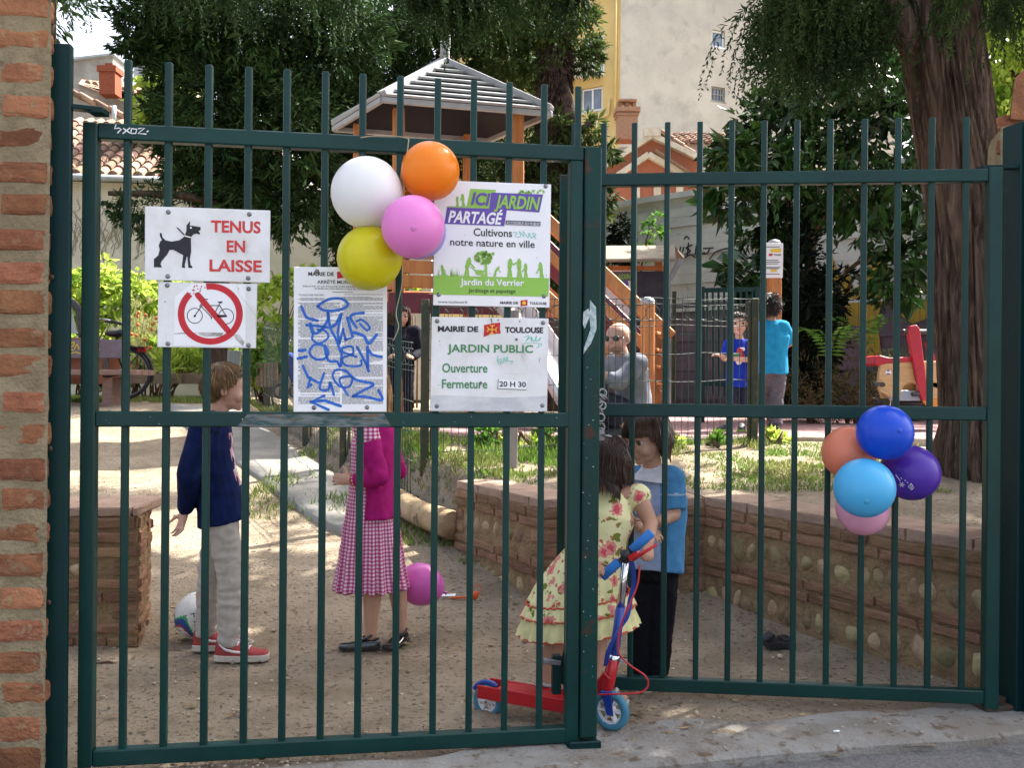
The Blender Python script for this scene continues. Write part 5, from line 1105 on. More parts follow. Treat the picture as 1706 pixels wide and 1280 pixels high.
# hanging dark sprays at the top edge, carried by the conifers there
r = thing('deodar', 'dark hanging branch tips along the top edge, centre', 'tree', (-.6, 9.5, .75))
mb = MB(); limb(mb, [(-6.5, 12.8, .8), (-6.6, 12.7, 5), (-6.4, 12.4, 7.5)], .2, .08); limb(mb, [(-6.4, 12.4, 7), (-3, 10, 6.1), (-.6, 9.2, 5.6), (.4, 9, 5.4)], .08, .03); limb(mb, [(-5, 11.6, 6.7), (-4.6, 9.4, 5.6), (-4.2, 8.8, 5.2)], .05, .02); mb.build('trunk', m_bark, r); crown(r, 'crown', [((-6.4, 12.6, 8.2), (1.9, 1.9, 1.3)), ((-5.2, 11.6, 7.6), (1.4, 1.3, .8)), ((-7.6, 12.9, 7.2), (1.3, 1.3, .9)), ((-2.6, 10, 6.9), (1.4, 1.1, .6))], m_cyp, 1500, .16, .05, clump=40)
IT = [(P(x0, y0, d), P(x1, y1, d)) for (x0, y0, x1, y1, d) in ((640, -70, 720, -10, 9), (700, -60, 780, 0, 9), (760, -60, 840, -10, 9), (820, -60, 900, -20, 9), (680, -60, 760, -20, 8.8), (730, -50, 800, 10, 8.9), (640, -80, 700, -30, 9), (880, -60, 960, -30, 9), (1000, -60, 940, -40, 9), (60, -80, 110, -55, 8.8), (230, -70, 270, -40, 8.8), (300, -70, 400, -20, 9), (450, -70, 560, -20, 9))] * 2
v, f = sprays(IT, 20, .07, .018, .55); npmesh('drooping_sprays', v, f, m_cyp, r)
# ------------------------------------------------------------------ grass and weeds
def blades(n, region, h, wd, zf=tz, seed=1):
    g = np.random.default_rng(seed); x = g.uniform(region[0], region[1], n * 3); y = g.uniform(region[2], region[3], n * 3)
    return x, y, g
def grass(label, regions, name='grass'):
    P_, D_, L_ = [], [], []
    for k_, (x0, x1, y0, y1, n, h, thr) in enumerate(regions):
        g = np.random.default_rng(k_ + 5); x = g.uniform(x0, x1, n); y = g.uniform(y0, y1, n)
        dens = np.array([noise.noise(V((a * 1.6, b * 1.6, k_ * 3.1))) + .5 * noise.noise(V((a * 6, b * 6, 2))) for a, b in zip(x, y)]); ok = dens > thr
        x, y = x[ok], y[ok]; z = T(x, y) - .005; P_.append(np.stack([x, y, z], 1)); d = g.normal(size=(len(x), 3)) * .45; d[:, 2] = 1; D_.append(d); L_.append(h * (.4 + .9 * g.random(len(x))))
    p, d, l = np.concatenate(P_), np.concatenate(D_), np.concatenate(L_); v, f = leafquads(p, d, l, .008 + .03 * l); o = npmesh(name, v, f, m_grass); tag(o, label, 'grass', None, 'stuff'); return o
grass('short patchy grass on the raised bed and along the garden path', [(-.3, 2.6, 5.3, 7.3, 16000, .034, -.1), (-.9, .6, 5.6, 6.4, 5000, .05, -.2), (.4, 2.6, 5.6, 7.2, 9000, .03, -.2), (-1.3, -.5, 6.3, 7.4, 3000, .07, -.25), (-8.5, -2.5, 12.2, 14.8, 30000, .08, -.15), (-2.0, -1.3, 6.2, 8, 1200, .05, .1), (2.4, 5, 6.2, 7, 2500, .06, -.1)])
grass('taller weeds along the foot of the wire fence', [(-.5, 1.9, 6.75, 7.25, 3600, .075, .0), (-.6, 1.2, 6.35, 6.75, 1800, .07, .0), (-2.0, -.6, 6.5, 9, 3500, .10, .05)], 'weeds')
g_ = 'leafy weeds by the wire fence'
for i, (px, py, d, s_, lb) in enumerate(((812, 735, 6.9, 24, 'low leafy weed behind the grey post'), (880, 740, 6.95, 34, 'bushy weed with pale upright leaves left of the double stile'), (915, 728, 6.95, 24, 'bright weed pressed against the left side of the double stile'), (1120, 745, 7.0, 22, 'leafy weed under the wire fence below the squatting man'), (1190, 745, 7.0, 26, 'leafy weed left of the right fence post'), (1290, 742, 7.1, 26, 'weed tuft right of the fence post'))):
    shrub('weed', lb, [pb(px, py, d, s_, s_ * .7)], m_lime_l if i % 2 else m_mid_l, 900, .07, .035, cat='weed', group=g_, out=.4, droop=-.4)
# ------------------------------------------------------------------ people: one continuous body each, clothes and hair as children
def remesh(mb, name, mats, parent, vox, smooth=4, disp=None, matfn=None, label=None, fac=.5):
    o = mb.build(name, mats, parent, label=label)
    m = o.modifiers.new('r', 'REMESH'); m.mode = 'VOXEL'; m.voxel_size = vox
    if smooth: m2 = o.modifiers.new('s', 'SMOOTH'); m2.iterations = smooth; m2.factor = fac
    bpy.context.view_layer.update(); dg = bpy.context.evaluated_depsgraph_get(); me = bpy.data.meshes.new_from_object(o.evaluated_get(dg)); o.modifiers.clear(); old = o.data; o.data = me; bpy.data.meshes.remove(old)
    me.materials.clear()
    for x in (mats if isinstance(mats, (list, tuple)) else [mats]): me.materials.append(x)
    n = len(me.vertices); co = np.zeros(n * 3, np.float32); me.vertices.foreach_get('co', co); co = co.reshape(-1, 3); off = np.array(parent.location) + (np.array(parent.parent.location) if parent.parent else 0)
    if disp:
        nr = np.zeros(n * 3, np.float32); me.vertex_normals.foreach_get('vector', nr); nr = nr.reshape(-1, 3)
        dv = np.array([disp(V(c)) for c in co + off]); co = co + nr * dv[:, None]; me.vertices.foreach_set('co', co.ravel().astype(np.float32))
    mi = np.zeros(len(me.polygons), np.int32)
    if matfn:
        ce = np.zeros(len(mi) * 3, np.float32); me.polygons.foreach_get('center', ce); mi = matfn(ce.reshape(-1, 3) + off).astype(np.int32)
    me.polygons.foreach_set('material_index', mi); me.polygons.foreach_set('use_smooth', np.ones(len(mi), bool)); me.update(); return o
def folds(amp, sc=14, st=(1, 1, .35), seed=0):
    def f(c):
        q = V((c.x * st[0], c.y * st[1], c.z * st[2])) * sc + V((seed, seed, seed)); a = noise.noise(q); b = noise.noise(q * 2.3 + V((7, 3, 1)))
        return amp * (.9 * (1 - abs(a) * 2.2) * .6 + .4 * b)
    return f
def skin(c, c2=None): return mat('skin', c, c2 or tuple(x * .9 for x in c), 9, 5, .58, .08, 140, spec=.28, sss=.05)
sk_fair, sk_mid, sk_tan = (.60, .36, .27), (.50, .29, .20), (.42, .23, .15)
def cloth(name, c, c2=None, **k):
    a = dict(scale=20, detail=5, rough=.9, bump=.25, bscale=260, spec=.12); a.update(k); return mat(name, c, c2 or tuple(x * .82 for x in c), a.pop('scale'), a.pop('detail'), a.pop('rough'), a.pop('bump'), a.pop('bscale'), **a)
class Fig:
    def __init__(s, label, base, yaw, H, J, hh, head=None, skin_m=None, vox=.005, nodes=None):
        s.H, s.hh, s.vox = H, hh, vox; s.b = V(base); y = R_(yaw); s.F = V((math.cos(y), math.sin(y), 0)); s.R = V((math.sin(y), -math.cos(y), 0))
        D = dict(pel=(0, 0, .50), wai=(0, -.005, .60), che=(0, -.01, .715), nec=(0, -.012, .815), shL=(-.112, -.01, .788), shR=(.112, -.01, .788), elL=(-.145, -.03, .615), elR=(.145, -.03, .615), wrL=(-.15, .02, .475), wrR=(.15, .02, .475),
            hiL=(-.055, 0, .50), hiR=(.055, 0, .50), knL=(-.06, .01, .28), knR=(.06, .01, .28), anL=(-.062, -.01, .05), anR=(.062, -.01, .05), hea=(0, .012, .915))
        D.update(J); s.J = {}
        for k_, q in D.items(): s.J[k_] = q if isinstance(q, Vector) else s.b + s.R * (q[0] * H) + s.F * (q[1] * H) + V((0, 0, q[2] * H))
        hy, hp = head if head else (yaw, 0); hy = R_(hy); f = V((math.cos(hy) * math.cos(R_(hp)), math.sin(hy) * math.cos(R_(hp)), math.sin(R_(hp)))); x = V((math.sin(hy), -math.cos(hy), 0)); s.hR = Matrix((x, f, x.cross(f))).transposed()
        s.root = thing('person', label, 'person', s.b); s.skin = skin_m; s.mb = MB()
    def hp(s, x, y, z): return s.J['hea'] + s.hR @ (V((x, y, z)) * s.hh)
    def side(s):
        d = s.J['shR'] - s.J['shL']; return d.normalized()
    def torso_pts(s): return [s.J['pel'] - V((0, 0, .03 * s.H)), s.J['pel'], s.J['wai'], s.J['che'], s.J['nec'] - V((0, 0, .02 * s.H))]
    def body(s, fat=1.0, lips=(.42, .16, .13), sd=None):
        H, J, mb = s.H, s.J, s.mb; sd = sd or s.side()
        mb.etube(s.torso_pts(), [a * H * fat for a in (.055, .088, .080, .100, .055)], [a * H * fat for a in (.05, .066, .058, .066, .04)], sd, 14)
        top_ = s.hp(0, -.05, -.2); mb.cap(J['nec'] - V((0, 0, .02 * H)), top_, .034 * H * fat, .033 * H * fat, 12)
        for q in 'LR':
            mb.cap(J['nec'] - V((0, 0, .03 * H)), J['sh' + q], .035 * H, .036 * H, 10); mb.cap(J['sh' + q], J['el' + q], .034 * H * fat, .025 * H * fat, 12); mb.cap(J['el' + q], J['wr' + q], .0255 * H * fat, .0175 * H * fat, 12)
            mid = J['hi' + q].lerp(J['kn' + q], .3); mb.cap(J['hi' + q], mid, .042 * H * fat, .046 * H * fat, 12); mb.cap(mid, J['kn' + q], .046 * H * fat, .034 * H * fat, 12); cal = J['kn' + q].lerp(J['an' + q], .35) - s.F * .008 * H; mb.cap(J['kn' + q], cal, .033 * H * fat, .035 * H * fat, 12); mb.cap(cal, J['an' + q], .035 * H * fat, .021 * H * fat, 12)
        h = s.hh; el = lambda c, r, R=None: mb.sph(s.hp(*c), tuple(x * h for x in (r if hasattr(r, '__len__') else (r, r, r))), 16, 11, s.hR)
        el((0, -.06, .10), (.385, .46, .40)); el((0, .10, -.08), (.31, .325, .34)); el((0, .10, -.27), (.235, .27, .20)); el((0, .27, -.395), .085)
        for x in (-1, 1): el((x * .165, .245, -.165), .135); el((x * .385, -.04, -.06), (.032, .085, .135)); el((x * .042, .435, -.135), .036)
        el((0, .33, .075), (.23, .10, .06)); mb.cap(s.hp(0, .395, .03), s.hp(0, .47, -.11), .032 * h, .05 * h, 8); el((0, .405, -.25), (.095, .045, .024)); el((0, .40, -.295), (.08, .045, .028))
    def hand(s, q, d, palm, thumb, L, curl=.5, spread=.12):
        mb, w = s.mb, s.J['wr' + q]; d = V(d).normalized(); palm = V(palm); palm = (palm - d * palm.dot(d)).normalized(); sd = d.cross(palm).normalized(); sd = sd if sd.dot(V(thumb)) > 0 else -sd
        k_ = w + d * L * .52; mb.etube([w - d * L * .05, w + d * L * .12, w + d * L * .35, k_], [.13 * L, .17 * L, .22 * L, .215 * L], [.10 * L, .11 * L, .10 * L, .075 * L], sd, 10)
        for i, (o, l) in enumerate(((.165, .40), (.055, .46), (-.06, .43), (-.165, .33))):
            p = k_ + sd * o * L - d * .04 * L; dd = (d + sd * (o * spread * 6)).normalized(); c = curl * (1 + .12 * i)
            for t, r in ((.45, .052), (.33, .047), (.26, .042)):
                e = p + dd * l * L * t; mb.cap(p, e, r * L, r * L * .93, 8); p = e; ax = dd.cross(palm).normalized(); dd = (Matrix.Rotation(c, 3, ax) @ dd).normalized()
        p = w + d * L * .16 + sd * .14 * L; dd = (d * .65 + sd * .75 + palm * .25).normalized()
        for t, r in ((.24, .062), (.2, .054), (.14, .046)): e = p + dd * L * t; mb.cap(p, e, r * L, r * L * .92, 8); p = e; dd = (dd + d * .22 + palm * .22 * curl).normalized()
    def finish(s, lips=(.40, .20, .16), eyes=True, iris=(.06, .04, .03), brow=(.06, .035, .02)):
        inv = s.hR.inverted(); c0 = np.array(s.J['hea']); M = np.array(inv)
        def mf(ce):
            q = ((ce - c0) @ M.T) / s.hh; return ((np.abs(q[:, 0]) < .105) & (q[:, 1] > .36) & (q[:, 2] < -.235) & (q[:, 2] > -.315) & (np.abs(q[:, 0]) < .12 - .9 * np.abs(q[:, 2] + .272))).astype(int)
        remesh(s.mb, 'body', [s.skin, mat('lips', lips, rough=.45)], s.root, s.vox, 3, None, mf)
        if eyes:
            mw, mi_ = mat('eye_white', (.36, .32, .30), rough=.3), mat('iris', iris, rough=.15, spec=.6)
            for x in (-1, 1):
                mb = MB(); c = s.hp(x * .155, .335, -.005); mb.sph(c, .060 * s.hh, 16, 12, s.hR @ Matrix.Rotation(-math.pi / 2, 3, 'X')); n = len(mb.f); mb.m = [1 if i < 16 * 4 else 0 for i in range(n)]; mb.build('eye', [mw, mi_], s.root)
                mb = MB(); pts = [s.hp(x * (.085 + .05 * t), .405 - .018 * t * t * .6, .105 + .02 * math.sin(t)) for t in (0, 1, 2, 2.9)]; mb.tube(pts, [.012 * s.hh, .018 * s.hh, .016 * s.hh, .006 * s.hh], 6); pts = [s.hp(x * (.095 + .045 * t), .405 - .02 * t * .5, .032 + .014 * math.sin(t * 1.1)) for t in (0, 1, 2, 2.6)]; mb.tube(pts, .007 * s.hh, 5); mb.build('eyebrow', mat('eyebrow', brow, rough=.9), s.root)
    def hair(s, m, N=1100, L=.45, front=.30, side=-.02, back=-.42, lift=.02, wid=.010, fall=0.0, messy=.25, grow=1.05, seed=1, fringe=.06, fl_len=.5, tight=False, wave=0, crownp=(0, -.35, .9), part=None):
        "cap of hair plus strands combed from the crown; lengths in head heights"
        g = random.Random(seed); C_ = V((0, -.06, .10)); RR = V((.385, .46, .40)) * grow
        def allowed(p):
            if p.y > .12: t = (p.y - .12) / .34; return p.z > side + (front - side) * min(1, t * 1.15)
            t = min(1, (.12 - p.y) / .35); return p.z > side + (back - side) * t
        surf = lambda d: V((C_.x + RR.x * d.x, C_.y + RR.y * d.y, C_.z + RR.z * d.z))
        mb = MB(); nu, nv = 40, 26; vs = []; ok = []
        for i in range(nv + 1):
            th = math.pi * i / nv
            for j in range(nu):
                ph = 2 * math.pi * j / nu; d = V((math.sin(th) * math.cos(ph), math.sin(th) * math.sin(ph), math.cos(th))); p = surf(d); ok.append(allowed(p)); vs.append(s.hp(*p))
        fs = [(i * nu + j, (i + 1) * nu + j, (i + 1) * nu + (j + 1) % nu, i * nu + (j + 1) % nu) for i in range(nv) for j in range(nu) if ok[i * nu + j] and ok[(i + 1) * nu + j] and ok[(i + 1) * nu + (j + 1) % nu]]
        mb.add(vs, fs, 0, True); cw = V(crownp).normalized(); up = V((0, 0, 1)); inv = s.hR.inverted()
        for _ in range(N):
            while True:
                d = V((g.gauss(0, 1), g.gauss(0, 1), g.gauss(0, 1))).normalized(); p = surf(d)
                if allowed(p): break
            ph0 = g.random() * 2; fl = (d - cw); fl = (fl - d * fl.dot(d)); fl = fl.normalized() if fl.length > .01 else V((0, 1, 0))
            if part is not None: fl = (V((1 if d.x > part else -1, .1, -.6)) + fl * .3); fl = (fl - d * fl.dot(d)).normalized()
            fl = (fl + V((g.gauss(0, messy), g.gauss(0, messy), g.gauss(0, messy) - .1))).normalized(); ln = L * g.uniform(.6, 1.15) * (fl_len if d.y > .35 else 1); pts = []; K = 7; q = p.copy(); gd = inv @ V((0, 0, -1))
            for k_ in range(K):
                pts.append(s.hp(*q)); fl = (fl + gd * (fall * 1.2 + .12) + V((g.gauss(0, messy * .3), g.gauss(0, messy * .3), 0))).normalized(); q = q + fl * ln / K
                e = q - C_; kk = math.sqrt((e.x / RR.x) ** 2 + (e.y / RR.y) ** 2 + (e.z / RR.z) ** 2); mn = 1.0 + lift * (1 + k_ * .35)
                if kk < mn and q.z > -.25: q = C_ + e * (mn / max(kk, .2))
                elif q.z <= -.25 and fall: 
                    rad = math.hypot(q.x, q.y + .06); 
                    if rad < .36: q.x *= .36 / max(rad, .05); q.y = -.06 + (q.y + .06) * .36 / max(rad, .05)
                if wave: q = q + V((math.sin(q.z * 16 + ph0), math.cos(q.z * 14 + ph0), 0)) * wave
                if tight and not allowed(V((q.x, q.y, q.z + fringe))): break
                if q.y > .10 and abs(q.x) < .36 and q.z < front - fringe - max(0, .25 - q.y) * 1.2: break
            if len(pts) < 3: continue
            w_ = wid * s.hh / .2 * .2; mb.tube(pts, [w_ * .7, w_, w_, w_ * .95, w_ * .85, w_ * .6, w_ * .2][-len(pts):], 3, False)
        return mb.build('hair', m, s.root)
    def sleeve(s, mb, q, fr, a, b, flare=0):
        J, H = s.J, s.H; mb.cap(J['nec'] - V((0, 0, .03 * H)), J['sh' + q], .044 * H, .047 * H * a, 12)
        if fr <= 1: mb.tube([J['sh' + q], J['sh' + q].lerp(J['el' + q], fr)], [.044 * H * a, .040 * H * b], 14)
        else: mb.cap(J['sh' + q], J['el' + q], .043 * H * a, .035 * H * b, 14); e = J['el' + q].lerp(J['wr' + q], fr - 1); mb.cap(J['el' + q], e, .0345 * H * b, .026 * H * b, 12)
    def top_(s, name, m, hem=.47, sl=2.0, a=1.0, b=1.0, w=1.12, dep=1.16, fold=.006, vox=.007, sd=None, seed=0, hw=1.0, mf=None, neck=True):
        H, J, mb = s.H, s.J, MB(); sd = sd or s.side(); low = J['pel'] + (J['pel'] - J['wai']).normalized() * ((.5 - hem) * H)
        mb.etube([low, J['pel'], J['wai'], J['che'], J['nec'] - V((0, 0, .025 * H)), J['nec'] + V((0, 0, .004 * H))], [x * H * w for x in (.094 * hw, .094, .090, .104, .07, .042)], [x * H * dep for x in (.078 * hw, .074, .068, .070, .048, .038)], sd, 20)
        for q in 'LR': s.sleeve(mb, q, sl, a, b)
        return remesh(mb, name, m, s.root, vox, 4, folds(fold, 11 / H, (1, 1, .5), seed), mf)
    def trousers(s, m, a=1.0, fold=.006, vox=.007, sd=None, seed=3, name='trousers'):
        H, J, mb = s.H, s.J, MB(); sd = sd or s.side(); mb.etube([J['pel'] - V((0, 0, .035 * H)), J['pel'], J['pel'].lerp(J['wai'], .5)], [.072 * H, .088 * H, .082 * H], [.062 * H, .070 * H, .062 * H], sd, 18)
        for q in 'LR':
            e = J['an' + q] + V((0, 0, .005 * H)); mid = J['hi' + q].lerp(J['kn' + q], .3); mb.cap(J['hi' + q], mid, .050 * H * a, .053 * H * a, 14); mb.cap(mid, J['kn' + q], .053 * H * a, .044 * H * a, 14); mb.tube([J['kn' + q], J['kn' + q].lerp(e, .5), e], [.044 * H * a, .041 * H * a, .036 * H * a], 14); mb.sph(J['kn' + q], .044 * H * a, 12, 8)
        return remesh(mb, name, m, s.root, vox, 4, folds(fold, 15 / H, (1, 1, 1.7), seed))
    def shoe(s, q, d, L, mu, ms, name='shoe', z=None, stripe=None, sole=.02, high=1.0, laces=False):
        an = s.J['an' + q]; d = V((d[0], d[1], 0)).normalized(); sd = V((d.y, -d.x, 0)); zb = s.b.z if z is None else z; o = V((an.x, an.y, zb)) - d * L * .24
        W = lambda t: L * (.135 + .045 * math.sin(min(1, t * 1.25) * math.pi * .9) + .03 * t) * (1 if t < .86 else max(.25, math.sqrt(max(0, 1 - ((t - .86) / .145) ** 2)))) * (1 if t > .08 else .72 + 3.5 * t)
        Ht = lambda t: L * high * (.30 - .03 * math.sin(t * 9) if t < .35 else max(.085, .30 - .42 * (t - .35) ** .8))
        ts = [0, .02, .06, .12, .2, .28, .36, .44, .52, .6, .68, .76, .84, .9, .95, .985, 1.0]; n = 12; mb = MB(); vs, fs = [], []
        for t in ts:
            for j in range(n):
                a = math.pi * j / (n - 1); vs.append(o + d * (t * L) + sd * (math.cos(a) * W(t) * (1 if abs(math.cos(a)) > .9 else .96)) + V((0, 0, sole + math.sin(a) ** .7 * Ht(t) * (1 if 0 < t < .97 else .45))))
        for i in range(len(ts) - 1):
            for j in range(n - 1): fs.append((i * n + j, (i + 1) * n + j, (i + 1) * n + j + 1, i * n + j + 1))
        fs += [tuple(range(n - 1, -1, -1)), tuple(range((len(ts) - 1) * n, len(ts) * n))]; mb.add(vs, fs, 0, True); sh = mb.build(name, mu, s.root)
        mb = MB(); Lp = [o + d * (t * L * 1.02 - .01 * L) + sd * W(t) * 1.06 for t in ts]; Rp = [o + d * (t * L * 1.02 - .01 * L) - sd * W(t) * 1.06 for t in ts]; mb.prism(Lp + Rp[::-1], (0, 0, sole + .002)); mb.build('sole', ms, sh, bevel=.003)
        if stripe:
            mb = MB()
            for e in (-1, 1): mb.tube([o + d * (t * L) + sd * e * (W(t) + .0005) * (1.0 - .06 * zz / .3) + V((0, 0, sole + zz * L)) for t, zz in ((.10, .22), (.22, .13), (.36, .09), (.5, .075), (.62, .10))], [.002, .006, .006, .005, .002], 6)
            mb.build('side_stripe', stripe, sh)
        if laces:
            mb = MB()
            for i in range(4): t = .44 + .07 * i; mb.tube([o + d * (t * L) + sd * (W(t) * c_) + V((0, 0, sole + Ht(t) * (1.0 - .35 * c_ * c_) + .004)) for c_ in (-.7, -.3, .3, .7)], .003, 5)
            for e in (-1, 1): mb.tube(spline([tuple(o + d * (L * .42) + V((0, 0, sole + Ht(.42) + .004))), tuple(o + d * (L * .52) + sd * .03 * e + V((0, 0, sole + Ht(.42) + .008))), tuple(o + d * (L * .68) + sd * .035 * e + V((0, 0, sole + Ht(.5)))), tuple(o + d * (L * .6) + sd * .015 * e + V((0, 0, sole + Ht(.55) + .004)))], 5), .0014, 5)
            mb.build('laces', m_sign2, sh)
        return sh
m_sole = mat('rubber_sole', (.58, .54, .46), (.46, .42, .36), 20, 4, .7)
m_hair_b = mat('light_brown_hair', (.235, .14, .06), (.13, .073, .032), 14, 4, .45, spec=.35, island=.45); m_hair_d = mat('dark_brown_hair', (.045, .020, .014), (.026, .011, .008), 14, 4, .35, spec=.4, island=.5); m_hair_bl = mat('blonde_hair', (.42, .25, .10), (.25, .14, .06), 14, 4, .45, spec=.35, island=.4); m_hair_k = mat('black_hair', (.018, .010, .010), rough=.4, island=.5)
G = lambda px, py: on_ground(px, py)
# ---- boy in navy, hands behind his back
b = G(385, 1092); f = Fig('boy in navy sweatshirt and pale trousers holding his arms behind his back', b, 8, 1.285, dict(
    pel=(0, -.035, .50), wai=(0, -.055, .60), che=(0, -.078, .71), nec=(0, -.06, .82), hea=(0, -.02, .915), shR=(.112, -.078, .788), shL=(-.112, -.07, .788), elR=(.128, -.118, .63), wrR=(.035, -.145, .505), elL=(-.13, -.115, .63), wrL=(-.03, -.14, .53),
    hiR=(.05, -.03, .5), hiL=(-.055, -.04, .5), knR=(.052, .005, .28), knL=(-.062, -.082, .28), anR=(.055, .0, .045), anL=(-.075, -.098, .045)), .205, (14, -6), skin(sk_fair), .0042)
f.body(); f.hand('R', (-.25, -.15, -1), (-.7, -.7, .1), (-1, .2, 0), .135, .30, .25); f.hand('L', (-.3, -.6, -.8), (-.6, -.6, .2), (.3, -.3, -1), .13, .5); f.finish()
f.hair(m_hair_b, 2200, .30, .30, .02, -.36, .018, .012, 0, .13, 1.06, 3, fringe=.05, fl_len=.9, tight=True)
m_navy = cloth('navy_jersey', (.006, .016, .075), (.004, .010, .050))
c0_ = np.array(f.J['che'].lerp(f.J['wai'], .35)); F_n, R_n = np.array(f.F), np.array(f.R)
def pm(ce):
    q = ce - c0_; a, b_, c_ = q @ F_n, q @ R_n, q[:, 2]; return (a > .066) & (np.abs(b_ + .015) < .062) & (np.abs(c_) < .115) & (np.sin(ce[:, 2] * 70 + b_ * 60) + np.sin(b_ * 110 + 1) > -.6)
f.top_('sweatshirt', [m_navy, mat('shirt_print', (.58, .52, .54), (.36, .12, .16), 16, 5, .8)], .455, 1.93, .98, 1.04, 1.10, 1.06, .009, .0055, hw=1.04, mf=pm)

f.trousers(cloth('stone_chinos', (.46, .43, .39), (.40, .37, .335)), 0.94, .009, .006)
mr = mat('red_suede', (.34, .045, .045), (.26, .035, .04), 30, 5, .8, .2, 150)
for q, d in (('R', (1, .05)), ('L', (1, .25))):
    f.shoe(q, d, .225, mr, m_sole, 'sneaker', stripe=m_sign, sole=.026, high=.9, laces=(q == 'R')); mb = MB(); mb.cap(f.J['an' + q], f.J['an' + q] + V((0, 0, .05)), .032, .036); mb.build('sock', cloth('navy_sock', (.02, .02, .12)), f.root)
# ---- girl in pink gingham
b = G(632, 1075); f = Fig('girl in pink gingham dress and magenta cardigan, face hidden by the notice', b, 170, 1.28, dict(
    pel=(0, .035, .50), wai=(0, .035, .60), che=(0, .035, .715), nec=(0, .035, .815), hea=(0, .055, .915), shL=(-.105, .025, .788), shR=(.105, .035, .788), hiL=(-.055, .03, .5), hiR=(.055, .02, .5),
    elL=(-.128, -.035, .615), wrL=(-.11, .065, .598), elR=(.135, -.02, .61), wrR=(.055, .085, .59), anL=(-.04, .02, .045), knL=(-.05, .02, .28), anR=(.05, -.065, .045), knR=(.05, -.03, .28)), .20, (170, -15), skin(sk_mid), .0045)
f.body(); f.hand('L', (-1, .25, .05), (0, .8, -.3), (0, .3, 1), .125, .55); f.hand('R', (-1, -.35, .0), (0, -.8, -.2), (0, 0, 1), .125, .6); f.finish()
f.hair(m_hair_bl, 900, 1.0, .32, -.1, -.5, .03, .016, .5, .12, 1.06, 5)
H, J = f.H, f.J
def gingham():
    m = cloth('pink_gingham', (.50, .03, .17)); nt = m.node_tree; b_ = nt.nodes['Principled BSDF']; N = nt.nodes.new; at = N('ShaderNodeAttribute'); at.attribute_name = 'pat'; sx = N('ShaderNodeSeparateXYZ'); lnk(nt, at.outputs['Vector'], sx.inputs[0]); fs_ = []
    for ch in ('X', 'Y'):
        m1 = N('ShaderNodeMath'); m1.operation = 'FRACT'; lnk(nt, sx.outputs[ch], m1.inputs[0]); m2 = N('ShaderNodeMath'); m2.operation = 'GREATER_THAN'; m2.inputs[1].default_value = .5; lnk(nt, m1.outputs[0], m2.inputs[0]); fs_.append(m2)
    ad = N('ShaderNodeMath'); lnk(nt, fs_[0].outputs[0], ad.inputs[0]); lnk(nt, fs_[1].outputs[0], ad.inputs[1]); ml = N('ShaderNodeMath'); ml.operation = 'MULTIPLY'; ml.inputs[1].default_value = .5; lnk(nt, ad.outputs[0], ml.inputs[0])
    r = N('ShaderNodeValToRGB'); r.color_ramp.elements[0].color = (.76, .64, .70, 1); r.color_ramp.elements[1].color = (.36, .035, .15, 1); e = r.color_ramp.elements.new(.5); e.color = (.56, .18, .33, 1); lnk(nt, ml.outputs[0], r.inputs[0]); lnk(nt, r.outputs[0], b_.inputs['Base Color']); return m
def pattern(o, root, ax, k_):
    me = o.data; a = me.attributes.new('pat', 'FLOAT_VECTOR', 'POINT'); co = np.zeros(len(me.vertices) * 3, np.float32); me.vertices.foreach_get('co', co); co = co.reshape(-1, 3) + np.array(root.location); ang = np.arctan2(co[:, 1] - ax.y, co[:, 0] - ax.x); v = np.stack([ang * .145 / k_, co[:, 2] / k_, 0 * ang], 1); a.data.foreach_set('vector', v.astype(np.float32).ravel())
mb = MB(); ax = f.b; hz = .205
lv = [(hz, .158, .152), (.30, .138, .140), (.42, .118, .126), (.52, .100, .116), (.62, .086, .102), (.72, .086, .116), (.80, .056, .074), (.825, .042, .046)]
mb.etube([f.b + f.F * .034 * H + V((0, 0, u * H)) for u, _, _ in lv], [a * H * .83 for _, a, _ in lv], [c * H * .86 for _, _, c in lv], f.F, 40)
for q in 'LR': f.sleeve(mb, q, .35, 1.0, 1.05)
def pleat(c):
    t = max(0, min(1, (.55 * H - (c.z - f.b.z)) / (.34 * H))); a = math.atan2(c.y - f.b.y, c.x - f.b.x + .045); return t * .011 * math.sin(a * 17 + 1.2 * math.sin(a * 5)) + .004 * noise.noise(c * 16)
o = remesh(mb, 'dress', gingham(), f.root, .006, 3, pleat); pattern(o, f.root, f.b + f.F * .034 * H, .0165)
mb = MB(); m_mag = cloth('magenta_knit', (.40, .014, .17), (.31, .010, .13), bscale=400)
mb.etube([f.b - f.F * .004 * H + V((0, 0, u * H)) for u in (.462, .50, .60, .71, .79, .815)], [x * H for x in (.112, .108, .100, .104, .070, .048)], [x * H for x in (.064, .058, .048, .052, .042, .038)], f.R, 24)
for q in 'LR': f.sleeve(mb, q, 1.85, .9, .98)
remesh(mb, 'cardigan', m_mag, f.root, .0065, 4, folds(.010, 12, (1, 1, .6), 4))
mb = MB(); w = f.J['wrL'].lerp(f.J['elL'], .06)
for t in range(12): mb.sph(w + V((.0, .0, 0)) + Matrix.Rotation(t * .5236, 3, (f.J['wrL'] - f.J['elL']).normalized()) @ V((0, 0, .027)), .0062, 8, 6)
mb.build('bracelet', mat('yellow_beads', (.62, .50, .12), rough=.4), f.root)
mp = mat('patent_black', (.012, .012, .014), rough=.12, spec=.6, coat=.4)
f.shoe('L', (-1, -.1), .185, mp, m_black, sole=.012, high=.62); f.shoe('R', (-.35, -.95), .185, mp, m_black, sole=.012, high=.62)
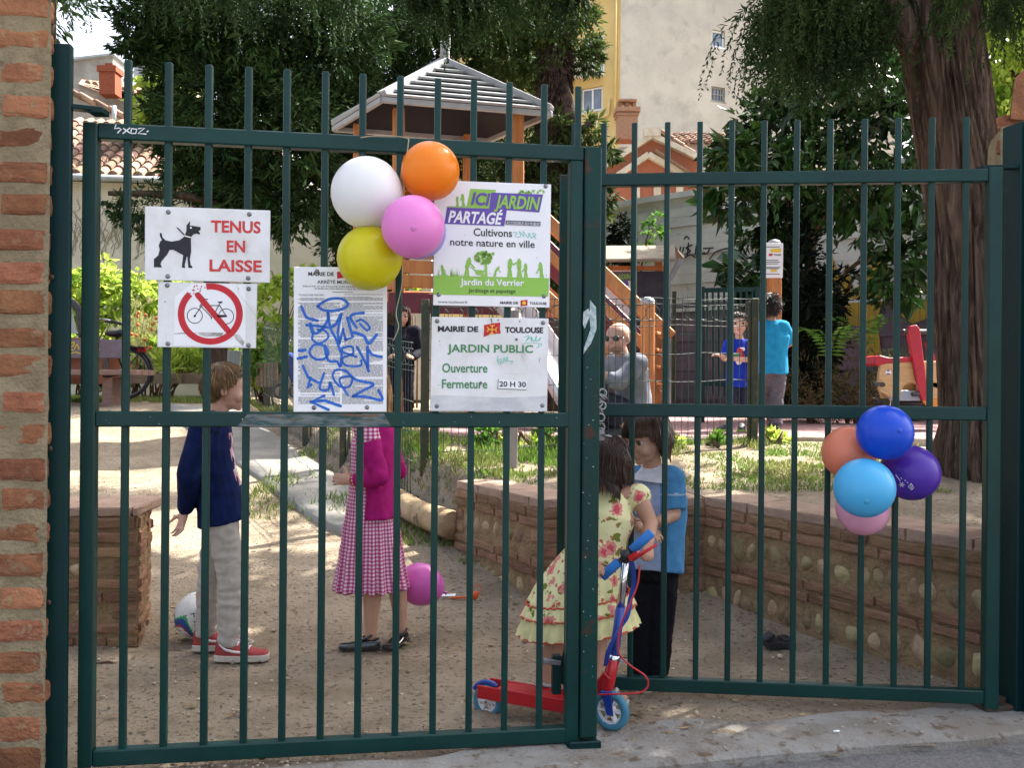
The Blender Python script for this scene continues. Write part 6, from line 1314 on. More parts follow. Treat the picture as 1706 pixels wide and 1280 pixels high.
for q, d in (('L', V((-1, -.1, 0))), ('R', V((-.35, -.95, 0)))): mb = MB(); c = f.J['an' + q] + V((0, 0, -.004)) + d * .012; mb.ring(c, frame_of((d * .5 + V((0, 0, 1)))), .031, .006, 20, 6); mb.build('shoe_strap', mp, f.root)
# balloon she trails and its string
balloon(701, 974, 4.3, 35, 41, (.62, .13, .47), 'mauve pink balloon hanging low beside the gingham dress', None, (.9, .2, -.35))
string([P(x, y, d) for x, y, d in spline([(633, 890, 3.86), (646, 905, 3.86), (656, 925, 3.92), (668, 942, 4.1), (676, 952, 4.2), (735, 992, 4.3)], 6)], 'thin string lying across the gingham skirt to the mauve balloon', .0014)
# ---- little girl in yellow floral dress on the scooter
d0 = 3.36; b = P(960, 1172, d0); b.z = 0
f = Fig('small dark-haired girl in yellow floral dress seen from behind, standing on the scooter', b, 62, 1.05, dict(
    pel=P(985, 968, 3.36), wai=P(1000, 905, 3.36), che=P(1012, 858, 3.36), nec=P(1016, 815, 3.37), hea=P(1014, 769, 3.38), shR=P(1062, 824, 3.36), shL=P(972, 832, 3.36), elR=P(1084, 872, 3.32), wrR=P(1080, 908, 3.20), elL=P(955, 885, 3.28), wrL=P(985, 935, 3.19),
    hiR=P(1003, 985, 3.36), hiL=P(952, 985, 3.36), knL=P(926, 1066, 3.35), knR=P(995, 1066, 3.36), anL=P(912, 1136, 3.31), anR=P(988, 1142, 3.30)), .182, (60, -22), skin(sk_tan), .0045)
f.body(1.05, sd=V((1, -.1, 0))); f.hand('R', (-.15, -.9, -.35), (-.35, .1, -1), (-.6, .4, 0), .105, .85, .05); f.hand('L', (.3, -.9, -.3), (.3, 0, -1), (.6, .2, 0), .105, .85, .05); f.finish(eyes=False)
f.hair(m_hair_d, 2400, .74, .3, -.1, -.55, .03, .012, .30, .07, 1.08, 8, wave=.02)
def floral():
    m = cloth('floral_cotton', (.66, .60, .24)); nt = m.node_tree; b_ = nt.nodes['Principled BSDF']; N = nt.nodes.new; tc = N('ShaderNodeTexCoord'); col = None
    base = N('ShaderNodeRGB'); base.outputs[0].default_value = (.70, .66, .36, 1); col = base.outputs[0]
    def layer(sc, r0, c, seed, ns, na):
        nonlocal col
        mp = N('ShaderNodeMapping'); mp.inputs['Location'].default_value = (seed, seed * 1.7, seed * .3); lnk(nt, tc.outputs['Object'], mp.inputs[0]); nz = N('ShaderNodeTexNoise'); nz.inputs['Scale'].default_value = ns; lnk(nt, mp.outputs[0], nz.inputs[0]); mx = N('ShaderNodeMix'); mx.data_type = 'VECTOR'; mx.inputs[0].default_value = na; lnk(nt, mp.outputs[0], mx.inputs[4]); lnk(nt, nz.outputs['Color'], mx.inputs[5])
        vo = N('ShaderNodeTexVoronoi'); vo.inputs['Scale'].default_value = sc; lnk(nt, mx.outputs[1], vo.inputs['Vector']); lt = N('ShaderNodeMath'); lt.operation = 'LESS_THAN'; lt.inputs[1].default_value = r0; lnk(nt, vo.outputs['Distance'], lt.inputs[0]); x = N('ShaderNodeMix'); x.data_type = 'RGBA'; lnk(nt, lt.outputs[0], x.inputs[0]); lnk(nt, col, x.inputs[6]); x.inputs[7].default_value = (*c, 1); col = x.outputs[2]
    layer(20, .28, (.17, .20, .035), 3.1, 60, .05); layer(14, .36, (.60, .25, .20), 1.3, 70, .03); layer(14, .22, (.50, .08, .10), 1.3, 70, .03); layer(30, .2, (.50, .12, .10), 7.7, 90, .02); lnk(nt, col, b_.inputs['Base Color']); return m
H, J = f.H, f.J; mb = MB(); hem = P(963, 1018, 3.36)
mb.etube([hem, P(968, 988, 3.36), P(976, 962, 3.36), P(990, 928, 3.36), P(1003, 895, 3.36), J['che'], J['nec'] - V((0, 0, .02)), J['nec']], [.192, .165, .136, .110, .095, .108, .068, .042], [.16, .142, .125, .10, .078, .078, .052, .04], V((1, -.05, .16)), 40)
for q in 'LR': mb.sph(J['sh' + q] - V((0, 0, .008)), (.052, .05, .05), 12, 8)
mfl = floral(); pl2 = lambda c: (max(0, min(1, (.58 - c.z) / .3))) * .010 * math.sin(math.atan2(c.y - hem.y, c.x - hem.x - .02) * 15 + 2 * noise.noise(c * 4)) + .004 * noise.noise(c * 17)
dr = remesh(mb, 'dress', mfl, f.root, .0062, 3, pl2)
mb = MB(); n = 120; vs, fs = [], []; m_frill = cloth('yellow_cotton', (.68, .63, .32)); m_pipe = cloth('coral_piping', (.55, .10, .06))
def frill(c, rx, ry, h0, h1, fl, tilt):
    vs, fs = [], []
    for i in range(n):
        a = 2 * math.pi * i / n; w_ = .010 * math.sin(a * 24 + 2 * math.sin(a * 3)); 
        for k_, (z, gro) in enumerate(((h0, 0), ((h0 + h1) / 2, .5), (h1, 1))): vs.append(c + V((math.cos(a) * (rx + (fl + w_) * gro), math.sin(a) * (ry + (fl + w_) * gro), z + tilt * math.cos(a) * 1.0)))
    for i in range(n):
        for k_ in range(2): i2 = (i + 1) % n; fs.append((i * 3 + k_, i * 3 + k_ + 1, i2 * 3 + k_ + 1, i2 * 3 + k_))
    return vs, fs
c = hem + V((0, 0, .0)); v_, f_ = frill(c, .192, .162, .055, .005, .018, .026); mb.add(v_, f_, 0, True); v_, f_ = frill(c, .200, .168, .010, -.062, .026, .026); mb.add(v_, f_, 1, True); fr = mb.build('frill', [mfl, m_frill], f.root)
mb = MB()
for z, g_ in ((.054, .0), (.008, .020), (-.063, .030)):
    mb.tube([c + V((math.cos(a) * (.194 + g_), math.sin(a) * (.164 + g_), z + .026 * math.cos(a) + .003 * math.sin(a * 40))) for a in [2 * math.pi * i / 90 for i in range(91)]], .0036, 5, False)
mb.build('piping', m_pipe, f.root)
m_sand = mat('grey_sandal', (.40, .38, .38), (.30, .28, .28), 20, 4, .6)
for q, (x1, y1) in (('L', (1, -.25)), ('R', (1, -.3))):
    an = J['an' + q]; d = V((x1, y1, 0)).normalized(); zt = an.z - .052
    mb = MB(); mb.etube([an + V((0, 0, -.01)), V((an.x, an.y, zt + .026)) + d * .03, V((an.x, an.y, zt + .018)) + d * .09, V((an.x, an.y, zt + .012)) + d * .125], [.024, .029, .032, .022], [.026, .024, .016, .010], V((d.y, -d.x, 0)), 12); mb.sph(V((an.x, an.y, zt + .024)) - d * .022, .024, 10, 8); mb.build('foot', f.skin, f.root)
    mb = MB(); mb.etube([V((an.x, an.y, zt)) - d * .045, V((an.x, an.y, zt)) + d * .13], [.030, .034], [.007, .007], V((d.y, -d.x, 0)), 12); mb.ring(an + V((0, 0, -.006)), frame_of(V((.2, 0, 1))), .029, .007, 18, 6); mb.ring(V((an.x, an.y, zt + .012)) + d * .085, frame_of(d), .031, .008, 18, 6); mb.build('sandal', m_sand, f.root)
# ---- boy in the blue polo
b = P(1085, 1150, 3.60); b.z = 0
f = Fig('boy with a dark fringe in a blue polo shirt and black trousers looking down', b, 228, 1.12, dict(
    pel=P(1092, 948, 3.62), wai=P(1096, 895, 3.64), che=P(1094, 834, 3.64), nec=P(1089, 782, 3.63), hea=P(1076, 729, 3.58), shL=P(1119, 798, 3.60), shR=P(1064, 798, 3.66), elL=P(1122, 857, 3.58), wrL=P(1094, 872, 3.47), elR=P(1048, 868, 3.62), wrR=P(1072, 880, 3.48),
    hiR=P(1076, 955, 3.64), hiL=P(1106, 955, 3.62), knR=P(1070, 1050, 3.62), knL=P(1100, 1050, 3.60), anR=P(1066, 1128, 3.62), anL=P(1096, 1128, 3.60)), .206, (218, -14), skin(sk_mid), .0042)
f.body(1.05, sd=V((1, -.1, 0))); f.hand('L', (-1, -.5, -.1), (0, .5, -.8), (0, -.5, .9), .115, .6); f.hand('R', (.6, -.7, -.2), (0, .4, -.9), (-.3, -.5, .8), .115, .6); f.finish()
f.hair(mat('brown_fringe_hair', (.075, .036, .018), (.04, .018, .010), 12, 4, .35, spec=.5, island=.5), 2000, .50, .16, -.08, -.5, .02, .013, .10, .07, 1.08, 4, fringe=.07, fl_len=.8, tight=True)
m_polo = cloth('blue_polo', (.085, .27, .50), (.065, .22, .43), bscale=330)
sh_, el_ = np.array(f.J['shL']), np.array(f.J['elL']); ax_ = (el_ - sh_) / np.linalg.norm(el_ - sh_); ch_ = np.array(f.J['che'])
def pm(ce):
    t = (ce - sh_) @ ax_; rd = np.linalg.norm(ce - sh_ - t[:, None] * ax_, axis=1); return np.where((rd < .075) & ((t > .060) & (t < .067)), 1, np.where((ce[:, 1] < ch_[1] - .02) & (ce[:, 0] < ch_[0] + .0), 2, 0))
f.top_('polo_shirt', [m_polo, cloth('pale_stripe', (.36, .48, .62)), cloth('pale_blue_panel', (.34, .42, .62), bscale=330)], .494, .86, 1.0, 1.12, 1.06, 1.14, .008, .006, V((1, -.1, 0)), mf=pm)
mb = MB(); nk = f.J['nec'] + V((0, 0, .005)); mb.etube([nk + V((0, 0, -.05)), nk + V((.003, 0, -.018)), nk + V((0, 0, .012))], [.098, .074, .048], [.088, .066, .046], V((1, -.1, 0)), 20, False); mb.build('collar', cloth('white_collar', (.66, .66, .70)), f.root)
f.trousers(cloth('black_trousers', (.010, .010, .014)), 1.02, .006, .007, V((1, -.1, 0)))
for q, d in (('R', (-.8, -.6)), ('L', (-.6, -.8))): f.shoe(q, d, .185, m_black, m_sole, sole=.016, high=.75, z=0)
# ---- man squatting on the playground
b = P(1040, 716, 7.15); b.z = .785
f = Fig('bald man in sunglasses and grey shirt squatting behind the wire fence', b, 195, 1.76, dict(
    pel=P(1052, 688, 7.2), wai=P(1056, 660, 7.2), che=P(1050, 622, 7.18), nec=P(1040, 596, 7.15), hea=P(1029, 564, 7.1), shL=P(1062, 606, 7.02), shR=P(1026, 604, 7.3), elL=P(1030, 636, 6.95), wrL=P(990, 618, 6.95), elR=P(1000, 630, 7.3), wrR=P(978, 612, 7.2),
    hiL=P(1056, 692, 7.1), hiR=P(1050, 692, 7.28), knL=P(1004, 668, 7.05), knR=P(1000, 672, 7.32), anL=P(1034, 708, 7.05), anR=P(1024, 710, 7.32)), .245, (232, -3), skin((.50, .29, .22)), .007)
f.body(.95, sd=V((-.25, .95, 0))); f.hand('L', (-1, 0, .2), (0, .5, -.6), (0, 0, 1), .18, .5); f.hand('R', (-1, -.2, .2), (0, -.5, -.6), (0, 0, 1), .18, .5); f.finish(eyes=False)
mb = MB()
for x in (-1, 1): mb.sph(f.hp(x * .165, .385, .005), tuple(q * f.hh for q in (.135, .045, .095)), 14, 9, f.hR)
mb.tube([f.hp(-.37, -.05, .02), f.hp(-.31, .28, .02), f.hp(-.05, .43, .03), f.hp(.05, .43, .03), f.hp(.31, .28, .02), f.hp(.37, -.05, .02)], .012 * f.hh, 6); mb.build('sunglasses', mat('dark_lens', (.01, .008, .008), rough=.1, spec=.6), f.root)
mb = MB(); mb.sph(f.hp(0, .14, -.31), tuple(q * f.hh for q in (.245, .275, .175)), 16, 10, f.hR); mb.build('stubble', mat('stubble', (.22, .13, .10), (.30, .17, .13), 60, 4, .9), f.root)
f.top_('shirt', cloth('grey_shirt', (.20, .21, .25), (.16, .17, .20)), .46, 1.3, .98, 1.15, 1.06, 1.12, .018, .011, V((-.25, .95, 0)))
f.trousers(cloth('dark_jeans', (.035, .035, .05)), 1.05, .010, .012, V((-.25, .95, 0)))
for q in 'LR': f.shoe(q, (-1, -.2), .28, m_black, m_sole, sole=.02, z=.785)
# ---- small boy in the royal blue T-shirt
b = P(1226, 700, 8.3); b.z = .785
f = Fig('toddler boy in a royal blue T-shirt with red and green print by the fence post', b, 262, 1.04, dict(
    pel=P(1229, 632, 8.3), wai=P(1230, 612, 8.3), che=P(1231, 588, 8.3), nec=P(1232, 567, 8.3), hea=P(1231, 540, 8.28), shR=P(1214, 574, 8.3), shL=P(1249, 574, 8.3), elR=P(1208, 598, 8.25), wrR=P(1200, 592, 8.05), elL=P(1252, 600, 8.2), wrL=P(1222, 598, 8.05), hiR=P(1221, 634, 8.3), hiL=P(1238, 634, 8.3), knR=P(1218, 664, 8.25), knL=P(1238, 664, 8.3), anR=P(1212, 690, 8.25), anL=P(1236, 690, 8.3)), .215, (258, 0), skin(sk_fair), .0055)
f.body(1.05, sd=V((-1, 0, 0))); f.hand('R', (-.8, -.4, .1), (0, 0, -1), (0, 0, 1), .1, .7); f.hand('L', (-1, -.2, 0), (0, 0, -1), (0, 0, 1), .1, .7); f.finish()
f.hair(m_hair_d, 1200, .30, .26, .0, -.4, .02, .014, .0, .10, 1.05, 6, fringe=.05, fl_len=.7, tight=True)
f.top_('t_shirt', cloth('royal_blue_jersey', (.015, .045, .42)), .43, .8, 1.0, 1.15, 1.12, 1.15, .009, .007, V((-1, 0, 0)))
mb = MB(); o = f.J['che'] + V((-.012, -.09, -.02))
for dx, dz, r_, mi in ((0, .03, .032, 0), (-.03, -.01, .03, 1), (.02, -.02, .026, 0), (-.01, -.06, .03, 2), (.03, .05, .016, 2)): mb.sph(o + V((dx, 0, dz)), (r_, .012, r_ * 1.1), 10, 7, None, mi)
mb.build('chest_print', [m_redt, m_grn, m_sign2], f.root)
f.trousers(cloth('navy_jeans', (.03, .035, .07)), 1.05, .006, .007, V((-1, 0, 0)))
m_trn = mat('dark_trainer', (.04, .045, .05), rough=.6); m_lsole = mat('lime_sole', (.25, .45, .05), rough=.6)
f.shoe('R', (-.9, -.4), .19, m_trn, m_lsole, sole=.018, z=.785); f.shoe('L', (-.3, -.95), .19, m_trn, m_lsole, sole=.018, z=.785)
# ---- boy in turquoise, walking away
b = P(1290, 718, 8.2); b.z = .785
f = Fig('curly dark haired boy in turquoise T-shirt and grey trousers walking away', b, 78, 1.27, dict(
    pel=P(1288, 617, 8.2), wai=P(1288, 593, 8.2), che=P(1288, 563, 8.2), nec=P(1286, 536, 8.22), hea=P(1283, 511, 8.25), shR=P(1305, 545, 8.2), shL=P(1267, 546, 8.22), elR=P(1316, 572, 8.28), wrR=P(1308, 578, 8.5), elL=P(1258, 572, 8.3), wrL=P(1268, 580, 8.5), hiR=P(1297, 620, 8.2), hiL=P(1279, 620, 8.2), knR=P(1294, 664, 8.22), knL=P(1281, 660, 8.4), anR=P(1294, 710, 8.15), anL=P(1286, 700, 8.5)), .215, (60, 5), skin(sk_tan), .006)
f.body(1.05, sd=V((1, 0, 0))); f.hand('R', (-.3, 1, 0), (-1, 0, 0), (0, 0, 1), .12, .5); f.hand('L', (.3, 1, 0), (1, 0, 0), (0, 0, 1), .12, .5); f.finish(eyes=False)
f.hair(m_hair_k, 1600, .36, .25, -.1, -.5, .05, .016, 0, .6, 1.07, 9)
f.top_('t_shirt', cloth('turquoise_jersey', (.02, .27, .50), (.016, .22, .42)), .475, .9, .98, 1.2, 1.12, 1.12, .012, .007, V((1, 0, 0)))
f.trousers(cloth('grey_trousers', (.13, .12, .13), (.09, .09, .11)), 1.06, .008, .008, V((1, 0, 0)))
f.shoe('R', (.2, 1), .21, m_trn, m_lsole, sole=.02, z=.785); f.shoe('L', (.2, 1), .21, m_trn, m_lsole, sole=.02, z=.80)
# ---- someone in dark clothes half hidden behind the green fence post
b = P(668, 700, 8.9); b.z = .785
f = Fig('figure in dark clothes mostly hidden between the notice and the opening hours sign', b, 275, 1.18, dict(wrR=(.10, .12, .56), elR=(.14, -.02, .6), wrL=(-.10, .12, .56)), .2, (280, -10), skin(sk_mid), .007)
f.body(); f.hand('R', (.5, -.9, .2), (.5, .5, -.5), (0, 0, 1), .12, .7); f.hand('L', (-.5, -.9, .2), (-.5, .5, -.5), (0, 0, 1), .12, .7); f.finish(); f.hair(m_hair_d, 500, .8, .3, -.1, -.5, .03, .02, .4, .1, 1.08, 2)
f.top_('jacket', cloth('black_jacket', (.012, .012, .02)), .45, 1.9, 1.1, 1.2, 1.15, 1.2, .007, .009); f.trousers(cloth('black_leggings', (.015, .012, .025)), 1.0, .005, .009)
for q in 'LR': f.shoe(q, (0, -1), .2, m_trn, m_sole, z=.785)
# ------------------------------------------------------------------ scooter
m_redp = mat('red_paint', (.46, .012, .018), (.38, .010, .016), 10, 3, .3, spec=.5); m_blup = mat('blue_plastic', (.012, .045, .26), rough=.35, spec=.5); m_grip = mat('blue_foam', (.02, .14, .42), rough=.8); m_chr = mat('chrome', (.70, .70, .72), rough=.12, metal=1); m_tyre = mat('teal_tyre', (.05, .20, .29), (.04, .16, .24), 20, 3, .6); m_hubw = mat('white_hub', (.68, .68, .70), rough=.4)
r = thing('scooter', 'red and blue kick scooter under the girl in the yellow dress', 'scooter', P(900, 1190, 3.25)); r.location.z = 0
RW, FW_ = P(813, 1168, 3.33), P(1017, 1184, 3.10); sd_ = (FW_ - RW); sd_.z = 0; sd_.normalize(); sn = V((sd_.y, -sd_.x, 0))
def wheel(c, rad, n_, wdt, name='wheel', spokes=6):
    Rm = frame_of(n_); mb = MB(); mb.lathe([(rad * .66, -wdt / 2), (rad * .9, -wdt / 2), (rad, -wdt * .22), (rad, wdt * .22), (rad * .9, wdt / 2), (rad * .66, wdt / 2), (rad * .66, -wdt / 2)], c, Rm, 32, cap=False); w_ = mb.build(name, m_tyre, r); mb = MB()
    mb.ring(c, Rm, rad * .68, wdt * .36, 28, 6); mb.lathe([(rad * .22, -wdt * .6), (rad * .22, wdt * .6)], c, Rm, 14)
    for i in range(spokes): a = 2 * math.pi * i / spokes; q = Rm @ V((math.cos(a), math.sin(a), 0)); mb.beam(c + q * rad * .15, c + q * rad * .66, wdt * .9, rad * .09, n_)
    mb.build('hub', m_hubw, w_); mb = MB(); mb.lathe([(.006, -wdt * .75), (.006, wdt * .75)], c, Rm, 8); mb.build('axle', m_steel, w_)
fn = V((sn.x * .96 - .28 * sn.y, sn.y * .96 + .28 * sn.x, 0)).normalized()
wheel(RW, .060, sn, .026); wheel(FW_, .069, (sn * .9 + V((-.25, -.3, 0))).normalized(), .026)
mb = MB(); A, B = P(806, 1160, 3.335), P(985, 1165, 3.17); A.z, B.z = .085, .088; mb.beam(A.lerp(B, .16), B, .10, .012, sn)
for e in (-1, 1): mb.beam(A - V((0, 0, .012)) + sn * .047 * e, B - V((0, 0, .020)) + sn * .047 * e, .008, .048, sn)
mb.build('deck', m_redp, r, bevel=.002)
mb = MB(); mb.ring(RW, frame_of(sn), .068, .010, 20, 6, a0=1.0, a1=2.6); mb.build('rear_brake', m_blup, r)
HT0, HT1 = P(1011, 1152, 3.105), P(1022, 1098, 3.11); mb = MB(); mb.tube([HT0, HT1], .0215, 14); mb.beam(B - sd_ * .03 + V((0, 0, -.02)), HT0.lerp(HT1, .55), .05, .035, sn); mb.beam(B - sd_ * .05 + V((0, 0, -.012)), HT0.lerp(HT1, .25), .03, .03, sn); mb.build('neck', m_redp, r, bevel=.003)
mb = MB(); 
for e in (-1, 1): mb.prism([q + fn * (.021 * e - .003) for q in (HT0 + sd_ * .018, HT0 - sd_ * .018, FW_ - sd_ * .012 - V((0, 0, .012)), FW_ + sd_ * .014 - V((0, 0, .012)))], fn * .006)
mb.beam(HT0 - V((0, 0, .006)), HT0 + V((0, 0, .006)), .05, .04, fn); mb.build('fork', m_blup, r, bevel=.002)
S1, S2 = P(1034, 1012, 3.115), P(1043, 926, 3.12); mb = MB(); mb.tube([HT1, S1], .0165, 14); mb.build('lower_stem', m_blup, r); mb = MB(); mb.tube([S1, S2], .0135, 14); mb.lathe([(.021, -.012), (.021, .012)], HT1, frame_of(HT1 - HT0), 16); mb.lathe([(.020, -.006), (.020, .006)], HT0.lerp(HT1, .06), frame_of(HT1 - HT0), 16); mb.beam(HT1 + V((.02, -.015, 0)), HT1 + V((.045, -.015, .0)), .016, .016); mb.build('chrome_stem', m_chr, r)
mb = MB(); mb.tube([S2 - V((0, 0, .018)), S2 + V((0, 0, .018))], .020, 12); hb = (P(1080, 893, 3.10) - S2).normalized(); mb.tube([S2 - hb * .115, S2 + hb * .03], .010, 10); mb.build('handlebar_clamp', m_black, r)
for a_, e_ in ((.028, .12), (-.115, -.035)): mb = MB(); a, b = S2 + hb * a_, S2 + hb * e_; mb.tube([a, a.lerp(b, .02), b, b + hb * .002], [.015, .0165, .0165, .012], 14); mb.build('grip', m_grip, r)
mb = MB(); mb.cap(S2 + hb * .02 + V((.005, -.03, -.02)), S2 + hb * .115 + V((.012, -.045, -.030)), .008, .005); mb.beam(S2 + hb * .015 + V((.0, -.02, -.015)), S2 + hb * .05 + V((.005, -.03, -.02)), .022, .02); mb.build('brake_lever', m_redp, r)
mb = MB(); mb.tube([P(x, y, d) for x, y, d in spline([(1066, 942, 3.08), (1062, 975, 3.07), (1048, 1010, 3.06), (1034, 1045, 3.06), (1030, 1085, 3.05), (1048, 1108, 3.04), (1074, 1126, 3.03), (1080, 1142, 3.03), (1068, 1154, 3.03), (1035, 1157, 3.04), (995, 1158, 3.08)], 6)], .0032, 7); mb.build('brake_cable', m_redp, r)
mb = MB(); vs, fs = [], []
for i, (x, y, d, a) in enumerate(spline([(1050, 930, 3.14, .3), (1056, 965, 3.145, .9), (1050, 1000, 3.14, .6), (1044, 1030, 3.12, .2), (1030, 1052, 3.085, -.1), (1014, 1085, 3.085, .2), (1010, 1110, 3.10, .6)], 6)):
    c = P(x, y, d); w_ = V((math.cos(a), -math.sin(a) * .5, .35)).normalized() * .010; vs += [c - w_, c + w_]
    if i: fs.append((2 * i - 2, 2 * i - 1, 2 * i + 1, 2 * i))
mb.add(vs, fs, 0, True); mb.build('carry_strap', m_blup, r)
# ------------------------------------------------------------------ football
c = G(331, 1066) + V((0, 0, .11)); mb = MB(); mb.sph(c, .11, 72, 48, Matrix.Rotation(.5, 3, 'Y') @ Matrix.Rotation(.7, 3, 'X') @ Matrix.Rotation(2.0, 3, 'Z')); mi = []
Rb_ = (Matrix.Rotation(.5, 3, 'Y') @ Matrix.Rotation(.7, 3, 'X') @ Matrix.Rotation(2.0, 3, 'Z')).inverted()
for fc in mb.f:
    q = Rb_ @ (sum((V(mb.v[i]) for i in fc), V()) / len(fc) - c); q.normalize(); ph = math.atan2(q.y, q.x); w_ = q.z - .42 * math.sin(3 * ph + 1.2 * q.z) ; a = abs(w_); mi.append(1 if a < .15 else 2 if .15 <= w_ < .26 else 3 if -.24 < w_ <= -.15 else 4 if .40 < abs(q.z - .42 * math.sin(3 * ph)) < .44 else 0)
mb.m = mi; top(mb, 'football', [mat('ball_white', (.66, .66, .66), (.56, .55, .52), 20, 4, .4), mat('ball_blue', (.02, .06, .25), rough=.35), mat('ball_green', (.02, .30, .10), rough=.35), mat('ball_red', (.45, .04, .02), rough=.35), m_black], 'white football with swirling blue green and red bands behind the boy in navy', 'ball')
# ------------------------------------------------------------------ bench and cargo bicycle
m_bench = mat('bench_wood', (.22, .13, .10), (.16, .10, .085), 5, 5, .7, .2, 40, stretch=(1, 6, 6)); m_purp = mat('painted_plank', (.15, .11, .135), (.12, .09, .11), 6, 4, .6)
yb = 11.6; r = thing('bench', 'wooden park bench with a purplish back plank scrawled in yellow', 'bench', (-5.4, yb, .9))
def pl(x0, y0, x1, y1, d, th=.05): a, b = P(x0, (y0 + y1) / 2, d), P(x1, (y0 + y1) / 2, d); return a, b, abs(y1 - y0) * d / FPX, th
mb = MB(); a, b, h, t = pl(30, 566, 214, 597, yb + .18); mb.beam(a, b, h, .05, (0, 0, 1)); bk = mb.build('backrest', m_purp, r, bevel=.006)
mb = MB(); a, b, h, t = pl(30, 614, 243, 628, yb - .05); 
for o in (-.2, 0, .2): mb.beam(a + V((0, o, 0)), b + V((0, o, 0)), .07, .18, (0, 0, 1))
mb.build('seat', m_bench, r, bevel=.006)
for x in (62, 188):
    mb = MB(); a, b = P(x, 630, yb), P(x - 1, 674, yb); b.z = .86; mb.beam(a, b, .13, .32, (1, 0, 0)); mb.build('leg', m_bench, r, bevel=.006)
for x in (62, 176): mb = MB(); mb.beam(P(x, 628, yb + .16), P(x, 565, yb + .22), .07, .05, (1, 0, 0)); mb.build('back_support', m_rust, r)
mb = MB(); fb = Face(P(130, 580, yb + .154), (0, -1, 0)); 
for p in ([(118, 572), (124, 570), (122, 576), (116, 580), (122, 584)], [(124, 582), (128, 574), (132, 582)], [(116, 590), (126, 587), (134, 590)], [(160, 578), (166, 582), (160, 586)]): fb.stroke(mb, p, 2.0, .004)
mb.build('graffiti_tag', mat('paint_yellow', (.50, .36, .03), rough=.6), bk)
yk = 12.3; r = thing('cargo_bicycle', 'black cargo bicycle with wooden box parked behind the bench', 'bicycle', (-5.3, yk, .9))
c = P(207, 622, yk); Rw = .36; mb = MB(); mb.ring(c, frame_of((.1, -1, 0)), Rw - .02, .022, 44, 8); w_ = mb.build('wheel', m_black, r); mb = MB(); Rm = frame_of((.1, -1, 0)); mb.ring(c, Rm, Rw - .05, .010, 40, 6)
for i in range(28): a = i * 2 * math.pi / 28; mb.tube([c + Rm @ V((math.cos(a + .3) * .03, math.sin(a + .3) * .03, .02 * (-1) ** i)), c + Rm @ V((math.cos(a) * (Rw - .05), math.sin(a) * (Rw - .05), 0))], .0018, 3)
mb.lathe([(.035, -.05), (.035, .05)], c, Rm, 12); mb.build('rim', m_steel, w_)
mb = MB(); mb.ring(c, Rm, Rw + .02, .018, 40, 6, a0=-.35, a1=2.4); mb.build('mudguard', m_black, r)
mb = MB()
for a, b, rd in (((207, 622), (158, 632), .018), ((207, 622), (190, 575), .014), ((158, 632), (196, 562), .02), ((158, 632), (100, 640), .025), ((192, 580), (150, 600), .022), ((150, 600), (156, 540), .02), ((150, 605), (60, 640), .025)): mb.tube([P(*a, yk), P(*b, yk)], rd, 8)
mb.ring(P(170, 632, yk - .05), Rm, .09, .012, 20, 5); mb.build('frame', m_black, r)
mb = MB(); s_ = P(193, 556, yk); mb.sph(s_, (.15, .09, .05), 14, 8); mb.sph(s_ + V((.09, 0, .01)), (.09, .11, .055), 12, 8); mb.build('saddle', m_black, r)
mb = MB(); mb.tube([P(x, y, d) for x, y, d in spline([(156, 540, yk), (166, 533, yk - .1), (180, 533, yk - .28), (196, 538, yk - .3)], 5)], .013, 7); mb.tube([P(x, y, d) for x, y, d in spline([(156, 540, yk), (160, 533, yk + .1), (172, 533, yk + .28), (186, 537, yk + .3)], 5)], .013, 7); mb.build('handlebar', m_chr, r)
mb = MB(); mb.cap(P(186, 535, yk - .3), P(202, 540, yk - .3), .02); mb.cap(P(176, 535, yk + .3), P(192, 538, yk + .3), .02); mb.build('grip', m_black, r)
mb = MB(); mb.beam(P(205, 578, yk), P(243, 579, yk), .14, .015, (0, 1, 0)); mb.tube([P(207, 620, yk - .05), P(238, 580, yk - .05)], .007, 5); mb.build('rack', m_black, r)
mb = MB(); mb.beam(P(230, 583, yk), P(243, 583, yk), .06, .06, (0, 1, 0)); mb.build('rear_light', m_redp, r)
mb = MB(); a = P(60, 600, yk); mb.prism([P(40, 560, yk - .32), P(172, 565, yk - .32), P(160, 640, yk - .32), P(50, 640, yk - .32)], (0, .64, 0)); mb.build('cargo_box', mat('box_plywood', (.26, .08, .04), rough=.5), r)
mb = MB(); 
for e in (-.3, .3): mb.tube([P(x, y, yk + e) for x, y in spline([(60, 562), (70, 515), (105, 500), (130, 515), (137, 562)], 6)], .05, 8)
mb.tube([P(118, 506, yk - .3), P(118, 506, yk + .3)], .05, 8); mb.tube([P(75, 512, yk - .3), P(75, 512, yk + .3)], .05, 8); mb.build('canopy_frame', m_black, r)
mb = MB(); mb.prism([P(76, 520, yk), P(118, 512, yk), P(128, 556, yk), P(70, 556, yk)], (0, .02, 0)); mb.build('canopy_window', mat('clear_vinyl', (.40, .45, .46), rough=.2), r)
mb = MB(); mb.beam(P(152, 600, yk - .06), P(176, 600, yk - .06), .16, .06, (0, 0, 1)); mb.build('battery', m_zinc, r)
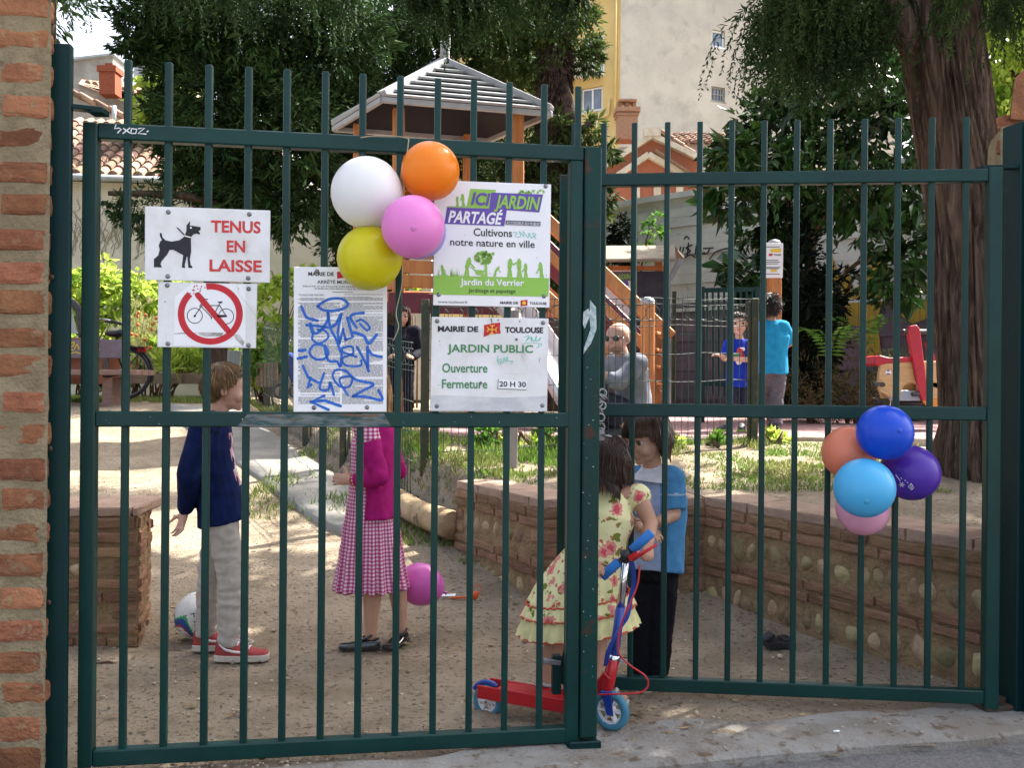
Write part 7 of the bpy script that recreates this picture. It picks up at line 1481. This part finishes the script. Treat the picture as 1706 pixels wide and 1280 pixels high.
# garden edging, tubs, pushchair
m_plank = mat('garden_plank', (.26, .19, .12), (.18, .13, .085), 6, 5, .9, .4, 30, stretch=(1, 5, 5))
mb = MB(); 
for x0, x1 in ((100, 195), (196, 300), (301, 418)): a, b = P(x0, 631, 14.4), P(x1, 631, 14.4); mb.beam(a, b, .17, .05, (0, 0, 1))
for x in (105, 195, 300, 416): mb.beam(P(x, 640, 14.35), P(x, 622, 14.35), .07, .06)
top(mb, 'garden_edging', m_plank, 'low plank edging along the planted bed below the cycling sign', 'garden edging', bevel=.008)
def tub(x0, x1, y0, y1, d, label, m):
    r = thing('planter_box', label, 'planter', P((x0 + x1) / 2, y1, d), 'tubs and boxes by the garden bed'); n = 5
    for i in range(n):
        mb = MB(); xa, xb = x0 + (x1 - x0) * i / n, x0 + (x1 - x0) * (i + .92) / n; mb.prism([P(xa, y1, d), P(xb, y1, d), P(xb, y0, d), P(xa, y0, d)], (0, .04, 0)); mb.build('board', m, r, bevel=.006)
    mb = MB(); a, b = P(x0, (y0 + y1) / 2, d + .25), P(x1, (y0 + y1) / 2, d + .25); mb.beam(a, b, (y1 - y0) * d / FPX * .97, .42, (0, 0, 1)); mb.build('body', m, r)
tub(433, 462, 604, 645, 13.4, 'brown wooden tub under the broad leaved plant', m_plank); tub(380, 401, 584, 616, 14.2, 'pale grey slatted box behind the boy in navy', m_metalw)
r = thing('pushchair', 'blue pushchair standing left of the graffitied notice', 'pushchair', P(476, 665, 11.4)); d = 11.4; mb = MB()
for p in ([(466, 660), (474, 590), (486, 560)], [(492, 662), (474, 610)], [(486, 560), (500, 545)]): 
    for e in (-.2, .2): mb.tube([P(x, y, d + e) for x, y in p], .014, 6)
mb.build('frame', m_steel, r); mb = MB(); mb.prism([P(476, 585, d - .18), P(500, 600, d - .18), P(502, 640, d - .18), P(480, 636, d - .18)], (0, .36, 0)); mb.build('seat', mat('blue_fabric', (.02, .05, .22), rough=.9), r, bevel=.02)
for x in (467, 494):
    for e in (-.22, .22): mb = MB(); mb.ring(P(x, 652, d + e), frame_of((0, 1, 0)), .085, .016, 20, 6); mb.build('wheel', m_black, r)
# ------------------------------------------------------------------ play tower
m_or = mat('orange_timber', (.46, .185, .055), (.36, .135, .04), 5, 6, .6, .2, 30, stretch=(4, 4, .6)); m_roofp = mat('roof_board', (.36, .375, .39), (.29, .30, .315), 4, 4, .5, .05, 30); m_mar = mat('maroon_panel', (.13, .018, .03), (.10, .015, .025), 5, 3, .5); m_slide = mat('slide_steel', (.55, .50, .50), rough=.3, metal=.3); m_gap = mat('dark_gap', (.02, .02, .025), rough=.9)
Ae, Be, Ce = V((-1.40, 9.5, 4.20)), V((.41, 9.95, 4.20)), V((-2.13, 10.62, 4.20)); De = Be + Ce - Ae; ap = (Ae + De) / 2 + V((0, 0, .62)); ap = V(((Be.x + Ce.x) / 2 + .06, (Be.y + Ce.y) / 2, 4.84))
r = thing('play_tower', 'timber play tower with grey boarded pyramid roof, stairs and slide', 'play tower', (-.86, 10.2, .785))
def slope(a, b, n, th=.03):
    mb = MB(); nn = (b - a).cross(ap - a).normalized(); nn = nn if nn.z > 0 else -nn
    for i in range(n):
        t0, t1 = i / n, (i + .76) / n; q = [a.lerp(ap, t0), b.lerp(ap, t0), b.lerp(ap, t1), a.lerp(ap, t1)]; q[0] += nn * .035; q[1] += nn * .035; mb.prism(q, nn * th)
    return mb
mb = slope(Ae, Be, 8)
for p, q in ((Ce, Ae), (Be, De), (De, Ce)): m2 = slope(p, q, 8); mb.add(m2.v, m2.f)
roof = mb.build('roof', m_roofp, r); mb = MB(); mb.add([Ae, Be, De, Ce, ap - V((0, 0, .02))], [(0, 1, 4), (1, 2, 4), (2, 3, 4), (3, 0, 4)]); mb.build('underlay', m_gap, roof)
mb = MB()
for q in (Ae, Be, Ce, De): mb.beam(q + V((0, 0, .05)), ap + V((0, 0, .05)), .12, .07)
for a, b in ((Ae, Be), (Be, De), (De, Ce), (Ce, Ae)): mb.beam(a - V((0, 0, .01)), b - V((0, 0, .01)), .05, .06, None)
mb.build('ridge_board', m_roofp, roof, bevel=.006); mb = MB(); mb.beam(ap, ap + V((0, 0, .26)), .10, .10); mb.beam(ap + V((.05, 0, .2)), ap + V((.05, 0, .34)), .02, .05); mb.build('finial', m_roofp, roof, bevel=.006)
posts = [(598, 10.45), (664, 9.85), (781, 10.85), (862, 10.05)]
for x, d in posts: mb = MB(); a, b = P(x, 200, d), P(x, 690, d); a.z = 4.2; b.z = .7; mb.beam(b, a, .13, .13, (1, .2, 0)); mb.build('post', m_or, r, bevel=.012)
mb = MB(); q = [P(598, 488, 10.45), P(664, 492, 9.85), P(862, 492, 10.05), P(781, 488, 10.85)]; zt = 2.15; q = [V((p.x, p.y, zt)) for p in q]; mb.prism(q, (0, 0, .06)); mb.build('platform', m_or, r, bevel=.01)
mb = MB(); 
for i in range(3): mb.beam(V((q[0].x, q[0].y, zt + .16 + .16 * i)), V((q[1].x, q[1].y, zt + .16 + .16 * i)), .03, .14, None); mb.beam(V((q[1].x, q[1].y - .08, zt + .16 + .16 * i)), V((q[2].x - .8, q[2].y - .12, zt + .16 + .16 * i)), .03, .14, None)
mb.build('side_board', m_or, r, bevel=.006); mb = MB(); a, b = q[1] + V((-.1, -.1, -.08)), q[2] + V((0, -.1, -.08)); mb.beam(a, b, .05, .22, None); mb.beam(a + V((0, 0, .75)), b + V((-.5, 0, .75)), .05, .2, None); mb.build('panel', m_mar, r, bevel=.01)
mb = MB()
for z in (1.15, 1.35, 1.55): mb.beam(V((q[0].x, q[0].y, z)), V((q[1].x, q[1].y, z)), .03, .1, None)
mb.build('lower_board', m_or, r, bevel=.006)
# stairs coming down to the right
mb = MB(); d1, d2 = 9.7, 8.9
for (x0, y0, x1, y1, w_) in ((905, 360, 1118, 562, .13), (905, 415, 1110, 612, .10)): mb.beam(P(x0, y0, d1), P(x1, y1, d2), .05, w_, (0, 1, 0))
for (x0, y0, x1, y1, w_) in ((880, 470, 1100, 668, .16),): mb.beam(P(x0, y0, d1), P(x1, y1, d2), .05, w_, (0, 1, 0)); mb.beam(P(x0, y0 - 8, d1 + .7), P(x1, y1 - 8, d2 + .7), .05, w_, (0, 1, 0))
mb.beam(P(905, 365, d1 + .7), P(1110, 560, d2 + .7), .05, .12, (0, 1, 0)); mb.build('stair_rail', m_or, r, bevel=.008)
mb = MB(); mb.beam(P(905, 408, d1 + .02), P(1058, 560, d2 + .2), .04, .17, (0, 1, 0)); mb.beam(P(905, 432, d1 + .72), P(1058, 585, d2 + .9), .04, .17, (0, 1, 0)); mb.build('stair_panel', m_mar, r, bevel=.008)
mb = MB()
for i in range(7): t = (i + .5) / 7; c = P(885, 480, d1).lerp(P(1098, 672, d2), t); mb.box(c + V((.02, .35, 0)), (.24, .64, .04))
mb.build('step', m_or, r, bevel=.006)
mb = MB(); a = P(1079, 690, 8.75); a.z = .7; b = P(1079, 503, 8.75); mb.beam(a, b, .125, .125, (1, .1, 0)); npst = mb.build('newel_post', m_or, r, bevel=.02); mb = MB(); mb.sph(b + V((0, 0, .0)), (.072, .072, .05), 16, 8); mb.build('cap', m_zinc, npst)
mb = MB()
for i in range(4): mb.beam(P(1088, 555 + i * 28, 8.75), P(1104, 558 + i * 28, 9.2), .03, .09, (0, 0, 1))
mb.build('landing_board', m_or, r, bevel=.005)
mb = MB(); pts = spline([(838, 505, 9.6), (870, 540, 9.2), (905, 590, 8.8), (935, 640, 8.4), (960, 680, 8.15), (985, 690, 8.0)], 5); vs, fs = [], []
for i, (x, y, d) in enumerate(pts):
    c = P(x, y, d); sdv = V((.72, .69, 0)) * .22
    vs += [c - sdv + V((0, 0, .16)), c - sdv, c + sdv, c + sdv + V((0, 0, .16))]
    if i: fs += [((i - 1) * 4 + k_, (i - 1) * 4 + k_ + 1, i * 4 + k_ + 1, i * 4 + k_) for k_ in range(3)]
mb.add(vs, fs, 0, True); sl = mb.build('slide', m_slide, r); sl.modifiers.new('s', 'SOLIDIFY').thickness = .02
# ------------------------------------------------------------------ notice shelter, signs, toy
r = thing('notice_shelter', 'small roofed notice shelter holding a garden poster and a blackboard', 'notice shelter', P(1060, 690, 10.6)); r.location.z = .785; d = 10.6; m_gt = mat('weathered_timber', (.23, .20, .15), (.16, .14, .11), 6, 5, .9, .3, 30, stretch=(1, 5, 5))
mb = MB(); rp = [P(968, 418, d), P(1122, 414, d), P(1140, 432, d), P(968, 438, d)]; mb.prism([P(960, 415, d + .1), P(1124, 414, d + .1), P(1126, 436, d - .35), P(960, 438, d - .35)], (0, 0, .04)); mb.prism([P(960, 415, d + .1), P(1124, 414, d + .1), P(1140, 432, d + .55), P(960, 436, d + .55)], (0, 0, .04)); mb.build('roof', m_gt, r, bevel=.008)
for x in (1000, 1097): mb = MB(); a = P(x, 690, d + .15); a.z = .75; mb.beam(a, P(x, 425, d + .15), .08, .09, (1, 0, 0)); mb.build('post', m_or, r, bevel=.006)
mb = MB(); mb.beam(P(1112, 690, d + .1), P(1112, 470, d + .1), .07, .07); mb.beam(P(1112, 472, d + .1), P(1134, 432, d + .1), .05, .06); mb.build('metal_strut', m_zinc, r, bevel=.006)
mb = MB(); mb.prism([P(1002, 545, d), P(1060, 545, d), P(1060, 449, d), P(1002, 449, d)], (0, .04, 0)); pn = mb.build('poster', m_sign2, r)
fb = Face(P(1030, 500, d - .002), (0, -1, 0)); mb = MB(); fb.poly(mb, [(1006, 470), (1052, 468), (1050, 452), (1006, 453)], .002, 0); fb.poly(mb, [(1012, 478), (1048, 476), (1046, 468), (1012, 470)], .003, 1); fb.poly(mb, [(1004, 542), (1058, 542), (1058, 526), (1004, 526)], .002, 2)
fb.text(mb, 'JARDIN', (1020, 466), (1050, 464), 8, .03, .006, .15, 2)
mb.build('poster_print', [m_gry, m_pur, m_lime], pn)
mb = MB(); mb.prism([P(1062, 545, d), P(1106, 545, d), P(1106, 452, d), P(1062, 452, d)], (0, .04, 0)); mb.build('blackboard', mat('blackboard', (.02, .02, .035), (.035, .035, .05), 8, 4, .6), r)
mb = MB(); mb.beam(P(1000, 447, d), P(1108, 447, d), .05, .05, (0, 0, 1)); mb.build('crossbar', m_or, r)
r = thing('rules_sign', 'small white playground rules sign on an orange wooden post', 'sign', P(1288, 690, 9.3)); r.location.z = .785; d = 9.3
mb = MB(); a = P(1290, 690, d); a.z = .7; mb.beam(a, P(1290, 408, d), .12, .12, (1, .1, 0)); mb.build('post', m_or, r, bevel=.012); mb = MB(); mb.sph(P(1290, 406, d), (.07, .07, .045), 14, 8); mb.build('cap', m_zinc, r)
mb = MB(); mb.prism([P(1270, 463, d - .075), P(1304, 463, d - .075), P(1305, 405, d - .075), P(1271, 404, d - .075)], (0, .012, 0)); pn = mb.build('panel', m_sign2, r, bevel=.002)
fb = Face(P(1288, 430, d - .076), (0, -1, 0)); mb = MB(); fb.poly(mb, [(1281, 427), (1287, 426), (1287, 422), (1281, 423)], .002, 0); fb.poly(mb, [(1284, 420), (1301, 420), (1301, 414), (1284, 415)], .002, 1); fb.poly(mb, [(1284, 453), (1294, 453), (1294, 449), (1284, 449)], .002, 1)
for y in (411, 433, 436, 439, 445, 447, 456): fb.poly(mb, [(1275, y + 1.1), (1300 - (y % 5), y + 1.1), (1300 - (y % 5), y), (1275, y)], .0025, 2)
fb.text(mb, 'TOULOUSE', (1289, 426), (1301, 426), 3, .03, .003, 0, 2); mb.build('print', [m_red, m_yel, m_ink], pn)
# spring toy shaped like a motorbike
r = thing('spring_rider', 'red and plywood motorbike spring toy beyond the right gate leaf', 'spring toy', P(1520, 700, 8.6)); r.location.z = .785; d = 8.6; m_ply = mat('plywood', (.52, .36, .17), (.44, .29, .13), 6, 4, .5, .1, 30, stretch=(1, 1, 5)); m_toy = mat('toy_red', (.40, .012, .03), (.33, .012, .028), 6, 3, .4)
arc = [(1520 + 20 * math.cos(t), 662 - 26 * math.sin(t)) for t in np.linspace(0, math.pi, 9)]
mb = MB(); mb.prism([P(x, y, d) for x, y in [(1463, 640), (1467, 606), (1530, 602), (1575, 602), (1575, 664), (1542, 664)] + arc + [(1484, 662), (1466, 652)]], (0, .05, 0)); mb.build('side_panel', m_ply, r, bevel=.004)
mb = MB(); mb.prism([P(x, y, d + .3) for x, y in [(1463, 640), (1467, 606), (1530, 602), (1575, 602), (1575, 664), (1470, 664)]], (0, .05, 0)); mb.build('side_panel', m_ply, r, bevel=.004)
mb = MB(); mb.prism([P(x, y, d - .02) for x, y in ((1457, 606), (1459, 594), (1466, 592), (1482, 596), (1530, 594), (1530, 602), (1480, 605), (1462, 610))], (0, .4, 0)); mb.build('seat', m_toy, r, bevel=.006)
for dd in (-.06, .36): mb = MB(); mb.prism([P(x, y, d + dd) for x, y in ((1512, 552), (1517, 543), (1527, 541), (1533, 548), (1547, 660), (1545, 668), (1537, 668), (1532, 655))], (0, .05, 0)); mb.build('fork', m_toy, r, bevel=.006)
mb = MB(); mb.prism([P(x, y, d + .15) for x, y in ((1544, 570), (1552, 570), (1572, 660), (1562, 660))], (0, .05, 0)); mb.build('front_brace', m_toy, r)
mb = MB(); mb.cap(P(1505, 553, d - .05), P(1562, 553, d + .3), .025); mb.build('handlebar', m_black, r)
for x, y in ((1462, 641), (1526, 657)): mb = MB(); mb.cap(P(x - 5, y, d - .1), P(x + 9, y, d + .0), .022); mb.build('footrest', m_black, r)
mb = MB(); mb.prism([P(1560 + 24 * math.cos(t), 664 + 16 * math.sin(t), d + .02) for t in np.linspace(0, 6.28, 17)[:-1]], (0, .35, 0)); mb.build('front_wheel', mat('orange_panel', (.55, .24, .04), rough=.5), r)
mb = MB(); mb.prism([P(x, y, d) for x, y in ((1542, 640), (1550, 637), (1612, 638), (1612, 646), (1572, 652))], (0, .5, 0)); mb.build('footboard', m_ply, r, bevel=.004)
mb = MB(); mb.prism([P(x, y, d + .02) for x, y in ((1492, 655), (1508, 650), (1530, 652), (1534, 668), (1500, 668))], (0, .26, 0)); mb.build('engine_panel', mat('pale_blue_panel', (.30, .40, .48), rough=.4), r, bevel=.006)
mb = MB()
for i in range(7): mb.ring(P(1520, 672 + i * 4.5, d + .16), Matrix.Identity(3), .11, .02, 24, 6)
mb.build('spring', m_black, r)
mb = MB(); fb = Face(P(1480, 620, d - .001), (0, -1, 0)); fb.disc(mb, (1480, 621), 5, .004, 0, 12); fb.poly(mb, [(1477, 619), (1483, 619), (1480, 615)], .006, 1); fb.poly(mb, [(1477, 625), (1483, 625), (1483, 622), (1477, 622)], .006, 1); mb.build('sticker', [m_sign2, m_gry], r)
# green barred gate and back fence of the playground
r = thing('garden_gate', 'dark green barred garden gate behind the toddler in blue', 'gate', P(1205, 690, 10.2)); r.location.z = .785; d = 10.2
mb = MB()
for x0, y0, x1, y1 in ((1166, 484, 1262, 482), (1166, 640, 1262, 640)): mb.beam(P(x0, y0, d), P(x1, y1, d), .05, .04, (0, 0, 1))
mb.build('rail', m_gate, r)
for x in (1168, 1262): mb = MB(); a = P(x, 690, d); a.z = .75; mb.beam(a, P(x, 478, d), .07, .06); mb.build('post', m_gate, r)
for i in range(9): mb = MB(); x = 1178 + i * 9.4; mb.beam(P(x, 484, d), P(x, 660, d), .022, .022); mb.build('bar', m_gate, r)
def back_fence():
    r = thing('wire_fence', 'fine wire mesh fence at the back of the playground before the slatted wall', 'fence', (4, 12.3, .785)); ps = [(2.4, 13.4), (4.4, 12.2), (6.4, 10.6), (7.6, 9.4)]
    for a, b in zip(ps[:-1], ps[1:]):
        A, B = V((*a, .8)), V((*b, .8)); u = (B - A); L = u.length; u /= L; mb = MB(); x = 0
        while x < L: mb.tube([A + u * x, A + u * x + V((0, 0, 1.75))], .003, 3, False); x += .07
        for z in (.05, .6, 1.15, 1.7): mb.tube([A + V((0, 0, z)), B + V((0, 0, z))], .005, 4)
        mb.build('mesh_panel', m_wire, r); mb = MB(); mb.beam(A, A + V((0, 0, 1.8)), .06, .06); mb.build('post', m_fpost, r)
back_fence()
